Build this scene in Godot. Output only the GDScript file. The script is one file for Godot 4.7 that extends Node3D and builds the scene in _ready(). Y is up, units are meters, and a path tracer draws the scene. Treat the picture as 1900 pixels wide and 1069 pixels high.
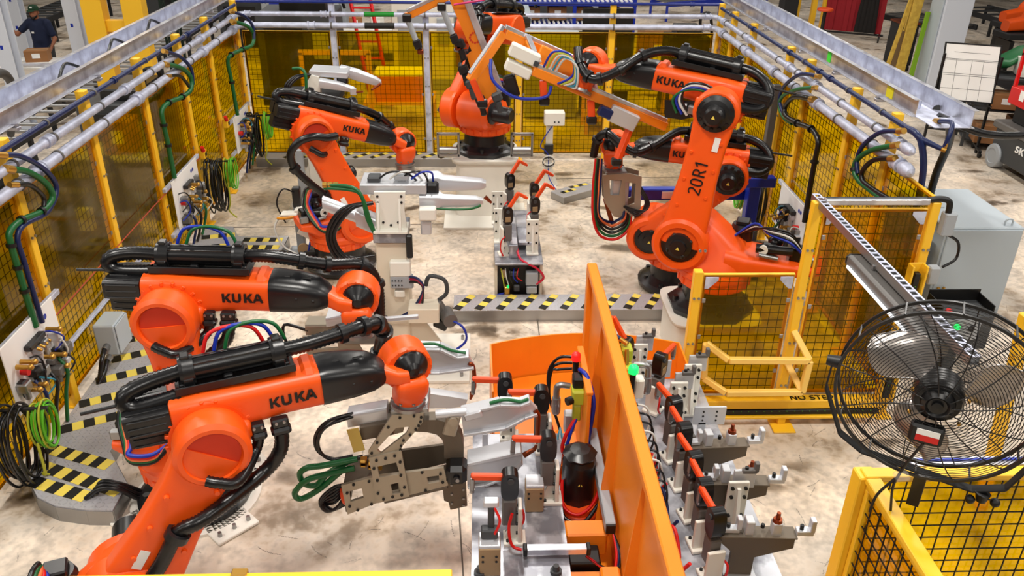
extends Node3D
# An industrial robot welding cell seen from a mezzanine: fences of amber panels, six orange robots,
# a turntable fixture, weld guns on pedestals, a fan on the front fence, and the shop floor beyond.

class G:
	# collects triangles; winding is fixed from the normals, so callers only care about shape
	var v := PackedVector3Array()
	var n := PackedVector3Array()
	var t := Transform3D()
	func _init(x := Transform3D()): t = x
	func tri(a, b, c, na, nb, nc):
		a = t * a; b = t * b; c = t * c
		na = (t.basis * na).normalized(); nb = (t.basis * nb).normalized(); nc = (t.basis * nc).normalized()
		if (b - a).cross(c - a).dot(na + nb + nc) > 0.0:
			v.append_array([a, c, b]); n.append_array([na, nc, nb])
		else:
			v.append_array([a, b, c]); n.append_array([na, nb, nc])
	func quad(a, b, c, d, m):
		tri(a, b, c, m, m, m); tri(a, c, d, m, m, m)
	func box(c: Vector3, s: Vector3, bev := 0.0, bs := Basis()):
		var keep = t
		t = t * Transform3D(bs, c)
		var h = s * 0.5
		var e = minf(bev, minf(h.x, minf(h.y, h.z)) * 0.9)
		for k in 3:
			var i = (k + 1) % 3
			var j = (k + 2) % 3
			for sg in [-1.0, 1.0]:
				var m = Vector3(); m[k] = sg
				var p = []
				for w in [[-1, -1], [1, -1], [1, 1], [-1, 1]]:
					var a = Vector3(); a[k] = sg * h[k]; a[i] = w[0] * (h[i] - e); a[j] = w[1] * (h[j] - e)
					p.append(a)
				quad(p[0], p[1], p[2], p[3], m)
			if e > 0.0:
				for si in [-1.0, 1.0]:
					for sj in [-1.0, 1.0]:
						var a = Vector3(); a[k] = h[k] - e; a[i] = si * h[i]; a[j] = sj * (h[j] - e)
						var b = a; b[k] = -b[k]
						var c2 = Vector3(); c2[k] = h[k] - e; c2[i] = si * (h[i] - e); c2[j] = sj * h[j]
						var d = c2; d[k] = -d[k]
						var m = Vector3(); m[i] = si; m[j] = sj
						quad(a, b, d, c2, m.normalized())
		if e > 0.0:
			for sx in [-1.0, 1.0]:
				for sy in [-1.0, 1.0]:
					for sz in [-1.0, 1.0]:
						var m = Vector3(sx, sy, sz).normalized()
						tri(Vector3(sx * h.x, sy * (h.y - e), sz * (h.z - e)), Vector3(sx * (h.x - e), sy * h.y, sz * (h.z - e)), Vector3(sx * (h.x - e), sy * (h.y - e), sz * h.z), m, m, m)
		t = keep
	func bar(p: Vector3, q: Vector3, w: float, h: float, bev := 0.0, up := Vector3.UP):
		# a box along p-q; h is its size along «up», w across
		var z = (q - p).normalized()
		if absf(z.dot(up)) > 0.99: up = Vector3.BACK if absf(z.z) < 0.9 else Vector3.RIGHT
		var x = up.cross(z).normalized()
		box((p + q) * 0.5, Vector3(w, h, (q - p).length()), bev, Basis(x, z.cross(x), z))
	func tubebar(p, q, w, h = 0.0, up = Vector3.UP):
		bar(p, q, w, h if h > 0.0 else w, minf(w, h if h > 0.0 else w) * 0.12, up)
	func frame_of(z: Vector3) -> Basis:
		z = z.normalized()
		var a = Vector3.UP if absf(z.y) < 0.9 else Vector3.RIGHT
		var x = a.cross(z).normalized()
		return Basis(x, z.cross(x), z)
	func cyl(p: Vector3, q: Vector3, r: float, r2 := -1.0, seg := 14):
		if r2 < 0.0: r2 = r
		lathe(p, q - p, [Vector2(0, 0), Vector2(r, 0), Vector2(r2, (q - p).length()), Vector2(0, (q - p).length())], seg)
	func lathe(o: Vector3, axis: Vector3, prof: Array, seg := 20):
		# profile of (radius, height along the axis); every band has its own normals, smooth around
		var b = frame_of(axis)
		var cs = []
		for k in seg + 1:
			var a = TAU * k / seg
			cs.append(b.x * cos(a) + b.y * sin(a))
		for i in prof.size() - 1:
			var p = prof[i]; var q = prof[i + 1]
			var dr = q.x - p.x; var dh = q.y - p.y
			if absf(dr) + absf(dh) < 1e-6: continue
			for k in seg:
				var na = (cs[k] * dh - b.z * dr).normalized(); var nb = (cs[k + 1] * dh - b.z * dr).normalized()
				var p0 = o + cs[k] * p.x + b.z * p.y; var p1 = o + cs[k + 1] * p.x + b.z * p.y
				var q0 = o + cs[k] * q.x + b.z * q.y; var q1 = o + cs[k + 1] * q.x + b.z * q.y
				if p.x > 1e-5: tri(p0, p1, q1, na, nb, nb)
				if q.x > 1e-5: tri(p0, q1, q0, na, nb, na)
	func path(pts: Array, step := 6) -> Array:
		var out = []
		for i in pts.size() - 1:
			var p0 = pts[maxi(i - 1, 0)]; var p1 = pts[i]; var p2 = pts[i + 1]; var p3 = pts[mini(i + 2, pts.size() - 1)]
			for k in step:
				var s = float(k) / step
				out.append(p1.cubic_interpolate(p2, p0, p3, s))
		out.append(pts[-1])
		return out
	func tube(pts: Array, r: float, seg := 8, step := 6, rib := 0.0):
		# a round hose through the points; rib > 0 corrugates it with that pitch
		var c = path(pts, step) if step > 1 else pts
		if rib > 0.0:
			var d = []
			for i in c.size() - 1:
				var m = maxi(1, int(c[i].distance_to(c[i + 1]) / (rib * 0.5)))
				for k in m: d.append(c[i].lerp(c[i + 1], float(k) / m))
			d.append(c[-1]); c = d
		var x = Vector3()
		var rings = []; var norms = []
		for i in c.size():
			var z = (c[mini(i + 1, c.size() - 1)] - c[maxi(i - 1, 0)]).normalized()
			if i == 0: x = frame_of(z).x
			x = (x - z * x.dot(z)).normalized()
			var y = z.cross(x)
			var rr = r * (1.0 if rib <= 0.0 or i % 2 == 0 else 0.88)
			var ring = []; var nm = []
			for k in seg:
				var a = TAU * k / seg
				var m = x * cos(a) + y * sin(a)
				nm.append(m); ring.append(c[i] + m * rr)
			rings.append(ring); norms.append(nm)
		for i in rings.size() - 1:
			for k in seg:
				var l = (k + 1) % seg
				tri(rings[i][k], rings[i][l], rings[i + 1][l], norms[i][k], norms[i][l], norms[i + 1][l])
				tri(rings[i][k], rings[i + 1][l], rings[i + 1][k], norms[i][k], norms[i + 1][l], norms[i + 1][k])
		for e in [0, rings.size() - 1]:
			var m = (c[0] - c[1]).normalized() if e == 0 else (c[-1] - c[-2]).normalized()
			for k in range(1, seg - 1): tri(rings[e][0], rings[e][k], rings[e][k + 1], m, m, m)
	func loft(secs: Array, k := 24, caps := true):
		# sections [centre, half-width vector, half-height vector, squareness 2..8]; smooth skin
		var R = []
		for s in secs:
			var ring = []
			var e = 2.0 / s[3]
			for i in k:
				var a = TAU * (i + 0.5) / k
				ring.append(s[0] + s[1] * (signf(cos(a)) * pow(absf(cos(a)), e)) + s[2] * (signf(sin(a)) * pow(absf(sin(a)), e)))
			R.append(ring)
		var N = []
		for i in R.size():
			var row = []
			for j in k:
				var du = R[i][(j + 1) % k] - R[i][(j + k - 1) % k]
				var dv = R[mini(i + 1, R.size() - 1)][j] - R[maxi(i - 1, 0)][j]
				var m = du.cross(dv)
				if m.dot(R[i][j] - secs[i][0]) < 0.0: m = -m
				row.append(m.normalized() if m.length() > 1e-9 else (R[i][j] - secs[i][0]).normalized())
			N.append(row)
		for i in R.size() - 1:
			for j in k:
				var l = (j + 1) % k
				tri(R[i][j], R[i][l], R[i + 1][l], N[i][j], N[i][l], N[i + 1][l])
				tri(R[i][j], R[i + 1][l], R[i + 1][j], N[i][j], N[i + 1][l], N[i + 1][j])
		if caps:
			for e in [0, R.size() - 1]:
				var m = (secs[0][0] - secs[1][0]).normalized() if e == 0 else (secs[-1][0] - secs[-2][0]).normalized()
				for j in k: tri(secs[e][0], R[e][j], R[e][(j + 1) % k], m, m, m)
	func prism(poly: Array, x: Transform3D, d: float):
		# a flat outline given as (x, y) in the frame x, thickened by d about its plane
		var keep = t
		t = t * x
		var p = PackedVector2Array(poly)
		var ids = Geometry2D.triangulate_polygon(p)
		var area = 0.0
		for i in p.size(): area += p[i].cross(p[(i + 1) % p.size()])
		for z in [-1.0, 1.0]:
			for i in range(0, ids.size(), 3):
				var q = []
				for k in 3: q.append(Vector3(p[ids[i + k]].x, p[ids[i + k]].y, z * d * 0.5))
				tri(q[0], q[1], q[2], Vector3(0, 0, z), Vector3(0, 0, z), Vector3(0, 0, z))
		for i in p.size():
			var a = p[i]; var b = p[(i + 1) % p.size()]
			var m = Vector3(b.y - a.y, a.x - b.x, 0).normalized() * signf(area)
			quad(Vector3(a.x, a.y, -d * 0.5), Vector3(b.x, b.y, -d * 0.5), Vector3(b.x, b.y, d * 0.5), Vector3(a.x, a.y, d * 0.5), m)
		t = keep
	func ball(c: Vector3, r: Vector3, k := 10):
		for i in k:
			for j in 2 * k:
				var P = []
				for w in [[i, j], [i, j + 1], [i + 1, j + 1], [i + 1, j]]:
					var a = PI * w[0] / k; var b = PI * w[1] / k
					P.append(Vector3(sin(a) * cos(b), cos(a), sin(a) * sin(b)))
				var N = P.map(func(q): return (q / r).normalized())
				if i > 0: tri(c + P[0] * r, c + P[1] * r, c + P[2] * r, N[0], N[1], N[2])
				if i < k - 1: tri(c + P[0] * r, c + P[2] * r, c + P[3] * r, N[0], N[2], N[3])
	func nut(p: Vector3, d: Vector3, r := 0.012):
		cyl(p, p + d.normalized() * r, r, r, 6)
	func mesh(off: Vector3) -> ArrayMesh:
		var w = PackedVector3Array(v)
		for i in w.size(): w[i] -= off
		var a = []; a.resize(Mesh.ARRAY_MAX)
		a[Mesh.ARRAY_VERTEX] = w; a[Mesh.ARRAY_NORMAL] = n
		var m = ArrayMesh.new()
		m.add_surface_from_arrays(Mesh.PRIMITIVE_TRIANGLES, a)
		return m

var M = {}
var used = {}

func V(x, y, z) -> Vector3: return Vector3(x, y, z)

func numbered(s: String) -> String:
	var k = used.get(s, 0); used[s] = k + 1
	return s if k == 0 else "%s_%03d" % [s, k]

func tag(o, label = "", cat = "", group = "", kind = ""):
	if label: o.set_meta("label", label)
	if cat: o.set_meta("category", cat)
	if group: o.set_meta("group", group)
	if kind: o.set_meta("kind", kind)
	return o

func thing(called, label, cat, at = Vector3.ZERO, group = ""):
	var o = Node3D.new(); o.name = numbered(called); o.position = at
	add_child(o, true)
	return tag(o, label, cat, group)

func origin(o) -> Vector3:
	var p = Vector3()
	while o != self: p += o.position; o = o.get_parent()
	return p

func part(o, called, g, m, kind = "", label = ""):
	# geometry in world coordinates becomes one mesh under the thing (or part) o
	var x = MeshInstance3D.new(); x.name = called
	x.mesh = g.mesh(origin(o)); x.material_override = m
	o.add_child(x, true)
	return tag(x, label, "", "", kind)

func solo(called, g, m, label, cat, group = "", kind = ""):
	# a thing that is one mesh
	var lo = g.v[0]; var hi = g.v[0]
	for p in g.v: lo = lo.min(p); hi = hi.max(p)
	var x = MeshInstance3D.new(); x.name = numbered(called)
	x.position = V((lo.x + hi.x) / 2, lo.y, (lo.z + hi.z) / 2)
	x.mesh = g.mesh(x.position); x.material_override = m
	add_child(x, true)
	return tag(x, label, cat, group, kind)

func struct(called, g, m): return solo(called, g, m, "", "", "", "structure")

func copy(o, at: Vector3, turn: float, label: String, group = ""):
	var c = o.duplicate(); c.name = numbered(String(o.name).rstrip("0123456789").rstrip("_")); add_child(c, true)
	c.position = at; c.rotation.y = turn
	return tag(c, label, "", group)

func words(o, called, s: String, at: Vector3, right: Vector3, up: Vector3, height: float, width: float, m, bold = true):
	# raised lettering: centred at «at», reading along «right»
	var tm = TextMesh.new()
	var f = SystemFont.new(); f.font_names = PackedStringArray(["Droid Sans"]); f.font_weight = 700 if bold else 400
	tm.font = f; tm.text = s; tm.font_size = 48; tm.pixel_size = 0.01; tm.depth = 0.02; tm.curve_step = 2.0
	var x = MeshInstance3D.new(); x.name = called; x.mesh = tm; x.material_override = m
	var bb = tm.get_aabb()
	var sx = width / maxf(bb.size.x, 0.01); var sy = height / maxf(bb.size.y, 0.01)
	right = right.normalized(); up = (up - right * up.dot(right)).normalized()
	var b = Basis(right * sx, up * sy, right.cross(up) * 0.5)
	x.transform = Transform3D(b, at - origin(o) - b * (bb.position + bb.size * 0.5))
	o.add_child(x, true)
	return x

func col(c: Color, rough = 0.5, metal = 0.0, more = {}) -> StandardMaterial3D:
	var m = StandardMaterial3D.new()
	m.albedo_color = c; m.roughness = rough; m.metallic = metal
	for k in more: m.set(k, more[k])
	return m

func noise_tex(freq, colors: Array, stops: Array, size = 512, sd = 1, oct = 5, normal = false) -> NoiseTexture2D:
	var f = FastNoiseLite.new(); f.frequency = freq; f.seed = sd; f.fractal_octaves = oct; f.noise_type = FastNoiseLite.TYPE_SIMPLEX_SMOOTH
	var x = NoiseTexture2D.new(); x.noise = f; x.width = size; x.height = size; x.seamless = true
	if normal: x.as_normal_map = true; x.bump_strength = 3.0
	elif colors:
		var r = Gradient.new(); r.offsets = PackedFloat32Array(stops); r.colors = PackedColorArray(colors)
		x.color_ramp = r
	return x

func worn(m: StandardMaterial3D, tex, scale: float, world = true):
	m.albedo_texture = tex; m.uv1_triplanar = true; m.uv1_world_triplanar = world; m.uv1_scale = Vector3.ONE * scale
	return m

func floor_image() -> Image:
	var sz = 1536
	var fs = []
	for d in [[0.0035, 11, 4], [0.012, 23, 5], [0.05, 7, 4], [0.006, 41, 3]]:
		var f = FastNoiseLite.new(); f.frequency = d[0]; f.seed = d[1]; f.fractal_octaves = d[2]; f.noise_type = FastNoiseLite.TYPE_SIMPLEX_SMOOTH
		fs.append(f.get_seamless_image(sz, sz).get_data())
	var out = PackedByteArray(); out.resize(sz * sz * 3)
	var a = fs[0]; var b = fs[1]; var c = fs[2]; var d = fs[3]
	var c2d = fs[1]
	for i in sz * sz:
		var g = a[i] / 255.0; var h = b[i] / 255.0; var k = c[i] / 255.0; var l = d[i] / 255.0
		var tone = 0.80 + 0.20 * (h - 0.5) + 0.22 * (k - 0.5)
		var dirt = smoothstep(0.50, 0.92, g * 0.62 + h * 0.38 + (k - 0.5) * 0.3)
		tone -= dirt * 0.42
		tone += 0.10 * (l - 0.5)
		var warm = 0.5 + 0.5 * (l - 0.5)
		out[i * 3] = int(clampf(tone * 1.06, 0, 1) * 255)
		out[i * 3 + 1] = int(clampf(tone * (1.035 - 0.05 * warm - 0.07 * dirt), 0, 1) * 255)
		out[i * 3 + 2] = int(clampf(tone * (1.0 - 0.11 * warm - 0.15 * dirt), 0, 1) * 255)
	var im = Image.create_from_data(sz, sz, false, Image.FORMAT_RGB8, out)
	var rn = RandomNumberGenerator.new(); rn.seed = 5
	for s in 24:   # broad dragged smudges of grime
		var cc = Vector2(rn.randf() * sz, rn.randf() * sz); var a2 = rn.randf_range(-0.5, 0.5); var rx = rn.randf_range(50, 150); var ry = rn.randf_range(14, 40)
		var dk2 = rn.randf_range(0.34, 0.58)
		for yy in range(-int(rx), int(rx)):
			for xx in range(-int(rx), int(rx)):
				var q = Vector2(xx, yy).rotated(a2); var e = 1.0 - Vector2(q.x / rx, q.y / ry).length()
				if e <= 0.0: continue
				var x = posmod(int(cc.x) + xx, sz); var y = posmod(int(cc.y) + yy, sz)
				var gr = c2d[y * sz + x] / 255.0
				var m = 1.0 - dk2 * smoothstep(0.0, 0.7, e) * smoothstep(0.30, 0.62, gr)
				var pk = im.get_pixel(x, y)
				im.set_pixel(x, y, Color(pk.r * m, pk.g * m * lerpf(1.0, m, 0.12), pk.b * m * lerpf(1.0, m, 0.25)))
	for s in 900:   # scuffs and tyre scratches
		var p = Vector2(rn.randf() * sz, rn.randf() * sz); var an = rn.randf() * TAU; var bend = rn.randf_range(-0.03, 0.03)
		var dk = rn.randf_range(0.45, 0.85)
		for k in rn.randi_range(8, 46):
			an += bend; p += Vector2(cos(an), sin(an))
			if rn.randf() < 0.25: continue
			var x = posmod(int(p.x), sz); var y = posmod(int(p.y), sz)
			im.set_pixel(x, y, im.get_pixel(x, y) * Color(dk, dk, dk))
	return im

func checker_image() -> Image:
	# raised lozenges of tread plate as a height field
	var im = Image.create(128, 128, false, Image.FORMAT_L8)
	for y in 128:
		for x in 128:
			var h = 0.0
			for q in [[32, 32, 1], [96, 96, 1], [96, 32, -1], [32, 96, -1]]:
				var dx = x - q[0]; var dy = y - q[1]
				var p = (dx + q[2] * dy) * 0.7071; var r = (dx - q[2] * dy) * 0.7071
				h = maxf(h, smoothstep(1.0, 0.6, pow(p / 27.0, 2) + pow(r / 9.0, 2)))
			im.set_pixel(x, y, Color(h, h, h))
	return im

func materials():
	var orange = Color(0.94, 0.34, 0.05)
	M.kuka = col(orange, 0.40)
	M.kukadark = col(Color(0.80, 0.19, 0.035), 0.6)
	M.fix = col(Color(0.93, 0.52, 0.10), 0.36)
	M.clampo = col(Color(0.90, 0.29, 0.06), 0.45)
	M.yellow = col(Color(0.95, 0.74, 0.15), 0.42)
	M.yellowlite = col(Color(0.97, 0.80, 0.40), 0.45)
	M.black = col(Color(0.075, 0.075, 0.082), 0.34)
	M.rubber = col(Color(0.055, 0.055, 0.065), 0.29)
	M.cast = col(Color(0.085, 0.087, 0.095), 0.31)
	M.matt = col(Color(0.10, 0.10, 0.105), 0.75)
	M.wire = col(Color(0.035, 0.033, 0.03), 0.6)
	M.steel = col(Color(0.62, 0.62, 0.62), 0.38, 0.9)
	M.galv = worn(col(Color(0.80, 0.82, 0.90), 0.48, 0.35), noise_tex(0.008, [Color(0.86, 0.86, 0.86), Color(1, 1, 1)], [0.3, 0.7], 256, 3), 2.0)
	M.alu = worn(col(Color(0.88, 0.89, 0.92), 0.33, 0.85), noise_tex(0.008, [Color(0.84, 0.83, 0.84), Color(1, 1, 1)], [0.3, 0.7], 256, 9), 1.5)
	M.plate = worn(col(Color(0.76, 0.77, 0.80), 0.34, 0.5), noise_tex(0.007, [Color(0.70, 0.70, 0.71), Color(1, 1, 1)], [0.32, 0.62], 256, 13), 1.7)
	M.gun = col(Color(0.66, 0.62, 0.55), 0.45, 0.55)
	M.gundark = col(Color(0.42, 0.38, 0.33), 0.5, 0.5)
	M.guna = col(Color(0.80, 0.81, 0.83), 0.38, 0.55)
	M.copper = col(Color(0.55, 0.27, 0.16), 0.35, 0.9)
	M.brass = col(Color(0.78, 0.60, 0.28), 0.35, 0.85)
	M.white = col(Color(0.88, 0.87, 0.83), 0.5)
	M.cream = col(Color(0.84, 0.80, 0.72), 0.55)
	M.paper = col(Color(0.93, 0.93, 0.92), 0.7)
	M.grey = col(Color(0.60, 0.62, 0.64), 0.5)
	M.cab = col(Color(0.68, 0.72, 0.75), 0.45)
	M.dgrey = col(Color(0.22, 0.23, 0.24), 0.55)
	M.mount = col(Color(0.40, 0.39, 0.38), 0.5, 0.3)
	M.tan = col(Color(0.62, 0.52, 0.38), 0.5, 0.25)
	M.blue = col(Color(0.03, 0.16, 0.62), 0.4)
	M.navy = col(Color(0.03, 0.11, 0.30), 0.38)
	M.green = col(Color(0.03, 0.36, 0.17), 0.4)
	M.lime = col(Color(0.36, 0.72, 0.12), 0.42)
	M.limey = col(Color(0.70, 0.72, 0.20), 0.45)
	M.red = col(Color(0.80, 0.05, 0.04), 0.4)
	M.cyan = col(Color(0.20, 0.55, 0.65), 0.4)
	M.whitehose = col(Color(0.82, 0.82, 0.80), 0.4)
	M.hoseor = col(Color(0.90, 0.45, 0.25), 0.4)
	M.crimson = col(Color(0.55, 0.02, 0.09), 0.8)
	M.carton = col(Color(0.58, 0.40, 0.24), 0.85)
	M.wood = worn(col(Color(0.80, 0.66, 0.26), 0.7), noise_tex(0.02, [Color(0.90, 0.88, 0.84), Color(1, 1, 1)], [0.3, 0.7], 256, 31), 1.2)
	M.tapey = col(Color(0.90, 0.81, 0.34), 0.6)
	M.tapeb = col(Color(0.07, 0.07, 0.065), 0.6)
	M.ink = col(Color(0.015, 0.015, 0.017), 0.5)
	M.skin = col(Color(0.60, 0.38, 0.27), 0.6)
	M.shirt = col(Color(0.07, 0.12, 0.24), 0.85)
	M.cloth = col(Color(0.80, 0.77, 0.70), 0.9)
	M.wall = col(Color(0.42, 0.42, 0.43), 0.8)
	M.colw = col(Color(0.80, 0.82, 0.86), 0.55)
	M.glass = col(Color(0.90, 0.745, 0.010, 0.03), 0.06, 0.0, {"refraction_enabled": true, "refraction_scale": 0.025})
	M.clear = col(Color(1, 1, 1, 0.12), 0.1, 0.0, {"transparency": BaseMaterial3D.TRANSPARENCY_ALPHA})
	M.tread = col(Color(0.74, 0.74, 0.76), 0.38, 0.35)
	var ct = ImageTexture.create_from_image(checker_image())
	M.tread.heightmap_enabled = true; M.tread.heightmap_texture = ct; M.tread.heightmap_scale = 0.5
	M.tread.uv1_triplanar = true; M.tread.uv1_world_triplanar = true; M.tread.uv1_scale = Vector3.ONE * 12.0
	M.floor = col(Color(1.0, 0.985, 0.965), 0.45)
	M.floor.albedo_texture = ImageTexture.create_from_image(floor_image())
	M.floor.uv1_triplanar = true; M.floor.uv1_world_triplanar = true; M.floor.uv1_scale = Vector3.ONE * 0.13
	M.floor.uv1_offset = Vector3(0.31, 0.0, 0.12)
	M.lampon = col(Color(1, 1, 1), 0.5, 0.0, {"emission_enabled": true, "emission": Color(1.0, 0.97, 0.92), "emission_energy_multiplier": 4.0})
	M.ledg = col(Color(0.1, 0.9, 0.4), 0.4, 0.0, {"emission_enabled": true, "emission": Color(0.05, 1.0, 0.4), "emission_energy_multiplier": 2.2})
	M.ledr = col(Color(0.9, 0.1, 0.1), 0.4, 0.0, {"emission_enabled": true, "emission": Color(1.0, 0.10, 0.08), "emission_energy_multiplier": 1.8})

func stage():
	var cam = Camera3D.new(); cam.name = "camera"
	var p = 0.4823; var yw = 0.0414; var ro = 0.0140   # pitch down, turn right, roll
	var fwd = V(sin(yw) * cos(p), -sin(p), -cos(yw) * cos(p))
	var rt = V(cos(yw), 0, sin(yw)); var up = rt.cross(fwd)
	cam.transform = Transform3D(Basis(rt * cos(ro) + up * sin(ro), up * cos(ro) - rt * sin(ro), -fwd), V(0, 4.6, 0))
	cam.fov = rad_to_deg(2.0 * atan(534.5 / 1544.0)); cam.near = 0.05; cam.far = 200
	add_child(cam); cam.current = true
	var we = WorldEnvironment.new(); we.name = "environment"
	var e = Environment.new()
	e.background_mode = Environment.BG_COLOR; e.background_color = Color(0.35, 0.37, 0.40)
	e.tonemap_mode = Environment.TONE_MAPPER_LINEAR; e.tonemap_exposure = 0.60
	e.sdfgi_enabled = true; e.ssao_enabled = true; e.ssil_enabled = true
	we.environment = e; add_child(we)
	# rows of high-bay panels under the roof, each a glowing panel and a light of its size just below it
	for ix in 5:
		for iz in 6:
			var x = -12.0 + 6.0 * ix; var z = 3.0 - 6.4 * iz
			var o = thing("high_bay_light", "long white high bay light hanging under the hall roof", "ceiling light", V(x, 7.9, z), "high bay lights under the roof")
			var g = G.new(); g.box(V(x, 7.98, z), V(0.5, 0.1, 1.5), 0.02); part(o, "housing", g, M.grey)
			g = G.new(); g.box(V(x, 7.915, z), V(0.42, 0.02, 1.4)); part(o, "light_panel", g, M.lampon)
			var l = AreaLight3D.new(); l.name = "lamp"; l.area_size = Vector2(0.42, 1.4)
			l.light_energy = 50.0 * [0.8, 1.0, 1.0, 0.62, 0.5, 0.5][iz] * [0.6, 0.85, 1.0, 0.85, 0.6][ix]; l.light_color = Color(1.0, 0.98, 0.95); l.shadow_enabled = true; l.area_range = 60.0
			l.position = V(0, -0.02, 0); l.rotation.x = -PI / 2
			o.add_child(l)

func shell():
	var g = G.new(); g.box(V(0, -0.15, -14), V(44, 0.3, 48)); struct("floor", g, M.floor)
	g = G.new(); g.box(V(0, 8.6, -14), V(44, 0.3, 48)); struct("ceiling", g, M.wall)
	g = G.new(); g.box(V(-22.1, 4.3, -14), V(0.2, 8.9, 48)); struct("wall_left", g, M.wall)
	g = G.new(); g.box(V(22.1, 4.3, -14), V(0.2, 8.9, 48)); struct("wall_right", g, M.wall)
	g = G.new(); g.box(V(0, 4.3, -38.1), V(44, 8.9, 0.2)); struct("wall_back", g, M.wall)
	g = G.new(); g.box(V(0, 4.3, 10.1), V(44, 8.9, 0.2)); struct("wall_front", g, M.wall)
	var jt = col(Color(0.40, 0.37, 0.33), 0.8)
	for s in [[V(0.62, 0, -8.1), V(0.62, 0, -6.7)], [V(-0.2, 0, -5.2), V(-0.05, 0, -3.0)], [V(-3.4, 0, -10.6), V(0.4, 0, -10.75)], [V(0.9, 0, -12.5), V(3.4, 0, -12.6)], [V(2.0, 0, -5.2), V(2.1, 0, -2.8)]]:
		g = G.new(); g.bar(s[0] + V(0, 0.001, 0), s[1] + V(0, 0.001, 0), 0.012, 0.004)
		struct("trim", g, jt)

# ---------------------------------------------------------------- fences, pipes, trays
func post(p: Vector3, h: float, w: float, m, label, group, face: Vector3):
	var o = thing("fence_post", label, "post", p, group)
	var g = G.new(); g.box(p + V(0, h / 2, 0), V(w, h, w), 0.006); part(o, "upright", g, m)
	g = G.new(); g.box(p + V(0, 0.006, 0) + face * 0.03, V(w + 0.07, 0.012, w + 0.07), 0.003)
	part(o, "base_plate", g, m)
	g = G.new()
	for y in [0.35, 0.8, 1.25, 1.7]:
		for s in [-1, 1]:
			var side = face.cross(Vector3.UP)
			g.lathe(p + V(0, y, 0) + face * (w * 0.5) + side * s * w * 0.28, face, [Vector2(0.012, 0), Vector2(0.012, 0.012), Vector2(0, 0.014)], 8)
	part(o, "bolt", g, M.steel, "stuff")
	return o

func fence_panel(a: Vector3, b: Vector3, y0: float, y1: float, label, group, out: Vector3, fm = null, cell = 0.075):
	# a yellow frame, an amber pane on the inside and a black wire grid behind it
	var o = thing("safety_fence", label, "fence panel", (a + b) * 0.5 + V(0, y0, 0), group)
	var d = (b - a).normalized(); var L = (b - a).length(); var up = Vector3.UP
	var f = fm if fm else M.yellow
	var ym = (y0 + y1) * 0.5
	var g = G.new()
	g.bar(a + up * (y0 + 0.015), b + up * (y0 + 0.015), 0.03, 0.03, 0.004); part(o, "rail", g, f)
	g = G.new(); g.bar(a + up * (y1 - 0.015), b + up * (y1 - 0.015), 0.03, 0.03, 0.004); part(o, "rail", g, f)
	for e in [a + d * 0.015, b - d * 0.015]:
		g = G.new(); g.box(e + up * ym, V(0.03, y1 - y0 - 0.06, 0.03), 0.004, Basis(d, up, d.cross(up))); part(o, "stile", g, f)
	g = G.new(); g.box((a + b) * 0.5 + up * ym - out * 0.017, V(L - 0.02, y1 - y0 - 0.02, 0.004), 0.0, Basis(d, up, d.cross(up)))
	part(o, "amber_pane", g, M.glass)
	g = G.new()
	var nx = int(L / cell); var ny = int((y1 - y0) / cell)
	for i in range(1, nx):
		g.box(a + d * (L * i / nx) + up * ym + out * 0.006, V(0.005, y1 - y0 - 0.03, 0.005), 0.0, Basis(d, up, d.cross(up)))
	for i in range(1, ny):
		g.box((a + b) * 0.5 + up * (y0 + (y1 - y0) * i / ny) + out * 0.001, V(L - 0.03, 0.005, 0.005), 0.0, Basis(d, up, d.cross(up)))
	part(o, "wire_grid", g, M.wire, "stuff")
	g = G.new()
	for e in [[a, 1], [b, -1]]:
		for yy in [y0 + 0.25, ym, y1 - 0.25]:
			g.box(e[0] + d * 0.03 * e[1] + up * yy - out * 0.022, V(0.03, 0.04, 0.008), 0.002, Basis(d, up, d.cross(up)))
	part(o, "clip", g, M.steel, "stuff")
	return o

func pipe(label, pts: Array, r: float, m, couplings: Array, group = ""):
	var o = thing("pipe", label, "pipe", pts[0], group)
	var g = G.new(); g.tube(pts, r, 14, 1); part(o, "tube", g, m)
	for c in couplings:
		var d = (pts[1] - pts[0]).normalized()
		for i in pts.size() - 1:
			var sg = (pts[i + 1] - pts[i]); var k = (c - pts[i]).dot(sg) / sg.length_squared()
			if k >= -0.01 and k <= 1.01 and (pts[i] + sg * k).distance_to(c) < 0.06: d = sg.normalized()
		g = G.new()
		g.lathe(c - d * r * 1.3, d, [Vector2(r * 1.02, 0), Vector2(r * 1.42, 0), Vector2(r * 1.42, r * 0.5), Vector2(r * 1.2, r * 0.6), Vector2(r * 1.2, r * 2.0), Vector2(r * 1.42, r * 2.1), Vector2(r * 1.42, r * 2.6), Vector2(r * 1.02, r * 2.6)], 14)
		part(o, "coupling", g, m)
	return o

func pipe_clip(o, p: Vector3, d: Vector3, r: float):
	var g = G.new(); g.lathe(p - d * 0.012, d, [Vector2(r, 0), Vector2(r + 0.008, 0), Vector2(r + 0.008, 0.024), Vector2(r, 0.024)], 12)
	part(o, "pipe_clip", g, M.mount)

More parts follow.
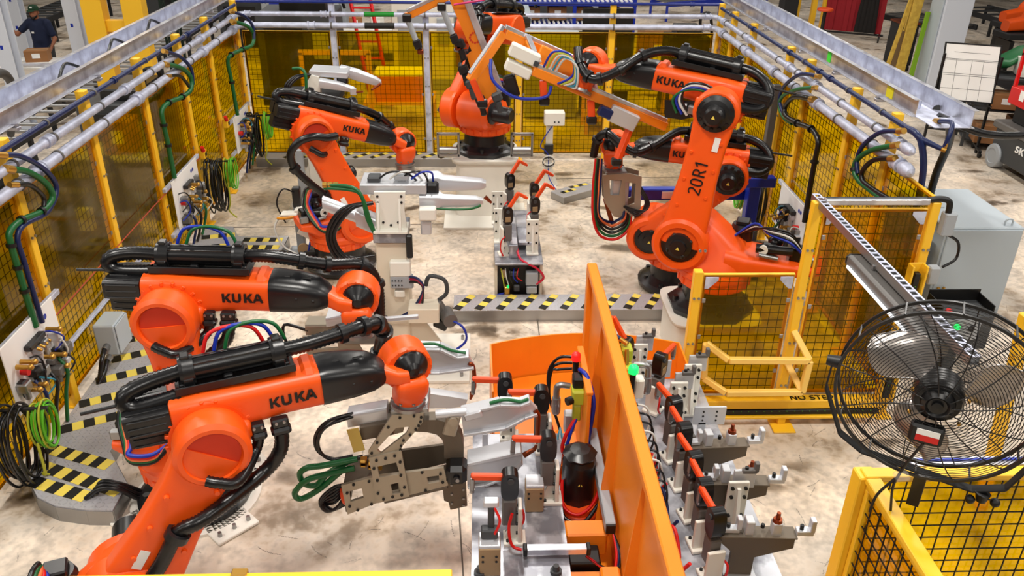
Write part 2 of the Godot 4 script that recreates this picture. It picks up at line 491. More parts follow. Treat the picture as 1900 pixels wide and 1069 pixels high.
func tray(label, side: float, z0: float, z1: float, z0far: float):
	# a deep aluminium wireway: floor, two walls with folded lips, seams
	var xn = side * 3.9; var xf = side * 4.22
	var o = thing("cable_tray", label, "cable tray", V(side * 4.06, 2.54, (z0 + z1) / 2))
	var g = G.new(); g.box(V((xn + xf) / 2, 2.545, (z0far + z1) / 2), V(0.32, 0.006, absf(z1 - z0far)), 0.0); part(o, "floor_sheet", g, M.galv)
	for w in [[xn, z0, 1], [xf, z0far, -1]]:
		g = G.new()
		g.box(V(w[0], 2.615, (w[1] + z1) / 2), V(0.006, 0.15, absf(z1 - w[1])))
		g.box(V(w[0] - side * w[2] * 0.012, 2.692, (w[1] + z1) / 2), V(0.05, 0.006, absf(z1 - w[1])), 0.001)
		g.box(V(w[0] - side * w[2] * 0.012, 2.541, (w[1] + z1) / 2), V(0.05, 0.006, absf(z1 - w[1])), 0.001)
		part(o, "side_wall", g, M.alu)
	g = G.new(); g.box(V((xn + xf) / 2, 2.585, (z0far + z1) / 2 - 0.3), V(0.012, 0.07, absf(z1 - z0far) - 0.6)); part(o, "divider", g, M.galv)
	return o

func arm_bracket(p: Vector3, q: Vector3, label):
	var g = G.new(); g.bar(p, q, 0.06, 0.03, 0.004)
	g.bar(p + V(0, 0.03, 0), q + V(0, 0.03, 0), 0.015, 0.03, 0.003)
	return solo("tray_bracket", g, M.alu, label, "bracket", "aluminium arms under the cable trays")

func hose(label, pts: Array, r: float, m, fit = true, group = "", ties = []):
	var o = thing("hose", label, "hose", pts[0], group)
	var g = G.new(); g.tube(pts, r, 8, 6); part(o, "tube", g, m)
	if fit:
		var d = (pts[1] - pts[0]).normalized()
		g = G.new(); g.cyl(pts[0] - d * 0.05, pts[0] + d * 0.04, r * 1.25, r * 1.25, 10); part(o, "fitting", g, M.brass)
	for i in ties:
		var d = (pts[mini(i + 1, pts.size() - 1)] - pts[i - 1]).normalized()
		g = G.new(); g.lathe(pts[i] - d * 0.015, d, [Vector2(r * 0.8, 0), Vector2(r * 1.5, 0), Vector2(r * 1.5, 0.03), Vector2(r * 0.8, 0.03)], 10)
		part(o, "cable_tie", g, M.ink)
	return o

func fences():
	var L = [-5.0, -6.5, -8.0, -9.4, -10.75, -11.95, -13.45]
	var R = [-6.3, -7.3, -8.2, -9.5, -10.2, -11.74, -12.7, -13.45]
	var lpw = ["in front of the nearest valve board", "nearest the grey junction box", "left of the middle valve board", "right of the middle valve board", "with a small red switch on it", "at the left rear corner of the cell"]
	for i in L.size():
		if i == 0: continue
		post(V(-3.79, 0, L[i]), 2.55, 0.09, M.yellow, "yellow square fence post of the left fence, " + lpw[i - 1], "left fence posts", V(1, 0, 0))
	var lp = ["behind the nearest valve board", "behind the grey junction box", "left of the middle valve board", "behind the middle coil of green cable", "with the red switch beside it", "at the left rear corner, behind the farthest valve board"]
	for i in L.size() - 1:
		fence_panel(V(-3.79, 0, L[i] - 0.05), V(-3.79, 0, L[i + 1] + 0.05), 0.12, 2.1, "amber panel of the left fence, " + lp[i], "left fence panels", V(-1, 0, 0))
	var rp = ["at the gate corner", "second from the gate, by the hanging hoses", "third from the gate", "narrow one of the pair beside the grey conduit", "behind the black robot hose", "second from the rear corner", "at the right rear corner of the cell"]
	for i in R.size() - 1:
		fence_panel(V(3.79, 0, R[i] - 0.05), V(3.79, 0, R[i + 1] + 0.05), 0.12, 2.1, "amber panel of the right fence, " + rp[i], "right fence panels", V(1, 0, 0))
	for i in range(1, R.size()):
		post(V(3.79, 0, R[i]), 2.55, 0.085, M.yellow, "yellow square fence post of the right fence, " + ["first from the gate corner", "second from the gate corner", "third from the gate", "left of the grey conduit's top", "fifth from the gate corner", "next to the rear corner post", "in the rear corner of the cell"][i - 1], "right fence posts", V(-1, 0, 0))
	var B = [-3.75, -2.29, -0.85, 0.62, 2.08, 3.75]
	var bp = ["at the left corner", "behind the rear weld gun", "with the orange bin seen through it", "behind the rear robot's gripper", "at the right corner"]
	for i in B.size() - 1:
		fence_panel(V(B[i] + 0.05, 0, -13.45), V(B[i + 1] - 0.05, 0, -13.45), 0.12, 2.1, "amber panel of the rear fence, " + bp[i], "rear fence panels", V(0, 0, -1))
	for i in range(1, 5):
		post(V(B[i], 0, -13.45), 2.55 if i != 2 else 2.5, 0.09, M.galv if i < 3 else M.yellow, ["", "bare grey steel fence post behind the rear weld gun", "bare grey steel fence post left of the rear robot", "yellow rear fence post right of the rear robot", "yellow rear fence post behind the slim white stand"][i], "rear fence posts", V(0, 0, 1))
	# galvanised pipe loop on the inner face of the posts
	for k in 2:
		var y = [2.2, 2.37][k]; var r = [0.047, 0.038][k]; var nm = ["lower thick", "upper thinner"][k]
		var pl = pipe("%s grey galvanised pipe along the top of the left fence" % nm, [V(-3.69, y, -4.9), V(-3.69, y, -13.2)], r, M.galv, [V(-3.69, y, -6.75 - 0.25 * k), V(-3.69, y, -9.0 + 0.25 * k), V(-3.69, y, -11.4), V(-3.69, y, -12.9)], "pipes along the fence tops")
		for z in [-6.4, -7.1, -8.1, -9.5, -10.85, -12.05]: pipe_clip(pl, V(-3.69, y, z), V(0, 0, 1), r)
		var pb = pipe("%s grey galvanised pipe along the top of the rear fence" % nm, [V(-3.69, y, -13.25), V(-3.6, y, -13.34), V(3.6, y, -13.34), V(3.69, y, -13.25)], r * 0.93, M.galv, [V(-2.6 + 0.2 * k, y, -13.34), V(-3.55, y, -13.34), V(3.55, y, -13.34)], "pipes along the fence tops")
		for x in [-2.29, -0.85, 0.62, 2.08]: pipe_clip(pb, V(x, y, -13.34), V(1, 0, 0), r * 0.93)
		var g = G.new(); g.cyl(V(-1.78, y, -13.34), V(-1.32, y, -13.34), r * 0.97, -1, 14); part(pb, "pipe_marker", g, [M.ink, col(Color(0.03, 0.5, 0.12), 0.6)][k])
		var ze = [-6.75, -6.8][k]
		var pr = pipe("%s grey galvanised pipe along the top of the right fence, capped end" % nm, [V(3.69, y, ze), V(3.69, y, -13.2)], r, M.galv, [V(3.69, y, ze - 0.16), V(3.69, y, -8.9 - 0.1 * k), V(3.69, y, -10.4 + 0.5 * k), V(3.69, y, -11.6), V(3.69, y, -12.9)], "pipes along the fence tops")
		for z in [-7.45, -8.3, -9.6, -10.3, -11.8, -12.75]: pipe_clip(pr, V(3.69, y, z), V(0, 0, 1), r)
		g = G.new(); g.lathe(V(3.69, y, ze - 0.05), V(0, 0, 1), [Vector2(r * 1.3, 0), Vector2(r * 1.4, 0.03), Vector2(r * 1.25, 0.09), Vector2(r * 0.8, 0.13), Vector2(0, 0.145)], 16); part(pr, "end_cap", g, M.galv)
	var bl = pipe("blue compressed air pipe above the left fence pipes", [V(-3.72, 2.5, -4.9), V(-3.72, 2.5, -13.3)], 0.024, M.navy, [V(-3.72, 2.5, -8.6), V(-3.72, 2.5, -11.0)], "blue air pipes")
	pipe("blue compressed air pipe above the rear fence pipes", [V(-3.72, 2.54, -13.4), V(3.72, 2.54, -13.4)], 0.024, col(Color(0.03, 0.13, 0.45), 0.35), [V(-3.3, 2.54, -13.4), V(3.3, 2.54, -13.4)], "blue air pipes")
	var br = pipe("blue compressed air pipe above the right fence pipes", [V(3.74, 2.5, -6.95), V(3.74, 2.5, -13.3)], 0.024, M.navy, [V(3.74, 2.5, -8.8), V(3.74, 2.5, -9.1), V(3.74, 2.5, -10.1), V(3.74, 2.5, -11.6)], "blue air pipes")
	for z in [-7.5, -8.3, -9.6, -10.3, -11.8, -12.75]: pipe_clip(br, V(3.74, 2.5, z), V(0, 0, 1), 0.024)
	for z in [-7.1, -8.1, -9.5, -10.85, -12.05]: pipe_clip(bl, V(-3.72, 2.5, z), V(0, 0, 1), 0.024)
	# the blue manifold at the right end with its short drop
	var o = thing("air_manifold", "blue air pipe elbow with brass taps at the near end of the right fence", "air pipe", V(3.74, 1.5, -6.9))
	var g = G.new(); g.tube([V(3.74, 2.5, -6.95), V(3.74, 2.5, -6.82), V(3.78, 2.42, -6.76), V(3.86, 2.1, -6.76), V(3.88, 1.4, -6.76)], 0.03, 10, 5); part(o, "elbow", g, M.navy)
	g = G.new(); g.cyl(V(3.76, 2.47, -6.78), V(3.90, 2.42, -6.66), 0.028, 0.02); part(o, "union", g, M.navy)
	g = G.new(); g.cyl(V(3.90, 2.42, -6.66), V(3.93, 2.41, -6.64), 0.02); g.cyl(V(3.92, 2.41, -6.65), V(3.93, 2.50, -6.65), 0.014); part(o, "brass_tap", g, M.brass)
	tray("long open aluminium cable tray beyond the left fence", -1.0, -4.6, -17.5, -4.6)
	tray("long open aluminium cable tray beyond the right fence, ending near the grey cabinet", 1.0, -7.2, -17.5, -6.85)
	var i = 0
	for z in [-6.9, -8.6, -10.9, -12.6]:
		arm_bracket(V(-3.84, 2.51, z), V(-4.26, 2.51, z), "short aluminium bracket carrying the left cable tray, " + ["nearest the camera", "second from the camera", "third from the camera", "farthest from the camera"][i]); i += 1
	i = 0
	for z in [-7.9, -9.0, -10.1, -11.5, -12.9]:
		arm_bracket(V(3.84, 2.51, z), V(4.34, 2.51, z), "short aluminium bracket carrying the right cable tray, " + ["nearest the tray's open end", "second from the open end", "in the middle of the row", "second from the far end", "farthest from the camera"][i]); i += 1
	# yellow tags on the right tray
	g = G.new(); g.box(V(3.894, 2.62, -7.75), V(0.004, 0.10, 0.14)); solo("tray_tag", g, col(Color(0.85, 0.80, 0.10), 0.6), "yellow tag stuck on the outer wall of the right cable tray", "tag")
	g = G.new(); g.box(V(3.894, 2.62, -9.3), V(0.004, 0.11, 0.10)); solo("tray_tag", g, col(Color(0.25, 0.85, 0.2), 0.6), "bright green tag stuck on the right cable tray", "tag")
	# square conduit and hanging hoses
	g = G.new(); g.box(V(3.66, 1.05, -10.15), V(0.09, 2.1, 0.09), 0.006); solo("conduit", g, M.mount, "tall grey square conduit on the inside of the right fence", "conduit")
	var s = "hose looping down the left fence, "
	hose("green " + s + "nearest the camera", [V(-3.66, 2.37, -6.29), V(-3.63, 2.28, -6.48), V(-3.6, 2.12, -6.64), V(-3.6, 1.98, -6.68), V(-3.62, 1.93, -6.50), V(-3.64, 1.97, -6.22), V(-3.66, 1.94, -6.06), V(-3.66, 1.84, -6.03), V(-3.66, 1.65, -6.03), V(-3.66, 1.44, -6.03), V(-3.66, 1.1, -6.04)], 0.026, M.green, true, "fence hoses", [4, 5, 7, 8, 9])
	hose("blue " + s + "nearest the camera", [V(-3.66, 2.5, -6.24), V(-3.62, 2.43, -6.42), V(-3.59, 2.23, -6.66), V(-3.59, 2.03, -6.76), V(-3.61, 1.90, -6.56), V(-3.63, 1.93, -6.22), V(-3.64, 1.86, -6.1), V(-3.64, 1.65, -6.10), V(-3.64, 1.1, -6.11)], 0.022, M.navy, true, "fence hoses")
	hose("short black " + s + "nearest the camera", [V(-3.66, 2.24, -6.29), V(-3.63, 2.18, -6.45), V(-3.62, 2.03, -6.58), V(-3.62, 1.95, -6.55)], 0.02, M.rubber, true, "fence hoses")
	hose("green " + s + "at the middle valve board", [V(-3.66, 2.36, -9.93), V(-3.63, 2.24, -10.30), V(-3.6, 2.08, -10.51), V(-3.6, 1.94, -10.45), V(-3.62, 1.92, -10.16), V(-3.64, 1.96, -9.75), V(-3.66, 1.92, -9.55), V(-3.66, 1.76, -9.53), V(-3.66, 1.51, -9.55), V(-3.66, 1.1, -9.56)], 0.028, M.green, true, "fence hoses", [4, 5, 7, 8])
	hose("blue " + s + "at the middle valve board", [V(-3.66, 2.5, -9.97), V(-3.63, 2.37, -10.33), V(-3.59, 2.17, -10.55), V(-3.59, 1.98, -10.52)], 0.022, M.navy, true, "fence hoses")
	hose("short black " + s + "at the middle valve board", [V(-3.66, 2.22, -9.96), V(-3.63, 2.15, -10.25), V(-3.61, 1.98, -10.43)], 0.02, M.rubber, true, "fence hoses")
	hose("green " + s + "farthest from the camera", [V(-3.6, 2.36, -12.7), V(-3.5, 2.25, -13.0), V(-3.45, 2.10, -13.15), V(-3.45, 1.97, -13.0), V(-3.5, 1.98, -12.6), V(-3.55, 1.99, -12.2), V(-3.6, 1.9, -12.15), V(-3.6, 1.6, -12.2), V(-3.6, 1.1, -12.25)], 0.028, M.green, true, "fence hoses", [4, 5, 7])
	hose("blue " + s + "farthest from the camera", [V(-3.6, 2.5, -12.7), V(-3.5, 2.38, -13.0), V(-3.44, 2.2, -13.15), V(-3.44, 2.02, -13.1)], 0.022, M.navy, true, "fence hoses")
	s = "hose looping down the right fence, "
	hose("blue " + s + "above the middle panels", [V(3.64, 2.5, -8.89), V(3.61, 2.42, -9.32), V(3.6, 2.19, -9.72), V(3.6, 2.00, -9.82), V(3.6, 1.88, -9.6)], 0.022, M.navy, true, "fence hoses")
	hose("green " + s + "above the middle panels", [V(3.64, 2.37, -8.92), V(3.61, 2.25, -9.32), V(3.6, 2.08, -9.70), V(3.6, 1.94, -9.79), V(3.6, 1.85, -9.59), V(3.6, 1.86, -9.3)], 0.022, M.green, true, "fence hoses")
	hose("thick black " + s + "above the middle panels", [V(3.64, 2.24, -8.93), V(3.6, 2.15, -9.36), V(3.59, 1.98, -9.56), V(3.58, 1.90, -9.46), V(3.6, 1.91, -9.15), V(3.64, 1.94, -8.82), V(3.64, 1.88, -8.57), V(3.64, 1.65, -8.56), V(3.64, 1.34, -8.55), V(3.64, 0.95, -8.53)], 0.03, M.rubber, true, "fence hoses", [4, 5, 7])
	hose("blue " + s + "nearest the gate", [V(3.64, 2.5, -6.9), V(3.61, 2.40, -7.19), V(3.6, 2.20, -7.44), V(3.6, 2.04, -7.51), V(3.6, 1.92, -7.43)], 0.022, M.navy, true, "fence hoses")
	hose("green " + s + "nearest the gate", [V(3.64, 2.36, -6.94), V(3.61, 2.21, -7.27), V(3.6, 2.05, -7.49), V(3.6, 1.93, -7.53), V(3.6, 1.87, -7.39), V(3.6, 1.87, -7.15), V(3.6, 1.88, -6.9)], 0.025, M.green, true, "fence hoses", [3])
	hose("black " + s + "nearest the gate", [V(3.64, 2.24, -6.94), V(3.61, 2.14, -7.19), V(3.6, 1.99, -7.34), V(3.6, 1.90, -7.31), V(3.6, 1.90, -7.07), V(3.6, 1.93, -6.75)], 0.024, M.rubber, true, "fence hoses")
	hose("blue hose dropping from the end of the right cable tray", [V(4.0, 2.56, -7.0), V(3.98, 2.62, -6.75), V(3.94, 2.55, -6.66), V(3.92, 2.42, -6.66)], 0.02, M.navy)
	hose("thick black cable swagging from the right cable tray out of frame", [V(4.1, 2.55, -7.2), V(4.3, 2.48, -7.15), V(4.5, 2.42, -7.1), V(4.75, 2.4, -7.1), V(5.0, 2.43, -7.1), V(5.6, 2.6, -7.1)], 0.035, M.rubber, false)
	o = thing("cable_riser", "thick ribbed black conduit rising from the grey cabinet's top", "conduit", V(5.1, 1.1, -8.7))
	g = G.new(); g.tube([V(4.2, 2.55, -7.4), V(4.6, 2.35, -7.9), V(4.98, 1.95, -8.4), V(5.08, 1.5, -8.65), V(5.1, 1.15, -8.7)], 0.045, 12, 6, 0.03); part(o, "ribbed_tube", g, M.rubber)
	g = G.new(); g.lathe(V(5.1, 1.10, -8.7), V(0, 1, 0), [Vector2(0, 0), Vector2(0.09, 0), Vector2(0.09, 0.04), Vector2(0.065, 0.05), Vector2(0.065, 0.1), Vector2(0, 0.1)], 14); part(o, "gland", g, M.steel)

# ---------------------------------------------------------------- boards, coils and boxes on the fences
func valve_board(label, c: Vector3, w: float, h: float, inward: float, sd: int):
	# a white sheet on two rails, packed with valves, regulators, fittings and plugs
	var o = thing("valve_board", label, "valve board", c)
	var x = c.x + inward * 0.06
	var g = G.new(); g.box(V(x, c.y + h / 2, c.z), V(0.012, h, w), 0.003); part(o, "board", g, M.paper)
	for y in [c.y + 0.04, c.y + h - 0.04]:
		g = G.new(); g.box(V(c.x + inward * 0.03, y, c.z), V(0.04, 0.05, w + 0.35), 0.004); part(o, "rail", g, M.galv)
	var rn = RandomNumberGenerator.new(); rn.seed = sd
	var xx = x + inward * 0.006
	g = G.new()
	for k in 2: g.cyl(V(xx, c.y + h - 0.10 + 0.0 * k, c.z + inward * (-w * 0.3 + 0.06 * k)), V(xx + inward * 0.003, c.y + h - 0.10, c.z + inward * (-w * 0.3 + 0.06 * k)), 0.024)
	part(o, "round_label", g, M.blue)
	g = G.new(); g.box(V(xx + inward * 0.03, c.y + h * 0.72, c.z + 0.02), V(0.06, 0.05, 0.26), 0.008); part(o, "valve_island", g, M.black)
	for k in 4:
		g = G.new(); g.cyl(V(xx + inward * 0.06, c.y + h * 0.66, c.z - 0.08 + 0.05 * k), V(xx + inward * 0.10, c.y + h * 0.63, c.z - 0.08 + 0.05 * k), 0.014, 0.012, 8); part(o, "elbow_fitting", g, M.brass)
	for k in 12:
		g = G.new()
		var p = V(xx, c.y + h * rn.randf_range(0.12, 0.66), c.z + w * rn.randf_range(-0.42, 0.42))
		var d = rn.randf_range(0.05, 0.12)
		g.box(p + V(inward * d / 2, 0, 0), V(d, rn.randf_range(0.05, 0.10), rn.randf_range(0.05, 0.10)), 0.008)
		g.cyl(p + V(inward * d * 0.6, -0.02, 0), p + V(inward * d * 0.6, -0.11, 0), 0.028, 0.024, 12)
		part(o, "regulator", g, [M.black, M.steel, M.mount, M.guna][k % 4])
	for k in 8:
		g = G.new()
		var p = V(xx + inward * 0.02, c.y + h * rn.randf_range(0.1, 0.7), c.z + w * rn.randf_range(-0.4, 0.4))
		g.cyl(p, p + V(inward * 0.10, 0, 0), 0.022, 0.018, 10); g.ball(p + V(inward * 0.11, 0, 0), V(0.026, 0.026, 0.026), 6)
		part(o, "brass_valve", g, M.brass)
	for k in 6:
		g = G.new(); var z = c.z + w * rn.randf_range(-0.4, 0.4); var y = c.y + h * rn.randf_range(0.2, 0.8)
		g.tube([V(xx, y, z), V(xx + inward * 0.10, y + 0.03, z + 0.04), V(xx + inward * 0.12, y - 0.10, z + rn.randf_range(-0.1, 0.1)), V(xx + inward * 0.04, y - 0.2, z + rn.randf_range(-0.12, 0.12))], 0.008, 6, 5); part(o, "tubing", g, [M.rubber, M.blue, M.whitehose, M.rubber, M.cyan, M.rubber][k])
	g = G.new(); g.cyl(V(xx, c.y + h * 0.5, c.z + w * 0.3), V(xx + inward * 0.06, c.y + h * 0.5, c.z + w * 0.3), 0.03, 0.034, 12); part(o, "red_knob", g, M.red)
	for k in 3:
		g = G.new()
		var z = c.z + w * (-0.2 + 0.22 * k)
		g.tube([V(xx + inward * 0.05, c.y + h * 0.3, z), V(xx + inward * 0.13, c.y + h * 0.1, z + 0.03), V(xx + inward * 0.08, c.y - 0.15, z + 0.05), V(xx + inward * 0.05, 0.16, z + 0.10)], 0.016, 8, 5)
		part(o, "hose", g, [M.green, M.rubber, M.navy][k])
	return o

func coil(label, c: Vector3, r: float, inward: float, group, with_green = true):
	# hung cable: many sagging loops over a hook
	var rn = RandomNumberGenerator.new(); rn.seed = int(absf(c.z) * 100)
	var o = thing("cable_coil", label, "cable coil", V(c.x, 0.05, c.z), group)
	for k in 9:
		var g = G.new(); var pts = []
		var rr = r * rn.randf_range(0.82, 1.08); var sag = rn.randf_range(1.15, 1.5); var dx = inward * (0.04 + 0.022 * k); var oz = rn.randf_range(-0.03, 0.03)
		for i in 15:
			var a = TAU * i / 14.0
			var yy = cos(a) * rr
			pts.append(V(c.x + dx + rn.randf_range(-0.008, 0.008), c.y + (yy if yy > 0 else yy * sag), c.z + oz + sin(a) * rr * 0.62))
		g.tube(pts, 0.0115, 6, 3); part(o, "black_cable_loop", g, M.rubber)
	if with_green:
		for k in 9:
			var g = G.new(); var pts = []
			var rr = r * rn.randf_range(0.5, 0.72); var dx = inward * (0.26 + 0.014 * k); var oz = rn.randf_range(-0.02, 0.02) - inward * 0.0
			for i in 15:
				var a = TAU * i / 14.0
				pts.append(V(c.x + dx, c.y + r * 0.30 + cos(a) * rr * 1.05, c.z - r * 0.22 + oz + sin(a) * rr * 0.6))
			g.tube(pts, 0.009, 6, 3); part(o, "green_cable_loop", g, M.lime if k % 3 else M.limey)
		var g2 = G.new(); g2.tube([V(c.x + inward * 0.3, c.y, c.z + r * 0.2), V(c.x + inward * 0.3, c.y - r * 0.9, c.z + r * 0.25), V(c.x + inward * 0.25, 0.2, c.z + 0.02), V(c.x + inward * 0.3, 0.05, c.z - 0.1)], 0.011, 6, 5); part(o, "cable_tail", g2, M.limey)
	var h = G.new(); h.bar(V(c.x, c.y + r * 0.9, c.z), V(c.x + inward * 0.4, c.y + r * 0.92, c.z - r * 0.1), 0.03, 0.02, 0.004); part(o, "hook", h, M.black)
	return o

func boards():
	valve_board("white valve board nearest the camera on the left fence", V(-3.73, 0.58, -5.95), 0.86, 0.62, 1.0, 3)
	valve_board("white valve board in the middle of the left fence", V(-3.73, 0.42, -9.92), 0.95, 0.66, 1.0, 8)
	valve_board("white valve board farthest along the left fence", V(-3.73, 0.5, -12.65), 0.85, 0.55, 1.0, 14)
	valve_board("white valve board on the right fence behind the orange robot marked 20R1", V(3.73, 0.50, -9.0), 0.9, 0.58, -1.0, 21)
	coil("black and green cable coil hung nearest the camera on the left fence", V(-3.72, 0.52, -5.3), 0.30, 1.0, "coils of cable on the fences")
	coil("black and green cable coil hung in the middle of the left fence", V(-3.70, 0.62, -10.75), 0.30, 1.0, "coils of cable on the fences")
	coil("black and green cable coil hung farthest along the left fence", V(-3.70, 0.62, -12.95), 0.30, 1.0, "coils of cable on the fences")
	coil("black and green cable coil hung on the right fence beside the valve board", V(3.70, 0.62, -10.0), 0.30, -1.0, "coils of cable on the fences")
	# grey junction box and its rail
	var o = thing("junction_box", "plain grey steel junction box on a rail of the left fence", "junction box", V(-3.55, 0.3, -7.05))
	var g = G.new(); g.box(V(-3.57, 0.44, -7.05), V(0.2, 0.32, 0.3), 0.012); part(o, "enclosure", g, M.cab)
	g = G.new(); g.box(V(-3.46, 0.44, -7.05), V(0.012, 0.30, 0.28), 0.006); part(o, "door", g, M.cab)
	for k in 2:
		g = G.new(); g.cyl(V(-3.57, 0.38 - 0.12 * k, -6.9), V(-3.57, 0.38 - 0.12 * k, -6.83), 0.035, 0.03, 8); part(o, "cable_gland", g, M.steel)
	for k in 2:
		g = G.new(); g.tube([V(-3.57, 0.38 - 0.12 * k, -6.83), V(-3.55, 0.34 - 0.12 * k, -6.7), V(-3.6, 0.1, -6.62 + 0.05 * k), V(-3.64, 0.03, -6.5)], 0.024, 8, 5, 0.02); part(o, "flexible_conduit", g, M.rubber)
	g = G.new(); g.box(V(-3.72, 0.62, -7.35), V(0.035, 0.04, 2.3), 0.004); g.box(V(-3.70, 0.62, -7.35), V(0.012, 0.012, 2.3), 0.002); solo("strut_rail", g, M.galv, "slotted grey rail running along the left fence behind the junction box", "rail")
	o = thing("junction_box", "small grey box low on the left fence with black conduits above it", "junction box", V(-3.6, 0.3, -7.95))
	g = G.new(); g.box(V(-3.6, 0.42, -7.95), V(0.16, 0.2, 0.2), 0.01); part(o, "enclosure", g, M.cab)
	for k in 3:
		g = G.new(); g.tube([V(-3.6, 0.75, -7.9 + 0.05 * k), V(-3.56, 0.45, -7.75 + 0.04 * k), V(-3.55, 0.12, -7.7 + 0.05 * k)], 0.022, 8, 5); part(o, "flexible_conduit", g, M.rubber)
	# door switches and cords
	for q in [[V(-3.72, 0.95, -10.72), "red and yellow safety switch beside the middle coil on the left fence post"], [V(-3.72, 1.02, -11.9), "red and yellow safety switch on the farther left fence post"]]:
		o = thing("safety_switch", q[1], "switch", q[0], "safety switches on the left fence")
		g = G.new(); g.box(q[0] + V(0.04, 0.06, 0), V(0.08, 0.13, 0.09), 0.012); part(o, "housing", g, M.yellow)
		g = G.new(); g.cyl(q[0] + V(0.06, 0.11, 0.02), q[0] + V(0.06, 0.17, 0.05), 0.03, 0.025, 12); part(o, "cap", g, M.red)
		g = G.new(); g.box(q[0] + V(0.085, 0.06, 0), V(0.012, 0.05, 0.05), 0.004); part(o, "lock", g, M.black)
	hose("thin red trip cord strung along the left fence", [V(-3.70, 0.98, -6.4), V(-3.70, 1.0, -8.2), V(-3.70, 1.0, -9.3), V(-3.70, 0.98, -10.7)], 0.006, col(Color(0.7, 0.25, 0.12), 0.5), false)

# ---------------------------------------------------------------- robots
func robot(label, d: Dictionary):
	# d: base (A1 axis on the floor), ped (height of the foot), a2, a3, a5 joint centres in the arm's plane, s (+1: the camera sees the arm's right side)
	var s: float = d.s
	var base: Vector3 = d.base
	var o = thing("industrial_robot", label, "industrial robot", base + V(0, d.ped, 0), "orange welding robots")
	var u: Vector3 = (d.a5 - d.a3).normalized()
	var hh = V(u.x, 0, u.z).normalized()
	var w: Vector3 = hh.cross(Vector3.UP) * s
	var v = w.cross(u) * s
	var A = Transform3D(Basis(u, v, w), d.a3)          # upper arm frame
	var L: float = (d.a5 - d.a3).length()
	var H = Transform3D(Basis(hh, Vector3.UP, w), base + V(0, d.ped, 0))   # carousel frame
	var dark = M.black
	# foot: a black octagonal casting with bolts
	var g = G.new(H)
	g.lathe(V(0, 0, 0), V(0, 1, 0), [Vector2(0, 0), Vector2(0.43, 0), Vector2(0.44, 0.05), Vector2(0.40, 0.08), Vector2(0.30, 0.13), Vector2(0.285, 0.30), Vector2(0, 0.30)], 8 if not d.get("round") else 24)
	part(o, "foot", g, M.cast)
	g = G.new(H)
	for k in 8:
		var a = TAU * (k + 0.5) / 8
		g.cyl(V(cos(a) * 0.36, 0.06, sin(a) * 0.36), V(cos(a) * 0.36, 0.12, sin(a) * 0.36), 0.028, 0.028, 8)
	part(o, "foot_bolt", g, M.cast, "stuff")
	# rotating column
	g = G.new(H)
	g.lathe(V(0, 0.29, 0), V(0, 1, 0), [Vector2(0, 0), Vector2(0.33, 0), Vector2(0.35, 0.02), Vector2(0.35, 0.10), Vector2(0.37, 0.12), Vector2(0.37, 0.17), Vector2(0.34, 0.20), Vector2(0, 0.2)], 28)
	for k in 18:
		var a = TAU * k / 18
		g.box(V(cos(a) * 0.352, 0.345, sin(a) * 0.352), V(0.02, 0.07, 0.045), 0.006, Basis(Vector3.UP, -a))
	var ty: float = d.a2.y - base.y - d.ped
	g.loft([[V(0, 0.46, 0), V(0.35, 0, 0), V(0, 0, 0.34), 2.4], [V(0.02, 0.56, 0), V(0.37, 0, 0), V(0, 0, 0.31), 2.8], [V(0.06, 0.70, -0.02), V(0.36, 0, 0), V(0, 0, 0.25), 3.2], [V(0.16, ty + 0.08, -0.03), V(0.28, 0, 0), V(0, 0, 0.22), 3.2], [V(0.22, ty + 0.22, -0.04), V(0.16, 0, 0), V(0, 0, 0.18), 3.0], [V(0.24, ty + 0.27, -0.04), V(0.06, 0, 0), V(0, 0, 0.10), 2.5]], 28)
	var a2l: Vector3 = H.affine_inverse() * d.a2
	g.lathe(V(a2l.x, a2l.y, -0.28), V(0, 0, 1), [Vector2(0, 0), Vector2(0.20, 0), Vector2(0.24, 0.05), Vector2(0.25, 0.42), Vector2(0.22, 0.44), Vector2(0, 0.44)], 26)
	var tl: float = d.get("tail", 0.62)
	g.loft([[V(-0.1, 0.60, 0), V(0, 0.15, 0), V(0, 0, 0.27), 3.5], [V(-0.3, 0.60, 0.02), V(0, 0.12, 0), V(0, 0, 0.25), 3.5], [V(-tl * 0.8, 0.62, 0.03), V(0, 0.07, 0), V(0, 0, 0.21), 4], [V(-tl, 0.64, 0.03), V(0, 0.05, 0), V(0, 0, 0.18), 3]], 24)
	part(o, "rotating_column", g, M.kuka)
	# A1 and A2 motors
	g = G.new(H)
	g.lathe(V(-0.20, 0.62, -0.17), V(0, 1, 0), [Vector2(0, 0), Vector2(0.11, 0), Vector2(0.11, 0.22), Vector2(0.095, 0.26), Vector2(0, 0.26)], 16)
	g.box(V(-0.20, 0.90, -0.17), V(0.13, 0.05, 0.13), 0.01)
	part(o, "base_motor", g, M.black)
	g = G.new(H); g.lathe(V(a2l.x, a2l.y, -0.26), V(0, 0, -1), [Vector2(0, 0), Vector2(0.15, 0), Vector2(0.15, 0.04), Vector2(0.11, 0.06), Vector2(0.11, 0.28), Vector2(0.08, 0.31), Vector2(0, 0.31)], 18)
	part(o, "shoulder_motor", g, M.black)
	# valves, filter and cable box riding on the tail
	g = G.new(H)
	g.box(V(-tl * 0.78, 0.75, 0.06), V(0.16, 0.13, 0.16), 0.015); g.box(V(-tl * 0.5, 0.77, 0.12), V(0.14, 0.11, 0.10), 0.015)
	g.ball(V(-tl * 0.55, 0.82, 0.02), V(0.075, 0.06, 0.075), 8); g.cyl(V(-tl * 0.72, 0.80, 0.16), V(-tl * 0.38, 0.80, 0.20), 0.045)
	part(o, "valve_block", g, M.rubber)
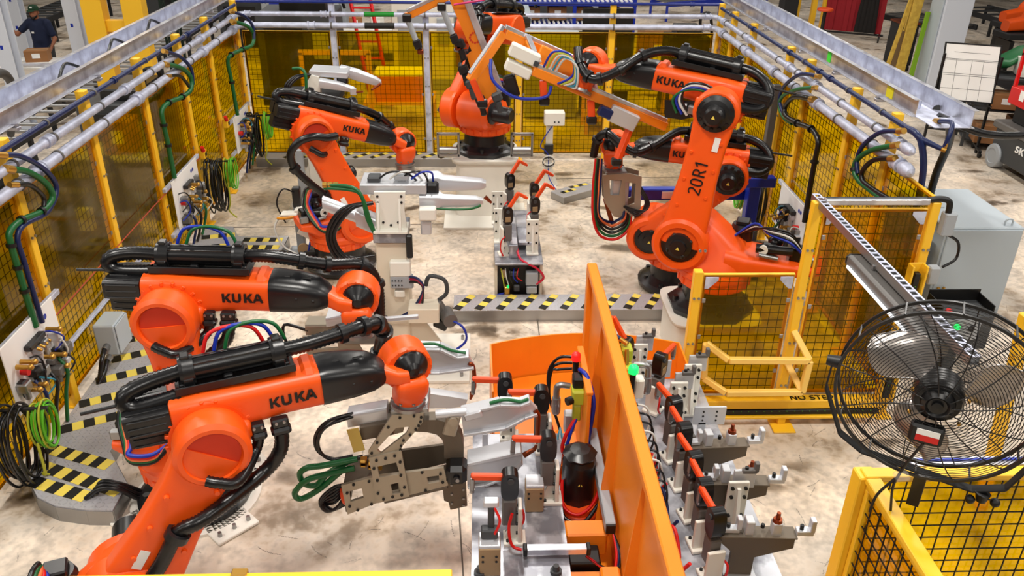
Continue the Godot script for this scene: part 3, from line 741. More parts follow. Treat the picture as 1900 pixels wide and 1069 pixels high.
	g = G.new(H); g.cyl(V(-tl * 0.45, 0.80, 0.20), V(-tl * 0.45, 0.80, 0.235), 0.045, 0.045, 18); part(o, "gauge", g, M.white)
	g = G.new(H); g.box(V(-tl * 0.9, 0.73, 0.17), V(0.10, 0.08, 0.05), 0.008); part(o, "connector", g, M.steel); g = G.new(H); g.cyl(V(-tl * 0.6, 0.74, 0.24), V(-tl * 0.42, 0.75, 0.24), 0.02); part(o, "connector", g, M.steel)
	var hs = [M.rubber, M.green, M.hoseor, M.red, M.blue] if s > 0 else [M.rubber, M.rubber, M.whitehose, M.rubber, M.blue]
	for k in 5:
		g = G.new(H)
		var e = 0.016 * k
		if s < 0: g.tube([V(-tl * 0.8, 0.80, 0.10 + e), V(-tl * 0.68, 0.96 - e, 0.12 + e), V(-tl * 0.48, 0.98 - e, 0.10), V(-0.32, 0.90 + e, 0.0), V(-0.14, 0.80, -0.05 + e)], 0.012, 7, 6)
		else: g.tube([V(-0.02, 0.70, 0.33 - e), V(-0.12, 0.62 + e, 0.37), V(-0.28, 0.62 + e, 0.36), V(-tl * 0.75 + e, 0.72, 0.26 + e * 0.3), V(-tl * 0.85 + e, 0.88, 0.12), V(-tl * 0.7 + e, 1.0 - e, -0.06), V(-0.26, 1.0 - e, -0.14)], 0.017 if s > 0 else 0.011, 7, 6)
		part(o, "supply_hose", g, hs[k])
	# link arm, on the camera side
	var P2: Vector3 = d.a2 + w * 0.27
	var P3: Vector3 = d.a3 + w * 0.27 - v * 0.06
	var lz = (P3 - P2).normalized(); var lx = lz.cross(w).normalized()
	var ll = (P3 - P2).length()
	g = G.new()
	var secs = []
	for q in [[0.0, 0.20, 0.085, 5], [0.10, 0.215, 0.09, 5], [0.25, 0.205, 0.09, 5], [0.5, 0.175, 0.085, 5], [0.75, 0.17, 0.08, 5], [0.9, 0.185, 0.08, 5], [1.0, 0.185, 0.08, 5]]:
		secs.append([P2 + lz * ll * q[0], lx * q[1], w * q[2], float(q[3])])
	g.loft(secs, 28)
	var big = 0.26; var sm = 0.205
	g.lathe(P2 - w * 0.10, w, [Vector2(0, 0), Vector2(big, 0), Vector2(big + 0.01, 0.03), Vector2(big + 0.01, 0.17), Vector2(big - 0.02, 0.20), Vector2(big - 0.07, 0.20), Vector2(big - 0.08, 0.16), Vector2(0, 0.16)], 32)
	g.lathe(P3 - w * 0.10, w, [Vector2(0, 0), Vector2(sm, 0), Vector2(sm + 0.005, 0.03), Vector2(sm + 0.005, 0.17), Vector2(sm - 0.02, 0.195), Vector2(sm - 0.045, 0.195), Vector2(sm - 0.055, 0.165), Vector2(0, 0.165)], 32)
	for k in 6: g.cyl(P2 + lz * ll * (0.3 + 0.1 * k) + lx * 0.12 * (1 if k % 2 else -1) + w * 0.07, P2 + lz * ll * (0.3 + 0.1 * k) + lx * 0.12 * (1 if k % 2 else -1) + w * 0.10, 0.018, 0.015, 8)
	part(o, "link_arm", g, M.kuka)
	g = G.new(); g.lathe(P3 + w * 0.062, w, [Vector2(0, 0.008), Vector2(sm - 0.057, 0.008), Vector2(sm - 0.057, 0)], 28); part(o, "elbow_cover", g, M.kukadark)
	g = G.new()   # toothed flange behind the elbow
	g.lathe(P3 - w * 0.13, w, [Vector2(0, 0), Vector2(sm + 0.02, 0), Vector2(sm + 0.02, 0.03), Vector2(0, 0.03)], 28)
	for k in 20:
		var a = TAU * k / 20
		g.box(P3 - w * 0.115 + (lx * cos(a) + lz * sin(a)) * (sm + 0.022), V(0.03, 0.022, 0.03), 0.004, Basis(lx * cos(a) + lz * sin(a), -lx * sin(a) + lz * cos(a), w))
	part(o, "elbow_flange", g, M.kuka)
	if d.get("hubs"):
		for q in [[P3, 0.15]]:
			g = G.new(); g.lathe(q[0] + w * 0.06, w, [Vector2(q[1] + 0.02, 0), Vector2(q[1] + 0.02, 0.05), Vector2(q[1] - 0.02, 0.07), Vector2(q[1] * 0.62, 0.08), Vector2(q[1] * 0.6, 0.16), Vector2(q[1] * 0.45, 0.18), Vector2(0, 0.18)], 22)
			for k in 12:
				var a = TAU * k / 12
				g.nut(q[0] + w * 0.11 + (lx * cos(a) + lz * sin(a)) * q[1] * 0.95, w, 0.02)
			var x = part(o, "joint_motor", g, M.black)
			g = G.new(); g.prism([Vector2(-0.018, -0.014), Vector2(0.018, -0.014), Vector2(0, 0.018)], Transform3D(Basis(u * s, Vector3.UP, w), q[0] + w * 0.242), 0.003); part(x, "warning_label", g, M.tapey)
		g = G.new(); g.lathe(P2 + w * 0.063, w, [Vector2(0.178, 0.008), Vector2(0.13, 0.01), Vector2(0.125, 0.05), Vector2(0.08, 0.06), Vector2(0.075, 0.09), Vector2(0, 0.095)], 24)
		for k in 4: g.box(P2 + w * 0.09 + (lx * cos(1.57 * k + 0.6) + lz * sin(1.57 * k + 0.6)) * 0.11, V(0.05, 0.05, 0.05), 0.012)
		var y = part(o, "shoulder_motor_front", g, M.black)
		g = G.new(); g.prism([Vector2(-0.018, -0.014), Vector2(0.018, -0.014), Vector2(0, 0.018)], Transform3D(Basis(u * s, Vector3.UP, w), P2 + w * 0.161), 0.003); part(y, "warning_label", g, M.tapey)
	# upper arm
	g = G.new(A)
	g.loft([[V(-0.18, 0.055, 0), V(0, 0.125, 0), V(0, 0, 0.16), 5], [V(-0.17, 0.055, 0), V(0, 0.145, 0), V(0, 0, 0.175), 4.5], [V(0.0, 0.055, 0), V(0, 0.15, 0), V(0, 0, 0.18), 4.5], [V(0.22, 0.06, 0), V(0, 0.132, 0), V(0, 0, 0.165), 4.5], [V(0.45, 0.06, 0), V(0, 0.122, 0), V(0, 0, 0.15), 4.2], [V(0.655, 0.055, 0), V(0, 0.122, 0), V(0, 0, 0.148), 4], [V(0.66, 0.055, 0), V(0, 0.115, 0), V(0, 0, 0.14), 4]], 32)
	g.lathe(V(0, -0.01, -0.2), V(0, 0, 1), [Vector2(0, 0), Vector2(0.19, 0), Vector2(0.19, 0.36), Vector2(0, 0.36)], 28)
	g.loft([[V(0.16, -0.06, 0.155), V(0.07, 0, 0), V(0, 0.07, 0), 4], [V(0.16, -0.06, 0.20), V(0.065, 0, 0), V(0, 0.065, 0), 4], [V(0.16, -0.06, 0.23), V(0.03, 0, 0), V(0, 0.03, 0), 2]], 16)
	g.box(V(0.60, 0.15, 0.0), V(0.10, 0.10, 0.22), 0.03)
	part(o, "upper_arm", g, M.kuka)
	var ua = o.get_child(o.get_child_count() - 1)
	words(ua, "lettering", "KUKA", A * V(0.485, 0.065, 0.156), u * s, v, 0.066, 0.27, M.ink)
	# motors at the tail
	g = G.new(A)
	for q in [[0.10, 0.09], [0.10, -0.09], [-0.035, 0.0]]:
		g.loft([[V(-0.18, q[0], q[1]), V(0, 0.075, 0), V(0, 0, 0.08), 6], [V(-0.36, q[0], q[1]), V(0, 0.07, 0), V(0, 0, 0.075), 6], [V(-0.42, q[0], q[1]), V(0, 0.066, 0), V(0, 0, 0.07), 6]], 24)
		for k in 3: g.box(V(-0.30, q[0] - 0.045 + 0.045 * k, q[1]), V(0.20, 0.012, 0.165), 0.003)
		for k in 2: g.box(V(-0.30, q[0], q[1] - 0.03 + 0.06 * k), V(0.20, 0.15, 0.012), 0.003)
	part(o, "wrist_motors", g, M.black)
	# black forearm cover
	g = G.new(A)
	g.loft([[V(0.655, 0.055, 0), V(0, 0.128, 0), V(0, 0, 0.155), 3.6], [V(0.70, 0.055, 0), V(0, 0.130, 0), V(0, 0, 0.157), 3.4], [V(0.86, 0.045, 0), V(0, 0.122, 0), V(0, 0, 0.15), 3.2], [V(0.97, 0.035, 0), V(0, 0.105, 0), V(0, 0, 0.135), 3], [V(1.03, 0.025, 0), V(0, 0.08, 0), V(0, 0, 0.11), 2.6], [V(1.07, 0.015, 0), V(0, 0.05, 0), V(0, 0, 0.075), 2.3]], 32)
	part(o, "forearm_cover", g, M.cast)
	var fc = o.get_child(o.get_child_count() - 1)
	g = G.new(A)
	for q in [[0.76, 0.176], [0.90, 0.166]]: g.box(V(q[0], q[1], 0.03), V(0.06, 0.006, 0.02), 0.002)
	g.box(V(0.95, 0.04, 0.137), V(0.02, 0.02, 0.012), 0.004); g.box(V(0.84, 0.06, 0.150), V(0.016, 0.016, 0.008), 0.003)
	part(fc, "cover_slot", g, M.ink)
	# wrist: neck, ring, black cone, hand
	g = G.new(A)
	g.loft([[V(1.03, 0.02, 0), V(0, 0.062, 0), V(0, 0, 0.085), 4], [V(1.12, 0.0, 0.04), V(0, 0.055, 0), V(0, 0, 0.095), 4], [V(L - 0.02, -0.01, 0.05), V(0, 0.055, 0), V(0, 0, 0.09), 4]], 20)
	g.lathe(V(L, 0, -0.15), V(0, 0, 1), [Vector2(0, 0), Vector2(0.135, 0), Vector2(0.158, 0.02), Vector2(0.158, 0.17), Vector2(0.143, 0.19), Vector2(0, 0.19)], 32)
	for k in 16:
		var a = TAU * k / 16
		g.nut(V(L + cos(a) * 0.145, sin(a) * 0.145, 0.038), V(0, 0, 1), 0.006)
	part(o, "wrist", g, M.kuka)
	g = G.new(A); g.lathe(V(L + 0.015, 0.02, 0.038), V(0, 0, 1), [Vector2(0.112, 0), Vector2(0.104, 0.02), Vector2(0.06, 0.06), Vector2(0.03, 0.08), Vector2(0, 0.083)], 26); part(o, "wrist_cover", g, M.rubber)
	var fd: Vector3 = d.get("fd", -Vector3.UP); var fo: Vector3 = d.a5 + w * 0.03
	var fx = w.cross(fd).normalized()
	g = G.new()
	g.loft([[fo + w * 0.06 + fd * 0.025, fx * 0.06, w * 0.04, 3], [fo + w * 0.06 + fd * 0.035, fx * 0.09, w * 0.06, 3.5], [fo + w * 0.055 + fd * 0.07, fx * 0.105, w * 0.075, 4], [fo + w * 0.03 + fd * 0.13, fx * 0.105, w * 0.09, 4], [fo + w * 0.0 + fd * 0.17, fx * 0.105, w * 0.105, 3], [fo - w * 0.02 + fd * 0.21, fx * 0.108, w * 0.108, 2], [fo - w * 0.02 + fd * 0.235, fx * 0.10, w * 0.10, 2]], 28)
	part(o, "hand", g, M.kuka)
	g = G.new(); g.lathe(fo - w * 0.02 + fd * 0.23, fd, [Vector2(0, 0), Vector2(0.095, 0), Vector2(0.095, 0.02), Vector2(0.12, 0.02), Vector2(0.12, 0.045), Vector2(0, 0.045)], 24)
	for k in 8:
		var a = TAU * k / 8
		g.nut(fo - w * 0.02 + fd * 0.205 + (fx * cos(a) + w * sin(a)) * 0.108, fd, 0.012)
	part(o, "tool_flange", g, M.steel)
	# dress pack: tray, spring housing with collars, hoses
	var hv = 0.295; var hw = -0.02
	g = G.new(A)
	g.box(V(0.20, 0.212, hw), V(0.66, 0.012, 0.24), 0.003); g.box(V(0.20, 0.235, hw + 0.12), V(0.66, 0.05, 0.01), 0.003)
	for x in [-0.08, 0.16, 0.48]: g.box(V(x, 0.235, hw), V(0.05, 0.05, 0.18), 0.006)
	part(o, "hose_tray", g, M.cast)
	g = G.new(A)
	for x in [-0.10, 0.17, 0.50]: g.nut(V(x, 0.218, hw + 0.09), V(0, 1, 0), 0.016)
	part(o, "tray_bolt", g, M.steel, "stuff")
	g = G.new(A); g.lathe(V(-0.06, hv, hw), V(1, 0, 0), [Vector2(0, 0), Vector2(0.07, 0), Vector2(0.07, 0.52), Vector2(0, 0.52)], 20)
	for k in 5: g.box(V(0.2, hv + 0.07 * cos(0.7 * k - 1.4), hw + 0.07 * sin(0.7 * k - 1.4)), V(0.44, 0.008, 0.008), 0.0)
	part(o, "spring_housing", g, M.rubber)
	for x in [-0.05, 0.45]:
		g = G.new(A); g.lathe(V(x - 0.04, hv, hw), V(1, 0, 0), [Vector2(0.06, 0), Vector2(0.088, 0), Vector2(0.092, 0.02), Vector2(0.088, 0.08), Vector2(0.06, 0.08)], 18)
		g.box(V(x, hv + 0.09, hw), V(0.05, 0.03, 0.06), 0.006); g.box(V(x, hv - 0.05, hw + 0.08), V(0.06, 0.09, 0.03), 0.006)
		part(o, "housing_collar", g, M.cast)
	var fr: Array = d.get("front", [V(0.44, hv, hw), V(0.62, hv + 0.005, hw - 0.01), V(0.85, 0.25, -0.07), V(1.02, 0.2, -0.12), V(L + 0.02, 0.15, -0.22), V(L + 0.12, -0.02, -0.26), V(L + 0.14, -0.28, -0.2), V(L + 0.12, -0.45, -0.16)])
	g = G.new(A); g.tube(fr, 0.047, 12, 6, 0.022); part(o, "ribbed_hose", g, M.rubber)
	for i in range(2, fr.size() - 1):
		var dd = (fr[i + 1] - fr[i - 1]).normalized()
		g = G.new(A); g.lathe(fr[i] - dd * 0.022, dd, [Vector2(0.045, 0), Vector2(0.063, 0.003), Vector2(0.063, 0.041), Vector2(0.045, 0.044)], 14); part(o, "hose_ring", g, M.cast)
	var lo: Array = d.get("loop", [V(-0.06, hv, hw), V(-0.26, hv + 0.005, hw), V(-0.39, hv - 0.02, hw + 0.01), V(-0.42, hv - 0.075, hw + 0.02), V(-0.34, hv - 0.115, hw + 0.03), V(-0.12, hv - 0.10, hw + 0.06)])
	g = G.new(A); g.tube(lo, d.get("loopr", 0.05), 12, 6, 0.022); part(o, "return_loop", g, M.rubber)
	g = G.new(A); g.cyl(V(-0.05, hv - 0.10, hw + 0.04), V(-0.62, hv - 0.105, hw + 0.05), 0.011, 0.011, 8); part(o, "guide_rod", g, M.rubber)
	for q in d.get("top", []):
		g = G.new(A); g.tube([V(q[1], hv + 0.05, hw - 0.07), V(q[1] + 0.05, hv + 0.15, hw - 0.09), V(q[1] + 0.17, hv + 0.17, hw - 0.10), V(q[1] + 0.29, hv + 0.13, hw - 0.10), V(q[1] + 0.34, hv + 0.02, hw - 0.09)], 0.012, 7, 6); part(o, "air_line", g, q[0])
	if s > 0:
		# two hoses clamped under the arm, one ending at the elbow and one running down the link
		for x in [0.26, 0.385]:
			g = G.new(A); g.box(V(x, -0.06, 0.175), V(0.075 if x < 0.3 else 0.10, 0.06, 0.06), 0.01); g.box(V(x, -0.11, 0.18), V(0.09 if x < 0.3 else 0.115, 0.05, 0.08), 0.015)
			part(o, "hose_clamp", g, M.cast)
			g = G.new(A)
			for k in 2: g.cyl(V(x - 0.022 + 0.044 * k, -0.045, 0.207), V(x - 0.022 + 0.044 * k, -0.045, 0.217), 0.009, 0.009, 8)
			part(o, "clamp_bolt", g, M.steel, "stuff")
		var E = Transform3D(Basis(u, v, w), P3)
		g = G.new(); g.tube([A * V(0.26, -0.12, 0.18), A * V(0.22, -0.21, 0.20), E * V(0.10, -0.17, 0.13), E * V(0.0, -0.14, 0.14), E * V(-0.06, -0.12, 0.12)], 0.034, 10, 6, 0.016); part(o, "elbow_hose", g, M.rubber)
		if d.has("lower"):
			g = G.new(); g.tube(d.lower, 0.045, 12, 6, 0.02); part(o, "link_hose", g, M.rubber)
			for i in [5, 7]:
				g = G.new(); g.lathe(d.lower[i], d.lower[i + 1] - d.lower[i], [Vector2(0.045, -0.03), Vector2(0.065, -0.027), Vector2(0.065, 0.027), Vector2(0.045, 0.03)], 14); part(o, "hose_ring", g, M.cast)
		var mid = P2 + lz * ll * 0.52 + w * 0.13 + lx * 0.02
		if not d.has("lower"): g = G.new(); g.tube([A * V(0.385, -0.13, 0.18), A * V(0.36, -0.24, 0.20), A * V(0.24, -0.36, 0.22), mid + lz * 0.16 + lx * 0.10, mid + lz * 0.02, mid - lz * 0.2, P2 + lz * 0.15 + w * 0.15, P2 - lz * 0.1 + w * 0.2], 0.045, 12, 6, 0.02); part(o, "link_hose", g, M.rubber)
		if not d.has("lower"): g = G.new(); g.lathe(mid - lz * 0.02, lz, [Vector2(0.05, 0), Vector2(0.07, 0.003), Vector2(0.07, 0.05), Vector2(0.05, 0.055)], 14); g.bar(mid - w * 0.02, mid - w * 0.10, 0.05, 0.05, 0.008); part(o, "hose_clamp", g, M.cast)
	if s < 0:
		# black side bracket under the arm with loose air lines
		g = G.new(A); g.prism([Vector2(0.12, -0.02), Vector2(0.50, -0.10), Vector2(0.46, -0.26), Vector2(0.30, -0.24), Vector2(0.14, -0.16)], Transform3D(Basis(), V(0, 0, 0.185)), 0.012); part(o, "side_bracket", g, M.black)
		for k in 4:
			g = G.new(A); g.tube([V(0.02, 0.02 + 0.02 * k, 0.20), V(0.18, 0.08 + 0.02 * k, 0.24), V(0.33, 0.05 + 0.015 * k, 0.25), V(0.42 - 0.03 * k, -0.06, 0.24), V(0.36 - 0.05 * k, -0.18, 0.22)], 0.013, 7, 6); part(o, "air_line", g, [M.green, M.blue, M.whitehose, M.rubber][k])
		g = G.new(A); g.box(V(0.22, -0.12, 0.215), V(0.10, 0.08, 0.06), 0.012); g.cyl(V(0.28, -0.10, 0.21), V(0.36, -0.12, 0.21), 0.025); part(o, "valve", g, M.steel)
	# warning labels on link and column
	g = G.new(); g.box(P2 + lz * ll * d.get("lab", 0.30) + w * 0.091 - lx * 0.08 * s, V(0.055, 0.13, 0.003), 0.0, Basis(lx, lz, w)); part(o, "warning_label", g, M.paper)
	return [o, P2, P3, lx, lz, w, H]

func robots():
	robot("nearest orange robot, holding the large steel weld gun over the turntable", {"base": V(-2.22, 0, -3.5), "ped": 0.0, "a2": V(-2.14, 0.75, -3.79), "a3": V(-1.6, 1.70, -4.0), "a5": V(-0.47, 1.73, -4.42), "s": 1.0, "tail": 0.42, "top": [[M.red, 0.05], [M.blue, 0.11], [M.green, 0.17]],
		"front": [V(0.44, 0.295, -0.02), V(0.62, 0.30, -0.02), V(0.84, 0.30, -0.06), V(0.98, 0.295, -0.10), V(1.08, 0.25, -0.16), V(1.13, 0.14, -0.24), V(1.10, -0.05, -0.30), V(1.04, -0.25, -0.28)],
		"loop": [V(-0.06, 0.295, -0.02), V(-0.24, 0.27, -0.02), V(-0.37, 0.24, 0.0), V(-0.40, 0.19, 0.02), V(-0.33, 0.155, 0.04), V(-0.10, 0.19, 0.06)]})
	var r = robot("second orange robot from the camera, its arm straight and level behind the nearest one", {"base": V(-2.28, 0, -5.22), "ped": 0.03, "a2": V(-2.02, 0.72, -5.2), "a3": V(-2.11, 1.86, -5.16), "a5": V(-0.88, 1.80, -5.2), "s": 1.0, "tail": 0.46, "round": true, "top": [[M.blue, 0.02], [M.green, 0.08]]})
	# white steel floor plate with four bolted lugs under that robot
	var o = thing("floor_plate", "white steel anchor plate bolted to the floor under the second robot", "anchor plate", V(-2.28, 0, -5.22))
	var g = G.new(); g.lathe(V(-2.28, 0, -5.22), V(0, 1, 0), [Vector2(0, 0), Vector2(0.5, 0), Vector2(0.5, 0.028), Vector2(0, 0.028)], 32)
	for k in 4:
		var a = PI / 4 + PI / 2 * k
		g.box(V(-2.28 + cos(a) * 0.52, 0.014, -5.22 + sin(a) * 0.52), V(0.22, 0.028, 0.34), 0.006, Basis(Vector3.UP, -a))
	part(o, "plate", g, M.white)
	g = G.new()
	for k in 4:
		for e in [-0.12, 0, 0.12]:
			var a = PI / 4 + PI / 2 * k
			g.cyl(V(-2.28 + cos(a) * 0.56 - sin(a) * e, 0.028, -5.22 + sin(a) * 0.56 + cos(a) * e), V(-2.28 + cos(a) * 0.56 - sin(a) * e, 0.065, -5.22 + sin(a) * 0.56 + cos(a) * e), 0.018, 0.015, 8)
	part(o, "anchor_bolt", g, M.steel, "stuff")
	robot("third orange robot along the left, leaning back with its wrist over the white pedestal", {"base": V(-1.74, 0, -9.42), "ped": 0.03, "a2": V(-1.55, 0.68, -9.47), "a3": V(-1.94, 1.86, -9.25), "a5": V(-0.93, 1.48, -9.75), "s": 1.0, "tail": 0.5, "round": true, "lower": [V(-1.60, 1.80, -8.98), V(-1.68, 1.82, -8.86), V(-1.80, 1.85, -8.80), V(-1.96, 1.80, -8.78), V(-2.07, 1.66, -8.78), V(-2.05, 1.48, -8.82), V(-1.93, 1.30, -8.88), V(-1.78, 1.10, -8.98), V(-1.66, 0.9, -9.06)],
		"front": [V(0.44, 0.295, -0.02), V(0.62, 0.28, -0.02), V(0.85, 0.22, -0.12), V(1.05, 0.12, -0.2), V(1.28, -0.02, -0.2), V(1.36, -0.12, -0.06), V(1.30, -0.28, 0.02), V(1.22, -0.42, 0.05)]})
	r = robot("large orange robot on the right marked 20R1, holding the long gripper frame", {"base": V(2.34, 0, -7.42), "ped": 0.5, "a2": V(2.04, 1.26, -7.56), "a3": V(2.26, 2.60, -7.62), "a5": V(1.06, 2.78, -8.12), "fd": V(-0.35, -0.85, 0.35).normalized(), "s": -1.0, "tail": 0.98, "hubs": true, "lab": 0.79,
		"front": [V(0.44, 0.295, -0.02), V(0.62, 0.30, 0.02), V(0.80, 0.24, 0.14), V(0.95, 0.10, 0.26), V(1.12, -0.02, 0.30), V(1.24, -0.03, 0.28), V(1.36, 0.06, 0.22), V(1.42, 0.18, 0.16)],
		"loop": [V(-0.06, 0.295, -0.02), V(-0.22, 0.28, 0.0), V(-0.36, 0.20, 0.04), V(-0.40, 0.08, 0.10), V(-0.30, 0.0, 0.17), V(-0.08, 0.02, 0.2), V(0.10, 0.06, 0.2)]})
	words(r[0].get_node("link_arm"), "lettering", "20R1", r[1] + r[4] * 0.68 + r[5] * 0.090, r[4], r[5].cross(r[4]), 0.12, 0.30, M.ink, false)
	g = G.new(); g.loft([[V(2.34, 0, -7.42), V(0.42, 0, 0), V(0, 0, 0.40), 6], [V(2.34, 0.46, -7.42), V(0.42, 0, 0), V(0, 0, 0.40), 6], [V(2.34, 0.465, -7.42), V(0.46, 0, 0), V(0, 0, 0.44), 6], [V(2.34, 0.499, -7.42), V(0.46, 0, 0), V(0, 0, 0.44), 6]], 28)
	solo("robot_pedestal", g, M.white, "white steel pedestal under the large robot marked 20R1, behind the low gate", "pedestal")
	robot("orange robot half hidden behind the robot marked 20R1, holding a hanging weld gun", {"base": V(2.32, 0, -8.85), "ped": 0.03, "a2": V(2.02, 0.70, -8.95), "a3": V(2.72, 1.62, -8.60), "a5": V(1.50, 1.70, -8.95), "s": -1.0, "tail": 0.6, "hubs": true, "round": true,
		"front": [V(0.44, 0.295, -0.02), V(0.62, 0.27, 0.04), V(0.85, 0.12, 0.2), V(1.02, 0.05, 0.26), V(1.2, 0.12, 0.24), V(1.36, 0.18, 0.16), V(1.46, 0.08, 0.12), V(1.48, -0.12, 0.12)],
		"loop": [V(-0.06, 0.295, -0.02), V(-0.22, 0.28, 0.0), V(-0.36, 0.20, 0.04), V(-0.40, 0.08, 0.10), V(-0.30, 0.0, 0.17), V(-0.08, 0.02, 0.2), V(0.10, 0.06, 0.2)]})
	var rear = robot("orange robot at the rear centre on a white pedestal, its arm turned toward the camera", {"base": V(0.06, 0, -11.35), "ped": 0.86, "a2": V(-0.12, 1.5, -11.12), "a3": V(0.34, 2.50, -11.5), "a5": V(-0.20, 2.68, -10.55), "s": 1.0, "tail": 0.35, "lab": 0.8, "hubs": true})
	g = G.new(); g.loft([[V(0.06, 0, -11.3), V(0.45, 0, 0), V(0, 0, 0.42), 7], [V(0.06, 0.05, -11.3), V(0.42, 0, 0), V(0, 0, 0.40), 7], [V(0.06, 0.80, -11.3), V(0.40, 0, 0), V(0, 0, 0.38), 7], [V(0.06, 0.81, -11.3), V(0.46, 0, 0), V(0, 0, 0.44), 7], [V(0.06, 0.859, -11.3), V(0.46, 0, 0), V(0, 0, 0.44), 7]], 28)
	solo("robot_pedestal", g, M.white, "white steel pedestal under the rear centre robot", "pedestal")
	g = G.new(); g.loft([[V(0.09, 1.50, -11.10), V(0.12, 0, 0), V(0, 0.17, 0), 2], [V(0.09, 1.50, -10.985), V(0.12, 0, 0), V(0, 0.17, 0), 2]], 22); g.lathe(V(0.09, 1.48, -11.0), V(0, 0.2, 1), [Vector2(0, 0), Vector2(0.08, 0), Vector2(0.08, 0.06), Vector2(0.05, 0.09), Vector2(0, 0.1)], 14); part(rear[0], "column_recess", g, M.black)
	g = G.new(); g.box(V(0.06, 0.02, -10.95), V(1.15, 0.04, 0.9), 0.006)
	solo("floor_plate", g, M.white, "white steel plate on the floor under the rear robot's pedestal", "anchor plate")
	for sd in [-1, 1]:
		o = thing("handling_frame", "grey rectangular lifting frame beside the rear robot's black foot, " + ("left" if sd < 0 else "right") + " of it", "bracket", V(0.06 + sd * 0.5, 0.90, -10.95), "lifting frames beside the rear robot's foot")
		for y in [0.92, 1.22]:
			g = G.new(); g.box(V(0.06 + sd * 0.5, y, -10.95), V(0.3, 0.04, 0.03), 0.005); part(o, "rail", g, M.steel)
		for x in [-0.14, 0.14]:
			g = G.new(); g.box(V(0.06 + sd * 0.5 + x, 1.07, -10.95), V(0.03, 0.34, 0.03), 0.005); part(o, "stile", g, M.steel)
		g = G.new(); g.cyl(V(0.06 + sd * 0.5 - 0.12, 1.0, -10.93), V(0.06 + sd * 0.5 + 0.12, 1.0, -10.93), 0.045); part(o, "roller", g, M.steel)

# ---------------------------------------------------------------- tools: weld guns, grippers, clamps
func cut_plate(o, called, poly: Array, holes: Array, z: float, d: float, m):
	# a flat plate in the plane z with openings cut through it
	var c = CSGPolygon3D.new(); c.name = called
	c.polygon = PackedVector2Array(poly); c.depth = d; c.material = m
	c.position = V(0, 0, z + d * 0.5) - origin(o)
	for h in holes:
		var k = CSGPolygon3D.new(); k.name = "opening"; k.operation = CSGShape3D.OPERATION_SUBTRACTION
		k.polygon = PackedVector2Array(h); k.depth = d + 0.02; k.position = V(0, 0, 0.01); k.material = m
		c.add_child(k)
	o.add_child(c, true)
	return c

func slab(o, called, poly: Array, z: float, d: float, m):
	var g = G.new(); g.prism(poly, Transform3D(Basis(), V(0, 0, z)), d); return part(o, called, g, m)

func bolts(o, pts: Array, z: float, r = 0.011, m = null):
	var g = G.new()
	for p in pts: g.cyl(V(p.x, p.y, z), V(p.x, p.y, z + 0.010), r, r, 6)
	part(o, "bolt", g, m if m else M.ink, "stuff")

func edge_bolts(poly: Array, inset: float, n: int) -> Array:
	var c = Vector2(); var out = []
	for p in poly: c += p / poly.size()
	for i in poly.size():
		for k in n:
			var p = poly[i].lerp(poly[(i + 1) % poly.size()], (k + 0.5) / n)
			out.append(p + (c - p).normalized() * inset)
	return out

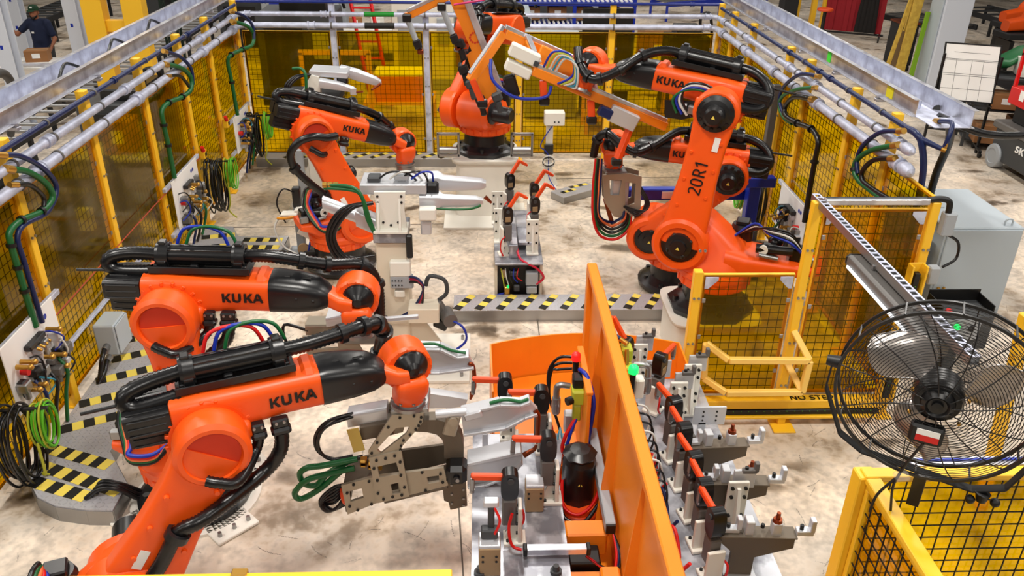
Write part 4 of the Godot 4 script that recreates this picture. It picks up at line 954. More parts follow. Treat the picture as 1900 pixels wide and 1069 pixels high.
func weld_guns():
	var W = func(a): return a
	# the gun on the nearest robot
	var o = thing("weld_gun", "large steel spot weld gun with cut-out plates hanging from the nearest robot", "weld gun", V(-0.45, 0.6, -4.45))
	var g = G.new(); g.box(V(-0.46, 1.445, -4.45), V(0.24, 0.04, 0.24), 0.006, Basis(Vector3.BACK, 0.08)); part(o, "adapter_plate", g, M.steel)
	var A = [Vector2(-0.57, 1.43), Vector2(-0.37, 1.45), Vector2(-0.378, 1.376), Vector2(-0.416, 1.317), Vector2(-0.519, 1.183), Vector2(-0.534, 1.122), Vector2(-0.721, 1.063), Vector2(-0.741, 1.140)]
	var B = [Vector2(-0.737, 1.102), Vector2(-0.526, 1.160), Vector2(-0.489, 0.773), Vector2(-0.706, 0.719)]
	var Lp = [Vector2(-0.940, 0.853), Vector2(-0.724, 0.922), Vector2(-0.256, 0.993), Vector2(-0.228, 0.841), Vector2(-0.720, 0.695), Vector2(-0.917, 0.599)]
	for zz in [-4.33, -4.56]:
		cut_plate(o, "arm_plate", A, [[Vector2(-0.55, 1.33), Vector2(-0.464, 1.340), Vector2(-0.490, 1.281), Vector2(-0.66, 1.125), Vector2(-0.684, 1.160)]], zz, 0.022, M.gun)
	cut_plate(o, "side_plate", B, [[Vector2(-0.686, 1.031), Vector2(-0.562, 1.064), Vector2(-0.544, 0.966), Vector2(-0.680, 0.937)], [Vector2(-0.61, 0.880), Vector2(-0.55, 0.895), Vector2(-0.545, 0.806), Vector2(-0.6, 0.791)]], -4.315, 0.022, M.gun)
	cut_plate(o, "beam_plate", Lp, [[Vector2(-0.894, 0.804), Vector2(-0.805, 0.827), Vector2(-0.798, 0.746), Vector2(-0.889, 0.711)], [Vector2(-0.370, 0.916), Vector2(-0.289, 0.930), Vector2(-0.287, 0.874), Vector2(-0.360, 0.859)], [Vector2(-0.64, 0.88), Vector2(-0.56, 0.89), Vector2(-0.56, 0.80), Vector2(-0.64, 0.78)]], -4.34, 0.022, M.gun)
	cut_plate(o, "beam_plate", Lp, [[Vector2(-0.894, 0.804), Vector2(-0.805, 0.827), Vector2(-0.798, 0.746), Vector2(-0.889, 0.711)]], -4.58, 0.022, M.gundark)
	g = G.new()
	g.bar(V(-0.93, 0.72, -4.46), V(-0.93, 0.74, -4.46), 0.02, 0.2); g.box(V(-0.83, 0.87, -4.46), V(0.2, 0.02, 0.24), 0.003, Basis(Vector3.BACK, 0.3)); g.box(V(-0.45, 0.75, -4.46), V(0.45, 0.02, 0.24), 0.003, Basis(Vector3.BACK, 0.28)); g.box(V(-0.92, 0.73, -4.46), V(0.02, 0.24, 0.24), 0.003)
	part(o, "cross_plate", g, M.gundark, "stuff")
	bolts(o, edge_bolts(A, 0.022, 2), -4.319, 0.009); bolts(o, edge_bolts(B, 0.03, 3), -4.304, 0.010); bolts(o, edge_bolts(Lp, 0.03, 2), -4.329, 0.010)
	slab(o, "fin_plate", [Vector2(-0.273, 0.818), Vector2(-0.115, 0.879), Vector2(-0.106, 0.608), Vector2(-0.222, 0.577), Vector2(-0.233, 0.644), Vector2(-0.264, 0.661)], -4.40, 0.03, M.gundark)
	bolts(o, [Vector2(-0.21, 0.80), Vector2(-0.21, 0.72), Vector2(-0.21, 0.64), Vector2(-0.13, 0.84), Vector2(-0.13, 0.76), Vector2(-0.13, 0.68), Vector2(-0.13, 0.62)], -4.385, 0.009, M.steel)
	g = G.new(); g.box(V(-0.172, 0.93, -4.38), V(0.14, 0.155, 0.16), 0.03); g.cyl(V(-0.172, 0.93, -4.30), V(-0.172, 0.93, -4.285), 0.022); part(o, "rubber_boot", g, M.rubber)
	g = G.new(); g.cyl(V(-0.165, 0.925, -4.285), V(-0.165, 0.925, -4.275), 0.014, 0.014, 8); part(o, "boot_screw", g, M.steel)
	# copper-backed elbow
	g = G.new()
	g.prism([Vector2(-0.444, 1.317), Vector2(-0.30, 1.32), Vector2(-0.22, 1.295), Vector2(-0.165, 1.238), Vector2(-0.135, 1.17), Vector2(-0.124, 1.100), Vector2(-0.125, 1.0), Vector2(-0.256, 1.0), Vector2(-0.253, 1.102), Vector2(-0.265, 1.16), Vector2(-0.30, 1.20), Vector2(-0.36, 1.22), Vector2(-0.444, 1.227)], Transform3D(Basis(), V(0, 0, -4.46)), 0.09)
	part(o, "elbow", g, M.gundark)
	g = G.new(); g.box(V(-0.2, 1.28, -4.42), V(0.09, 0.17, 0.05), 0.01, Basis(Vector3.BACK, -0.25)); g.cyl(V(-0.19, 1.33, -4.39), V(-0.19, 1.33, -4.37), 0.03); part(o, "hinge", g, M.gun)
	g = G.new()
	g.prism([Vector2(-0.139, 1.350), Vector2(0.115, 1.421), Vector2(0.247, 1.412), Vector2(0.307, 1.440), Vector2(0.363, 1.373), Vector2(0.357, 1.344), Vector2(0.28, 1.32), Vector2(0.158, 1.241), Vector2(-0.123, 1.189)], Transform3D(Basis(), V(0, 0, -4.46)), 0.035)
	for q in [[Vector2(-0.139, 1.355), Vector2(0.115, 1.426)], [Vector2(0.115, 1.426), Vector2(0.247, 1.417)], [Vector2(0.247, 1.417), Vector2(0.31, 1.445)], [Vector2(-0.123, 1.19), Vector2(0.158, 1.24)], [Vector2(0.158, 1.24), Vector2(0.28, 1.318)], [Vector2(0.28, 1.318), Vector2(0.36, 1.35)]]:
		g.bar(V(q[0].x, q[0].y, -4.46), V(q[1].x, q[1].y, -4.46), 0.10, 0.022, 0.004)
	part(o, "upper_arm", g, M.guna)
	g = G.new()
	g.prism([Vector2(-0.101, 0.959), Vector2(0.259, 1.055), Vector2(0.267, 0.953), Vector2(0.206, 0.858), Vector2(0.017, 0.755), Vector2(-0.104, 0.741)], Transform3D(Basis(), V(0, 0, -4.46)), 0.04)
	g.bar(V(-0.101, 0.965, -4.46), V(0.262, 1.06, -4.46), 0.15, 0.03, 0.005); g.bar(V(-0.10, 0.742, -4.46), V(0.017, 0.755, -4.46), 0.10, 0.022, 0.004); g.bar(V(0.017, 0.755, -4.46), V(0.206, 0.858, -4.46), 0.10, 0.022, 0.004); g.bar(V(0.206, 0.858, -4.46), V(0.267, 0.953, -4.46), 0.10, 0.022, 0.004)
	part(o, "lower_arm", g, M.guna)
	g = G.new(); g.tube([V(0.345, 1.37, -4.44), V(0.368, 1.33, -4.44), V(0.368, 1.25, -4.44), V(0.366, 1.16, -4.44)], 0.016, 10, 5); g.cyl(V(0.366, 1.16, -4.44), V(0.364, 1.10, -4.44), 0.02, 0.008); part(o, "electrode", g, M.copper)
	g = G.new(); g.cyl(V(0.28, 1.0, -4.44), V(0.35, 1.05, -4.44), 0.02, 0.014); g.cyl(V(0.35, 1.05, -4.44), V(0.362, 1.085, -4.44), 0.015, 0.008); part(o, "electrode", g, M.copper)
	g = G.new(); g.loft([[V(-0.88, 1.29, -4.5), V(0, 0.055, 0), V(0, 0, 0.06), 6], [V(-0.62, 1.34, -4.5), V(0, 0.055, 0), V(0, 0, 0.06), 6]], 20); part(o, "servo_motor", g, M.guna)
	g = G.new(); g.loft([[V(-0.80, 1.21, -4.5), V(0, 0.06, 0), V(0, 0, 0.09), 7], [V(-0.58, 1.26, -4.5), V(0, 0.06, 0), V(0, 0, 0.09), 7]], 20); part(o, "transformer", g, M.gundark)
	g = G.new(); g.prism([Vector2(-0.878, 1.275), Vector2(-0.80, 1.29), Vector2(-0.77, 1.11), Vector2(-0.845, 1.09)], Transform3D(Basis(), V(0, 0, -4.38)), 0.004); part(o, "paper_tag", g, col(Color(0.78, 0.68, 0.35), 0.8))
	g = G.new()
	for k in 5:
		g.box(V(-0.79 + 0.05 * (k % 3), 1.0 + 0.05 * (k / 3) - 0.02 * k, -4.40), V(0.045, 0.05, 0.06), 0.008)
	part(o, "manifold", g, M.brass, "stuff")
	for q in [[[V(-0.83, 1.02, -4.40), V(-1.05, 1.0, -4.36), V(-1.15, 1.0, -4.34), V(-1.21, 0.93, -4.36), V(-1.19, 0.83, -4.38), V(-1.12, 0.80, -4.40), V(-1.04, 0.88, -4.42), V(-0.86, 1.0, -4.43)], 0.021, M.green], [[V(-0.85, 0.96, -4.38), V(-1.06, 0.92, -4.36), V(-1.17, 0.89, -4.34), V(-1.26, 0.77, -4.36), V(-1.23, 0.70, -4.38), V(-1.11, 0.76, -4.40), V(-0.93, 0.92, -4.42)], 0.021, M.green], [[V(-0.84, 1.33, -4.45), V(-1.0, 1.295, -4.40), V(-1.07, 1.191, -4.40), V(-1.068, 1.084, -4.40), V(-1.0, 1.02, -4.40), V(-0.86, 1.03, -4.42)], 0.012, M.rubber], [[V(-0.84, 1.345, -4.46), V(-1.0, 1.315, -4.42), V(-1.09, 1.20, -4.42), V(-1.085, 1.07, -4.42), V(-0.97, 1.0, -4.42), V(-0.80, 1.0, -4.45)], 0.012, M.rubber]]:
		g = G.new(); g.tube(q[0], q[1], 8, 6); part(o, "hose", g, q[2])
	for k in 6:
		g = G.new(); var e = 0.018 * k
		g.tube([V(-0.92, 0.80 - e, -4.40 - e), V(-1.0, 0.80 - e * 1.5, -4.38), V(-1.10 + e * 0.3, 0.70 - e * 0.8, -4.36 - e * 0.5), V(-1.06 + e * 0.6, 0.60 + e * 0.2, -4.36), V(-0.93, 0.63 + e, -4.40)], 0.010, 7, 5); part(o, "cable", g, M.rubber)
	g = G.new(); g.lathe(V(-0.96, 0.70, -4.42), V(1, 0.2, 0), [Vector2(0.05, 0), Vector2(0.075, 0.01), Vector2(0.075, 0.04), Vector2(0.05, 0.05)], 16); part(o, "grommet", g, M.clampo)
	g = G.new(); g.tube([V(0.05, 1.43, -4.44), V(0.15, 1.455, -4.44), V(0.25, 1.44, -4.44), V(0.3, 1.46, -4.44)], 0.012, 7, 5); part(o, "hose", g, M.green)
	g = G.new(); g.box(V(-0.06, 1.36, -4.42), V(0.12, 0.06, 0.06), 0.01, Basis(Vector3.BACK, 0.3)); g.cyl(V(-0.30, 1.36, -4.42), V(-0.1, 1.38, -4.42), 0.03); part(o, "actuator", g, M.guna)
	# the gun on the second robot
	o = thing("weld_gun", "grey spot weld gun under the second robot's wrist, pale arm reaching right", "weld gun", V(-0.8, 1.1, -5.4))
	g = G.new(); g.box(V(-0.87, 1.47, -5.3), V(0.26, 0.07, 0.26), 0.01); part(o, "adapter_plate", g, M.steel)
	cut_plate(o, "side_plate", [Vector2(-1.30, 1.47), Vector2(-0.72, 1.47), Vector2(-0.62, 1.30), Vector2(-0.45, 1.12), Vector2(-0.75, 1.10), Vector2(-0.95, 1.22), Vector2(-1.28, 1.30)], [[Vector2(-1.2, 1.44), Vector2(-1.05, 1.44), Vector2(-1.05, 1.37), Vector2(-1.2, 1.36)], [Vector2(-0.9, 1.40), Vector2(-0.76, 1.40), Vector2(-0.70, 1.28), Vector2(-0.84, 1.26)]], -5.24, 0.022, M.gun)
	g = G.new(); g.loft([[V(-1.3, 1.43, -5.42), V(0, 0.07, 0), V(0, 0, 0.08), 7], [V(-0.95, 1.43, -5.42), V(0, 0.07, 0), V(0, 0, 0.08), 7]], 20); part(o, "transformer", g, M.gun)
	g = G.new(); g.loft([[V(-1.12, 1.58, -5.32), V(0, 0.04, 0), V(0, 0, 0.09), 7], [V(-0.92, 1.62, -5.32), V(0, 0.04, 0), V(0, 0, 0.09), 7]], 20); part(o, "servo_motor", g, M.guna)
	g = G.new()
	g.prism([Vector2(-0.60, 1.338), Vector2(-0.309, 1.328), Vector2(-0.183, 1.256), Vector2(-0.099, 1.264), Vector2(-0.062, 1.174), Vector2(-0.146, 1.157), Vector2(-0.314, 1.131), Vector2(-0.60, 1.133)], Transform3D(Basis(), V(0, 0, -5.3)), 0.04)
	for q in [[Vector2(-0.60, 1.345), Vector2(-0.309, 1.335)], [Vector2(-0.309, 1.335), Vector2(-0.183, 1.262)], [Vector2(-0.183, 1.262), Vector2(-0.095, 1.27)], [Vector2(-0.60, 1.13), Vector2(-0.314, 1.13)], [Vector2(-0.314, 1.13), Vector2(-0.06, 1.17)]]:
		g.bar(V(q[0].x, q[0].y, -5.3), V(q[1].x, q[1].y, -5.3), 0.12, 0.022, 0.004)
	part(o, "upper_arm", g, M.guna)
	g = G.new(); g.tube([V(-0.10, 1.20, -5.28), V(-0.065, 1.16, -5.28), V(-0.058, 1.0, -5.28), V(-0.075, 0.93, -5.28)], 0.017, 10, 5); g.cyl(V(-0.075, 0.93, -5.28), V(-0.09, 0.87, -5.28), 0.02, 0.009); part(o, "electrode", g, M.copper)
	g = G.new(); g.prism([Vector2(-0.62, 0.98), Vector2(-0.20, 0.90), Vector2(-0.11, 0.88), Vector2(-0.13, 0.82), Vector2(-0.24, 0.80), Vector2(-0.62, 0.80)], Transform3D(Basis(), V(0, 0, -5.3)), 0.08); part(o, "lower_arm", g, M.guna)
	g = G.new(); g.tube([V(-0.5, 1.36, -5.28), V(-0.35, 1.37, -5.28), V(-0.22, 1.31, -5.28), V(-0.12, 1.29, -5.28)], 0.011, 7, 5); part(o, "hose", g, M.green)
	g = G.new(); g.tube([V(-1.28, 1.45, -5.35), V(-1.45, 1.5, -5.35), V(-1.42, 1.36, -5.3), V(-1.2, 1.33, -5.3)], 0.012, 7, 5); part(o, "cable", g, M.rubber)
	g = G.new(); g.bar(V(-0.80, 1.63, -5.18), V(-0.45, 1.66, -5.18), 0.03, 0.03, 0.004); part(o, "hose_arm", g, M.guna)
	# the third robot's gun, pointing down behind the pedestal gun
	o = thing("weld_gun", "small steel gripper tool pointing down from the third robot's wrist", "robot tool", V(-0.92, 0.9, -9.75))
	g = G.new(); g.lathe(V(-0.92, 1.0, -9.73), V(0, 1, 0), [Vector2(0, 0), Vector2(0.06, 0), Vector2(0.06, 0.1), Vector2(0.11, 0.12), Vector2(0.11, 0.20), Vector2(0, 0.2)], 18); part(o, "coupling", g, M.steel)
	g = G.new(); g.box(V(-0.86, 1.02, -9.66), V(0.12, 0.16, 0.10), 0.015); g.box(V(-1.0, 1.0, -9.66), V(0.10, 0.2, 0.08), 0.012); part(o, "body", g, M.mount, "stuff")
	# the half hidden robot's gun
	o = thing("weld_gun", "steel weld gun with coiled water hoses hanging below the half hidden robot", "weld gun", V(1.55, 0.7, -8.9))
	g = G.new(); g.box(V(1.52, 1.42, -8.9), V(0.24, 0.06, 0.22), 0.01); part(o, "adapter_plate", g, M.steel)
	for zz in [-8.78, -8.98]:
		cut_plate(o, "side_plate", [Vector2(1.36, 1.42), Vector2(1.66, 1.44), Vector2(1.80, 1.40), Vector2(1.82, 1.02), Vector2(1.70, 0.88), Vector2(1.52, 0.92), Vector2(1.40, 1.1)], [[Vector2(1.44, 1.36), Vector2(1.58, 1.36), Vector2(1.56, 1.18), Vector2(1.46, 1.18)], [Vector2(1.62, 1.34), Vector2(1.74, 1.32), Vector2(1.74, 1.08), Vector2(1.64, 1.04)]], zz, 0.022, M.gun)
	g = G.new(); g.loft([[V(1.58, 1.34, -8.88), V(0.10, 0, 0), V(0, 0, 0.07), 6], [V(1.58, 1.0, -8.88), V(0.10, 0, 0), V(0, 0, 0.07), 6]], 20); part(o, "transformer", g, M.guna)
	g = G.new(); g.bar(V(1.76, 1.38, -8.88), V(1.80, 0.86, -8.88), 0.05, 0.08, 0.006); part(o, "lower_arm", g, M.gundark)
	g = G.new(); g.bar(V(1.42, 1.1, -8.88), V(1.52, 0.8, -8.88), 0.04, 0.05, 0.006); g.cyl(V(1.52, 0.80, -8.88), V(1.53, 0.72, -8.88), 0.02, 0.01); part(o, "electrode", g, M.copper, "stuff")
	var hp = [[M.red, 0.0], [M.green, 0.03], [M.rubber, 0.06], [M.rubber, 0.09], [M.hoseor, 0.12], [M.navy, 0.15]]
	for q in hp:
		var e = q[1]
		g = G.new(); g.tube([V(1.27 + e * 0.4, 1.62, -8.75), V(1.25 + e * 0.5, 1.3, -8.70), V(1.27 + e * 0.5, 0.95, -8.70 - e * 0.3), V(1.36 + e, 0.72 + e * 0.6, -8.70 - e), V(1.55, 0.66 + e * 1.3, -8.72 - e * 0.5), V(1.70 - e * 0.5, 0.78 + e, -8.76), V(1.72 - e * 0.6, 1.02, -8.80)], 0.017, 7, 6); part(o, "hose", g, q[0])
	for k in 4:
		g = G.new(); g.tube([V(1.62, 1.05, -8.76), V(1.78 + 0.02 * k, 0.95 + 0.02 * k, -8.72), V(1.86 + 0.015 * k, 1.1, -8.74), V(1.80, 1.22 + 0.02 * k, -8.78)], 0.010, 7, 5); part(o, "cable", g, M.rubber)

func pedestal_guns():
	# tall white pedestal in the middle with a fixed weld gun
	var o = thing("gun_pedestal", "tall white welding pedestal between the left robots with a grey steel cap", "pedestal", V(-0.82, 0, -7.4))
	var g = G.new(); g.box(V(-0.86, 0.68, -7.42), V(0.30, 1.24, 0.34), 0.012); part(o, "column", g, M.cream)
	g = G.new(); g.box(V(-0.86, 1.355, -7.42), V(0.32, 0.10, 0.42), 0.008); part(o, "cap_plate", g, M.plate)
	g = G.new(); g.box(V(-0.62, 0.02, -7.22), V(1.0, 0.04, 0.9), 0.006); part(o, "base_plate", g, M.white)
	g = G.new(); g.prism([Vector2(-0.71, 0.04), Vector2(-0.32, 0.04), Vector2(-0.66, 0.55), Vector2(-0.71, 0.55)], Transform3D(Basis(), V(0, 0, -7.28)), 0.03); part(o, "gusset", g, M.cream)
	g = G.new()
	for p in [V(-0.2, 0.04, -6.85), V(-0.2, 0.04, -7.55), V(-0.6, 0.04, -6.82), V(-1.0, 0.04, -6.85)]: g.cyl(p, p + V(0, 0.04, 0), 0.02, 0.02, 6)
	part(o, "anchor_bolt", g, M.steel, "stuff")
	g = G.new(); g.box(V(-0.56, 0.62, -7.12), V(0.30, 0.16, 0.22), 0.01); part(o, "side_box", g, M.cream)
	for q in [[V(-0.78, 1.04, -7.22), V(0.20, 0.16, 0.08), M.white, "terminal_box"], [V(-0.77, 0.90, -7.22), V(0.22, 0.14, 0.07), M.grey, "terminal_box"], [V(-0.80, 0.76, -7.23), V(0.10, 0.08, 0.05), M.white, "regulator"], [V(-1.0, 0.6, -7.22), V(0.09, 0.3, 0.06), M.black, "valve_stack"], [V(-0.68, 1.28, -7.2), V(0.06, 0.24, 0.06), M.black, "valve_stack"]]:
		g = G.new(); g.box(q[0], q[1], 0.012); part(o, q[3], g, q[2])
	g = G.new()
	for k in 8: g.cyl(V(-0.86 + 0.03 * (k % 4), 0.92 - 0.05 * (k / 4), -7.186), V(-0.86 + 0.03 * (k % 4), 0.92 - 0.05 * (k / 4), -7.178), 0.008, 0.008, 8)
	part(o, "plug", g, M.dgrey, "stuff")
	for k in 3:
		g = G.new(); g.tube([V(-0.70, 0.96 - 0.03 * k, -7.2), V(-0.60, 0.98 - 0.02 * k, -7.1), V(-0.56, 0.86, -7.1), V(-0.70 + 0.04 * k, 0.60, -7.16), V(-0.90, 0.48, -7.2)], 0.012, 7, 5); part(o, "cable", g, [M.navy, col(Color(0.6, 0.05, 0.2), 0.5), M.rubber][k])
	o = thing("weld_gun", "fixed spot weld gun with two pale arms reaching right from the white pedestal's top", "weld gun", V(-0.8, 1.4, -7.4))
	g = G.new()
	g.prism([Vector2(-1.00, 1.42), Vector2(-0.70, 1.42), Vector2(-0.72, 1.64), Vector2(-0.70, 1.80), Vector2(-0.99, 1.80), Vector2(-0.98, 1.64)], Transform3D(Basis(), V(0, 0, -7.28)), 0.03)
	g.box(V(-0.85, 1.425, -7.30), V(0.32, 0.025, 0.24), 0.004)
	for x in [-0.96, -0.76]: g.prism([Vector2(0, 0), Vector2(0.10, 0), Vector2(0, 0.36)], Transform3D(Basis(V(0, 0, 1), V(0, 1, 0), V(-1, 0, 0)), V(x, 1.43, -7.28)), 0.02)
	part(o, "mount_bracket", g, M.white)
	bolts(o, [Vector2(-0.96, 1.76), Vector2(-0.96, 1.70), Vector2(-0.74, 1.76), Vector2(-0.74, 1.70), Vector2(-0.92, 1.5), Vector2(-0.78, 1.5), Vector2(-0.85, 1.47)], -7.265, 0.012)
	g = G.new(); g.box(V(-0.82, 1.80, -7.5), V(0.62, 0.10, 0.34), 0.01); part(o, "body", g, M.guna)
	g = G.new(); g.loft([[V(-1.50, 1.62, -7.45), V(0, 0.07, 0), V(0, 0, 0.07), 2.2], [V(-1.18, 1.50, -7.42), V(0, 0.07, 0), V(0, 0, 0.07), 2.2]], 20); g.loft([[V(-1.19, 1.505, -7.42), V(0, 0.09, 0), V(0, 0, 0.09), 5], [V(-1.0, 1.42, -7.4), V(0, 0.09, 0), V(0, 0, 0.09), 5]], 20); part(o, "servo_motor", g, M.guna)
	g = G.new()
	g.loft([[V(-0.66, 1.76, -7.7), V(0, 0.06, 0), V(0, 0, 0.10), 5], [V(-0.42, 1.76, -7.7), V(0, 0.075, 0), V(0, 0, 0.10), 5], [V(-0.36, 1.73, -7.7), V(0, 0.07, 0), V(0, 0, 0.07), 5], [V(0.0, 1.72, -7.7), V(0, 0.05, 0), V(0, 0, 0.06), 5], [V(0.05, 1.72, -7.7), V(0, 0.03, 0), V(0, 0, 0.04), 4]], 20)
	part(o, "upper_arm", g, M.guna)
	g = G.new()
	g.loft([[V(-0.58, 1.66, -7.42), V(0, 0.08, 0), V(0, 0, 0.09), 5], [V(-0.40, 1.66, -7.42), V(0, 0.075, 0), V(0, 0, 0.09), 5], [V(-0.36, 1.655, -7.42), V(0, 0.055, 0), V(0, 0, 0.06), 5], [V(-0.05, 1.65, -7.42), V(0, 0.045, 0), V(0, 0, 0.05), 5], [V(0.02, 1.65, -7.42), V(0, 0.025, 0), V(0, 0, 0.03), 4]], 20)
	part(o, "lower_arm", g, M.guna)
	g = G.new(); g.cyl(V(0.04, 1.66, -7.5), V(0.10, 1.60, -7.5), 0.022, 0.012); part(o, "electrode", g, M.copper)
	g = G.new(); g.box(V(-0.46, 1.77, -7.45), V(0.12, 0.12, 0.10), 0.02); part(o, "joint_boot", g, M.rubber)
	for q in [[V(-0.50, 1.60, -7.24), V(0.16, 0.12, 0.10), M.white], [V(-0.52, 1.45, -7.28), V(0.10, 0.14, 0.10), M.guna], [V(-0.74, 1.90, -7.42), V(0.14, 0.06, 0.10), M.grey], [V(-1.0, 1.87, -7.45), V(0.12, 0.06, 0.14), M.dgrey]]:
		g = G.new(); g.box(q[0], q[1], 0.012); part(o, "junction", g, q[2])
	for k in 4:
		g = G.new(); g.tube([V(-0.95 + 0.1 * k, 1.88, -7.40), V(-0.85 + 0.1 * k, 1.96, -7.36), V(-0.70 + 0.08 * k, 1.95, -7.38), V(-0.60 + 0.05 * k, 1.84, -7.45)], 0.010, 7, 5); part(o, "cable", g, [M.rubber, M.whitehose, M.rubber, M.blue][k])
	g = G.new(); g.tube([V(-0.56, 1.62, -7.34), V(-0.30, 1.60, -7.34), V(-0.10, 1.60, -7.35), V(0.0, 1.63, -7.36)], 0.012, 7, 5); part(o, "hose", g, M.green)
	for k in 3:
		g = G.new(); g.tube([V(-1.0, 1.70, -7.25), V(-1.2 - 0.04 * k, 1.66, -7.2), V(-1.38 - 0.03 * k, 1.40, -7.2), V(-1.28 - 0.03 * k, 1.17 - 0.02 * k, -7.2), V(-1.02, 1.16, -7.25)], 0.02, 8, 6); part(o, "cable", g, M.rubber)
	for k in 2:
		g = G.new(); g.tube([V(-1.45, 1.86 - 0.03 * k, -7.3), V(-1.2, 1.86 - 0.03 * k, -7.25), V(-1.1, 1.78, -7.22), V(-1.06 + 0.02 * k, 1.55, -7.22), V(-1.0, 1.40, -7.22)], 0.018, 8, 5); part(o, "hose", g, M.green)
	for k in 3:
		g = G.new(); g.cyl(V(-1.46 + 0.05 * k, 1.86, -7.3), V(-1.42 + 0.05 * k, 1.86, -7.3), 0.03, 0.03, 8); part(o, "fitting", g, M.brass)
	# white stand with weld tip dresser beside it
	o = thing("tip_dresser", "black motorised tip dresser on the right side of the white pedestal", "tip dresser", V(-0.36, 0.62, -7.3))
	g = G.new(); g.cyl(V(-0.36, 0.56, -7.2), V(-0.30, 0.56, -7.02), 0.075, 0.07, 16); g.box(V(-0.40, 0.60, -7.18), V(0.10, 0.2, 0.10), 0.015, Basis(Vector3.BACK, 0.5)); part(o, "motor", g, M.mount)
	g = G.new(); g.box(V(-0.40, 0.46, -7.16), V(0.14, 0.10, 0.10), 0.012, Basis(Vector3.BACK, -0.5)); part(o, "gearbox", g, M.black)
	g = G.new(); g.tube([V(-0.42, 0.70, -7.2), V(-0.34, 0.78, -7.2), V(-0.36, 0.92, -7.2), V(-0.5, 0.96, -7.2), V(-0.54, 0.86, -7.2)], 0.022, 8, 6, 0.02); part(o, "hose", g, M.dgrey)
	g = G.new(); g.tube([V(-0.30, 0.56, -7.05), V(-0.18, 0.50, -7.0), V(-0.16, 0.34, -7.0), V(-0.34, 0.20, -7.0), V(-0.5, 0.16, -7.05)], 0.012, 8, 6); part(o, "air_line", g, M.blue)
	# rear left pedestal and gun
	o = thing("gun_pedestal", "white welding pedestal at the rear left with a dark slab on top", "pedestal", V(-2.2, 0, -11.4))
	g = G.new(); g.box(V(-2.25, 0.72, -11.35), V(0.32, 1.4, 0.34), 0.012); part(o, "column", g, M.white)
	g = G.new(); g.box(V(-2.2, 0.02, -11.4), V(1.1, 0.04, 0.9), 0.006); part(o, "base_plate", g, M.white)
	g = G.new(); g.prism([Vector2(-2.75, 0.04), Vector2(-2.41, 0.04), Vector2(-2.41, 0.7)], Transform3D(Basis(), V(0, 0, -11.2)), 0.03); part(o, "gusset", g, M.white)
	g = G.new(); g.box(V(-2.24, 1.655, -11.3), V(0.72, 0.10, 0.5), 0.01); part(o, "slab", g, M.matt)
	g = G.new(); g.box(V(-2.5, 0.5, -11.1), V(0.10, 0.9, 0.08), 0.008); part(o, "upright", g, M.grey)
	o = thing("weld_gun", "fixed spot weld gun with two pale arms on the rear left pedestal", "weld gun", V(-2.1, 1.7, -11.2))
	g = G.new(); g.prism([Vector2(-2.40, 1.71), Vector2(-2.12, 1.71), Vector2(-2.12, 1.95), Vector2(-2.22, 1.98)], Transform3D(Basis(), V(0, 0, -11.1)), 0.10); part(o, "mount_bracket", g, M.white)
	g = G.new(); g.box(V(-2.0, 1.98, -11.25), V(0.5, 0.08, 0.36), 0.01, Basis(Vector3.BACK, -0.06)); part(o, "body", g, M.guna)
	g = G.new(); g.loft([[V(-2.10, 1.89, -11.0), V(0, 0.06, 0), V(0, 0, 0.08), 5], [V(-1.85, 1.85, -11.0), V(0, 0.05, 0), V(0, 0, 0.07), 5], [V(-1.66, 1.80, -11.0), V(0, 0.03, 0), V(0, 0, 0.05), 5]], 18); g.box(V(-1.67, 1.79, -10.95), V(0.08, 0.09, 0.04), 0.006); part(o, "lower_arm", g, M.guna)
	g = G.new(); g.loft([[V(-1.88, 1.97, -11.4), V(0, 0.06, 0), V(0, 0, 0.09), 5], [V(-1.66, 1.90, -11.4), V(0, 0.075, 0), V(0, 0, 0.08), 5], [V(-1.42, 1.82, -11.4), V(0, 0.055, 0), V(0, 0, 0.06), 5], [V(-1.35, 1.80, -11.4), V(0, 0.03, 0), V(0, 0, 0.04), 4]], 18); part(o, "upper_arm", g, M.guna)
	g = G.new(); g.cyl(V(-1.36, 1.79, -11.35), V(-1.46, 1.75, -11.2), 0.02, 0.012); g.cyl(V(-1.66, 1.78, -10.95), V(-1.54, 1.79, -10.95), 0.018, 0.012); part(o, "electrode", g, M.copper, "stuff")
	g = G.new(); g.box(V(-1.83, 1.90, -11.15), V(0.14, 0.12, 0.12), 0.02); part(o, "joint_boot", g, M.rubber)
	for k in 3:
		g = G.new(); g.tube([V(-2.16, 1.98, -11.1), V(-2.36 - 0.03 * k, 1.96, -11.05), V(-2.5 - 0.03 * k, 1.84, -11.0), V(-2.46 - 0.03 * k, 1.70 - 0.02 * k, -11.0), V(-2.3, 1.62, -11.05)], 0.018, 8, 5); part(o, "cable", g, M.rubber)
	g = G.new(); g.tube([V(-2.46, 2.05, -11.1), V(-2.34, 2.06, -11.05), V(-2.28, 1.98, -11.0), V(-2.30, 1.70, -11.0)], 0.02, 8, 5); part(o, "hose", g, M.green)
	g = G.new(); g.box(V(-2.30, 1.74, -10.98), V(0.08, 0.12, 0.08), 0.01); part(o, "valve", g, M.black)
	# tip dresser near the rear left pedestal
	o = thing("tip_dresser", "round black tip dresser motor on the floor stand behind the third robot", "tip dresser", V(-1.9, 0.0, -10.9))
	g = G.new(); g.box(V(-1.95, 0.3, -11.0), V(0.12, 0.6, 0.12), 0.01); part(o, "post", g, M.grey)
	g = G.new(); g.cyl(V(-1.95, 0.68, -11.0), V(-1.78, 0.70, -10.85), 0.11, 0.10, 18); g.ball(V(-1.78, 0.70, -10.85), V(0.09, 0.09, 0.06), 8); part(o, "motor", g, M.black)
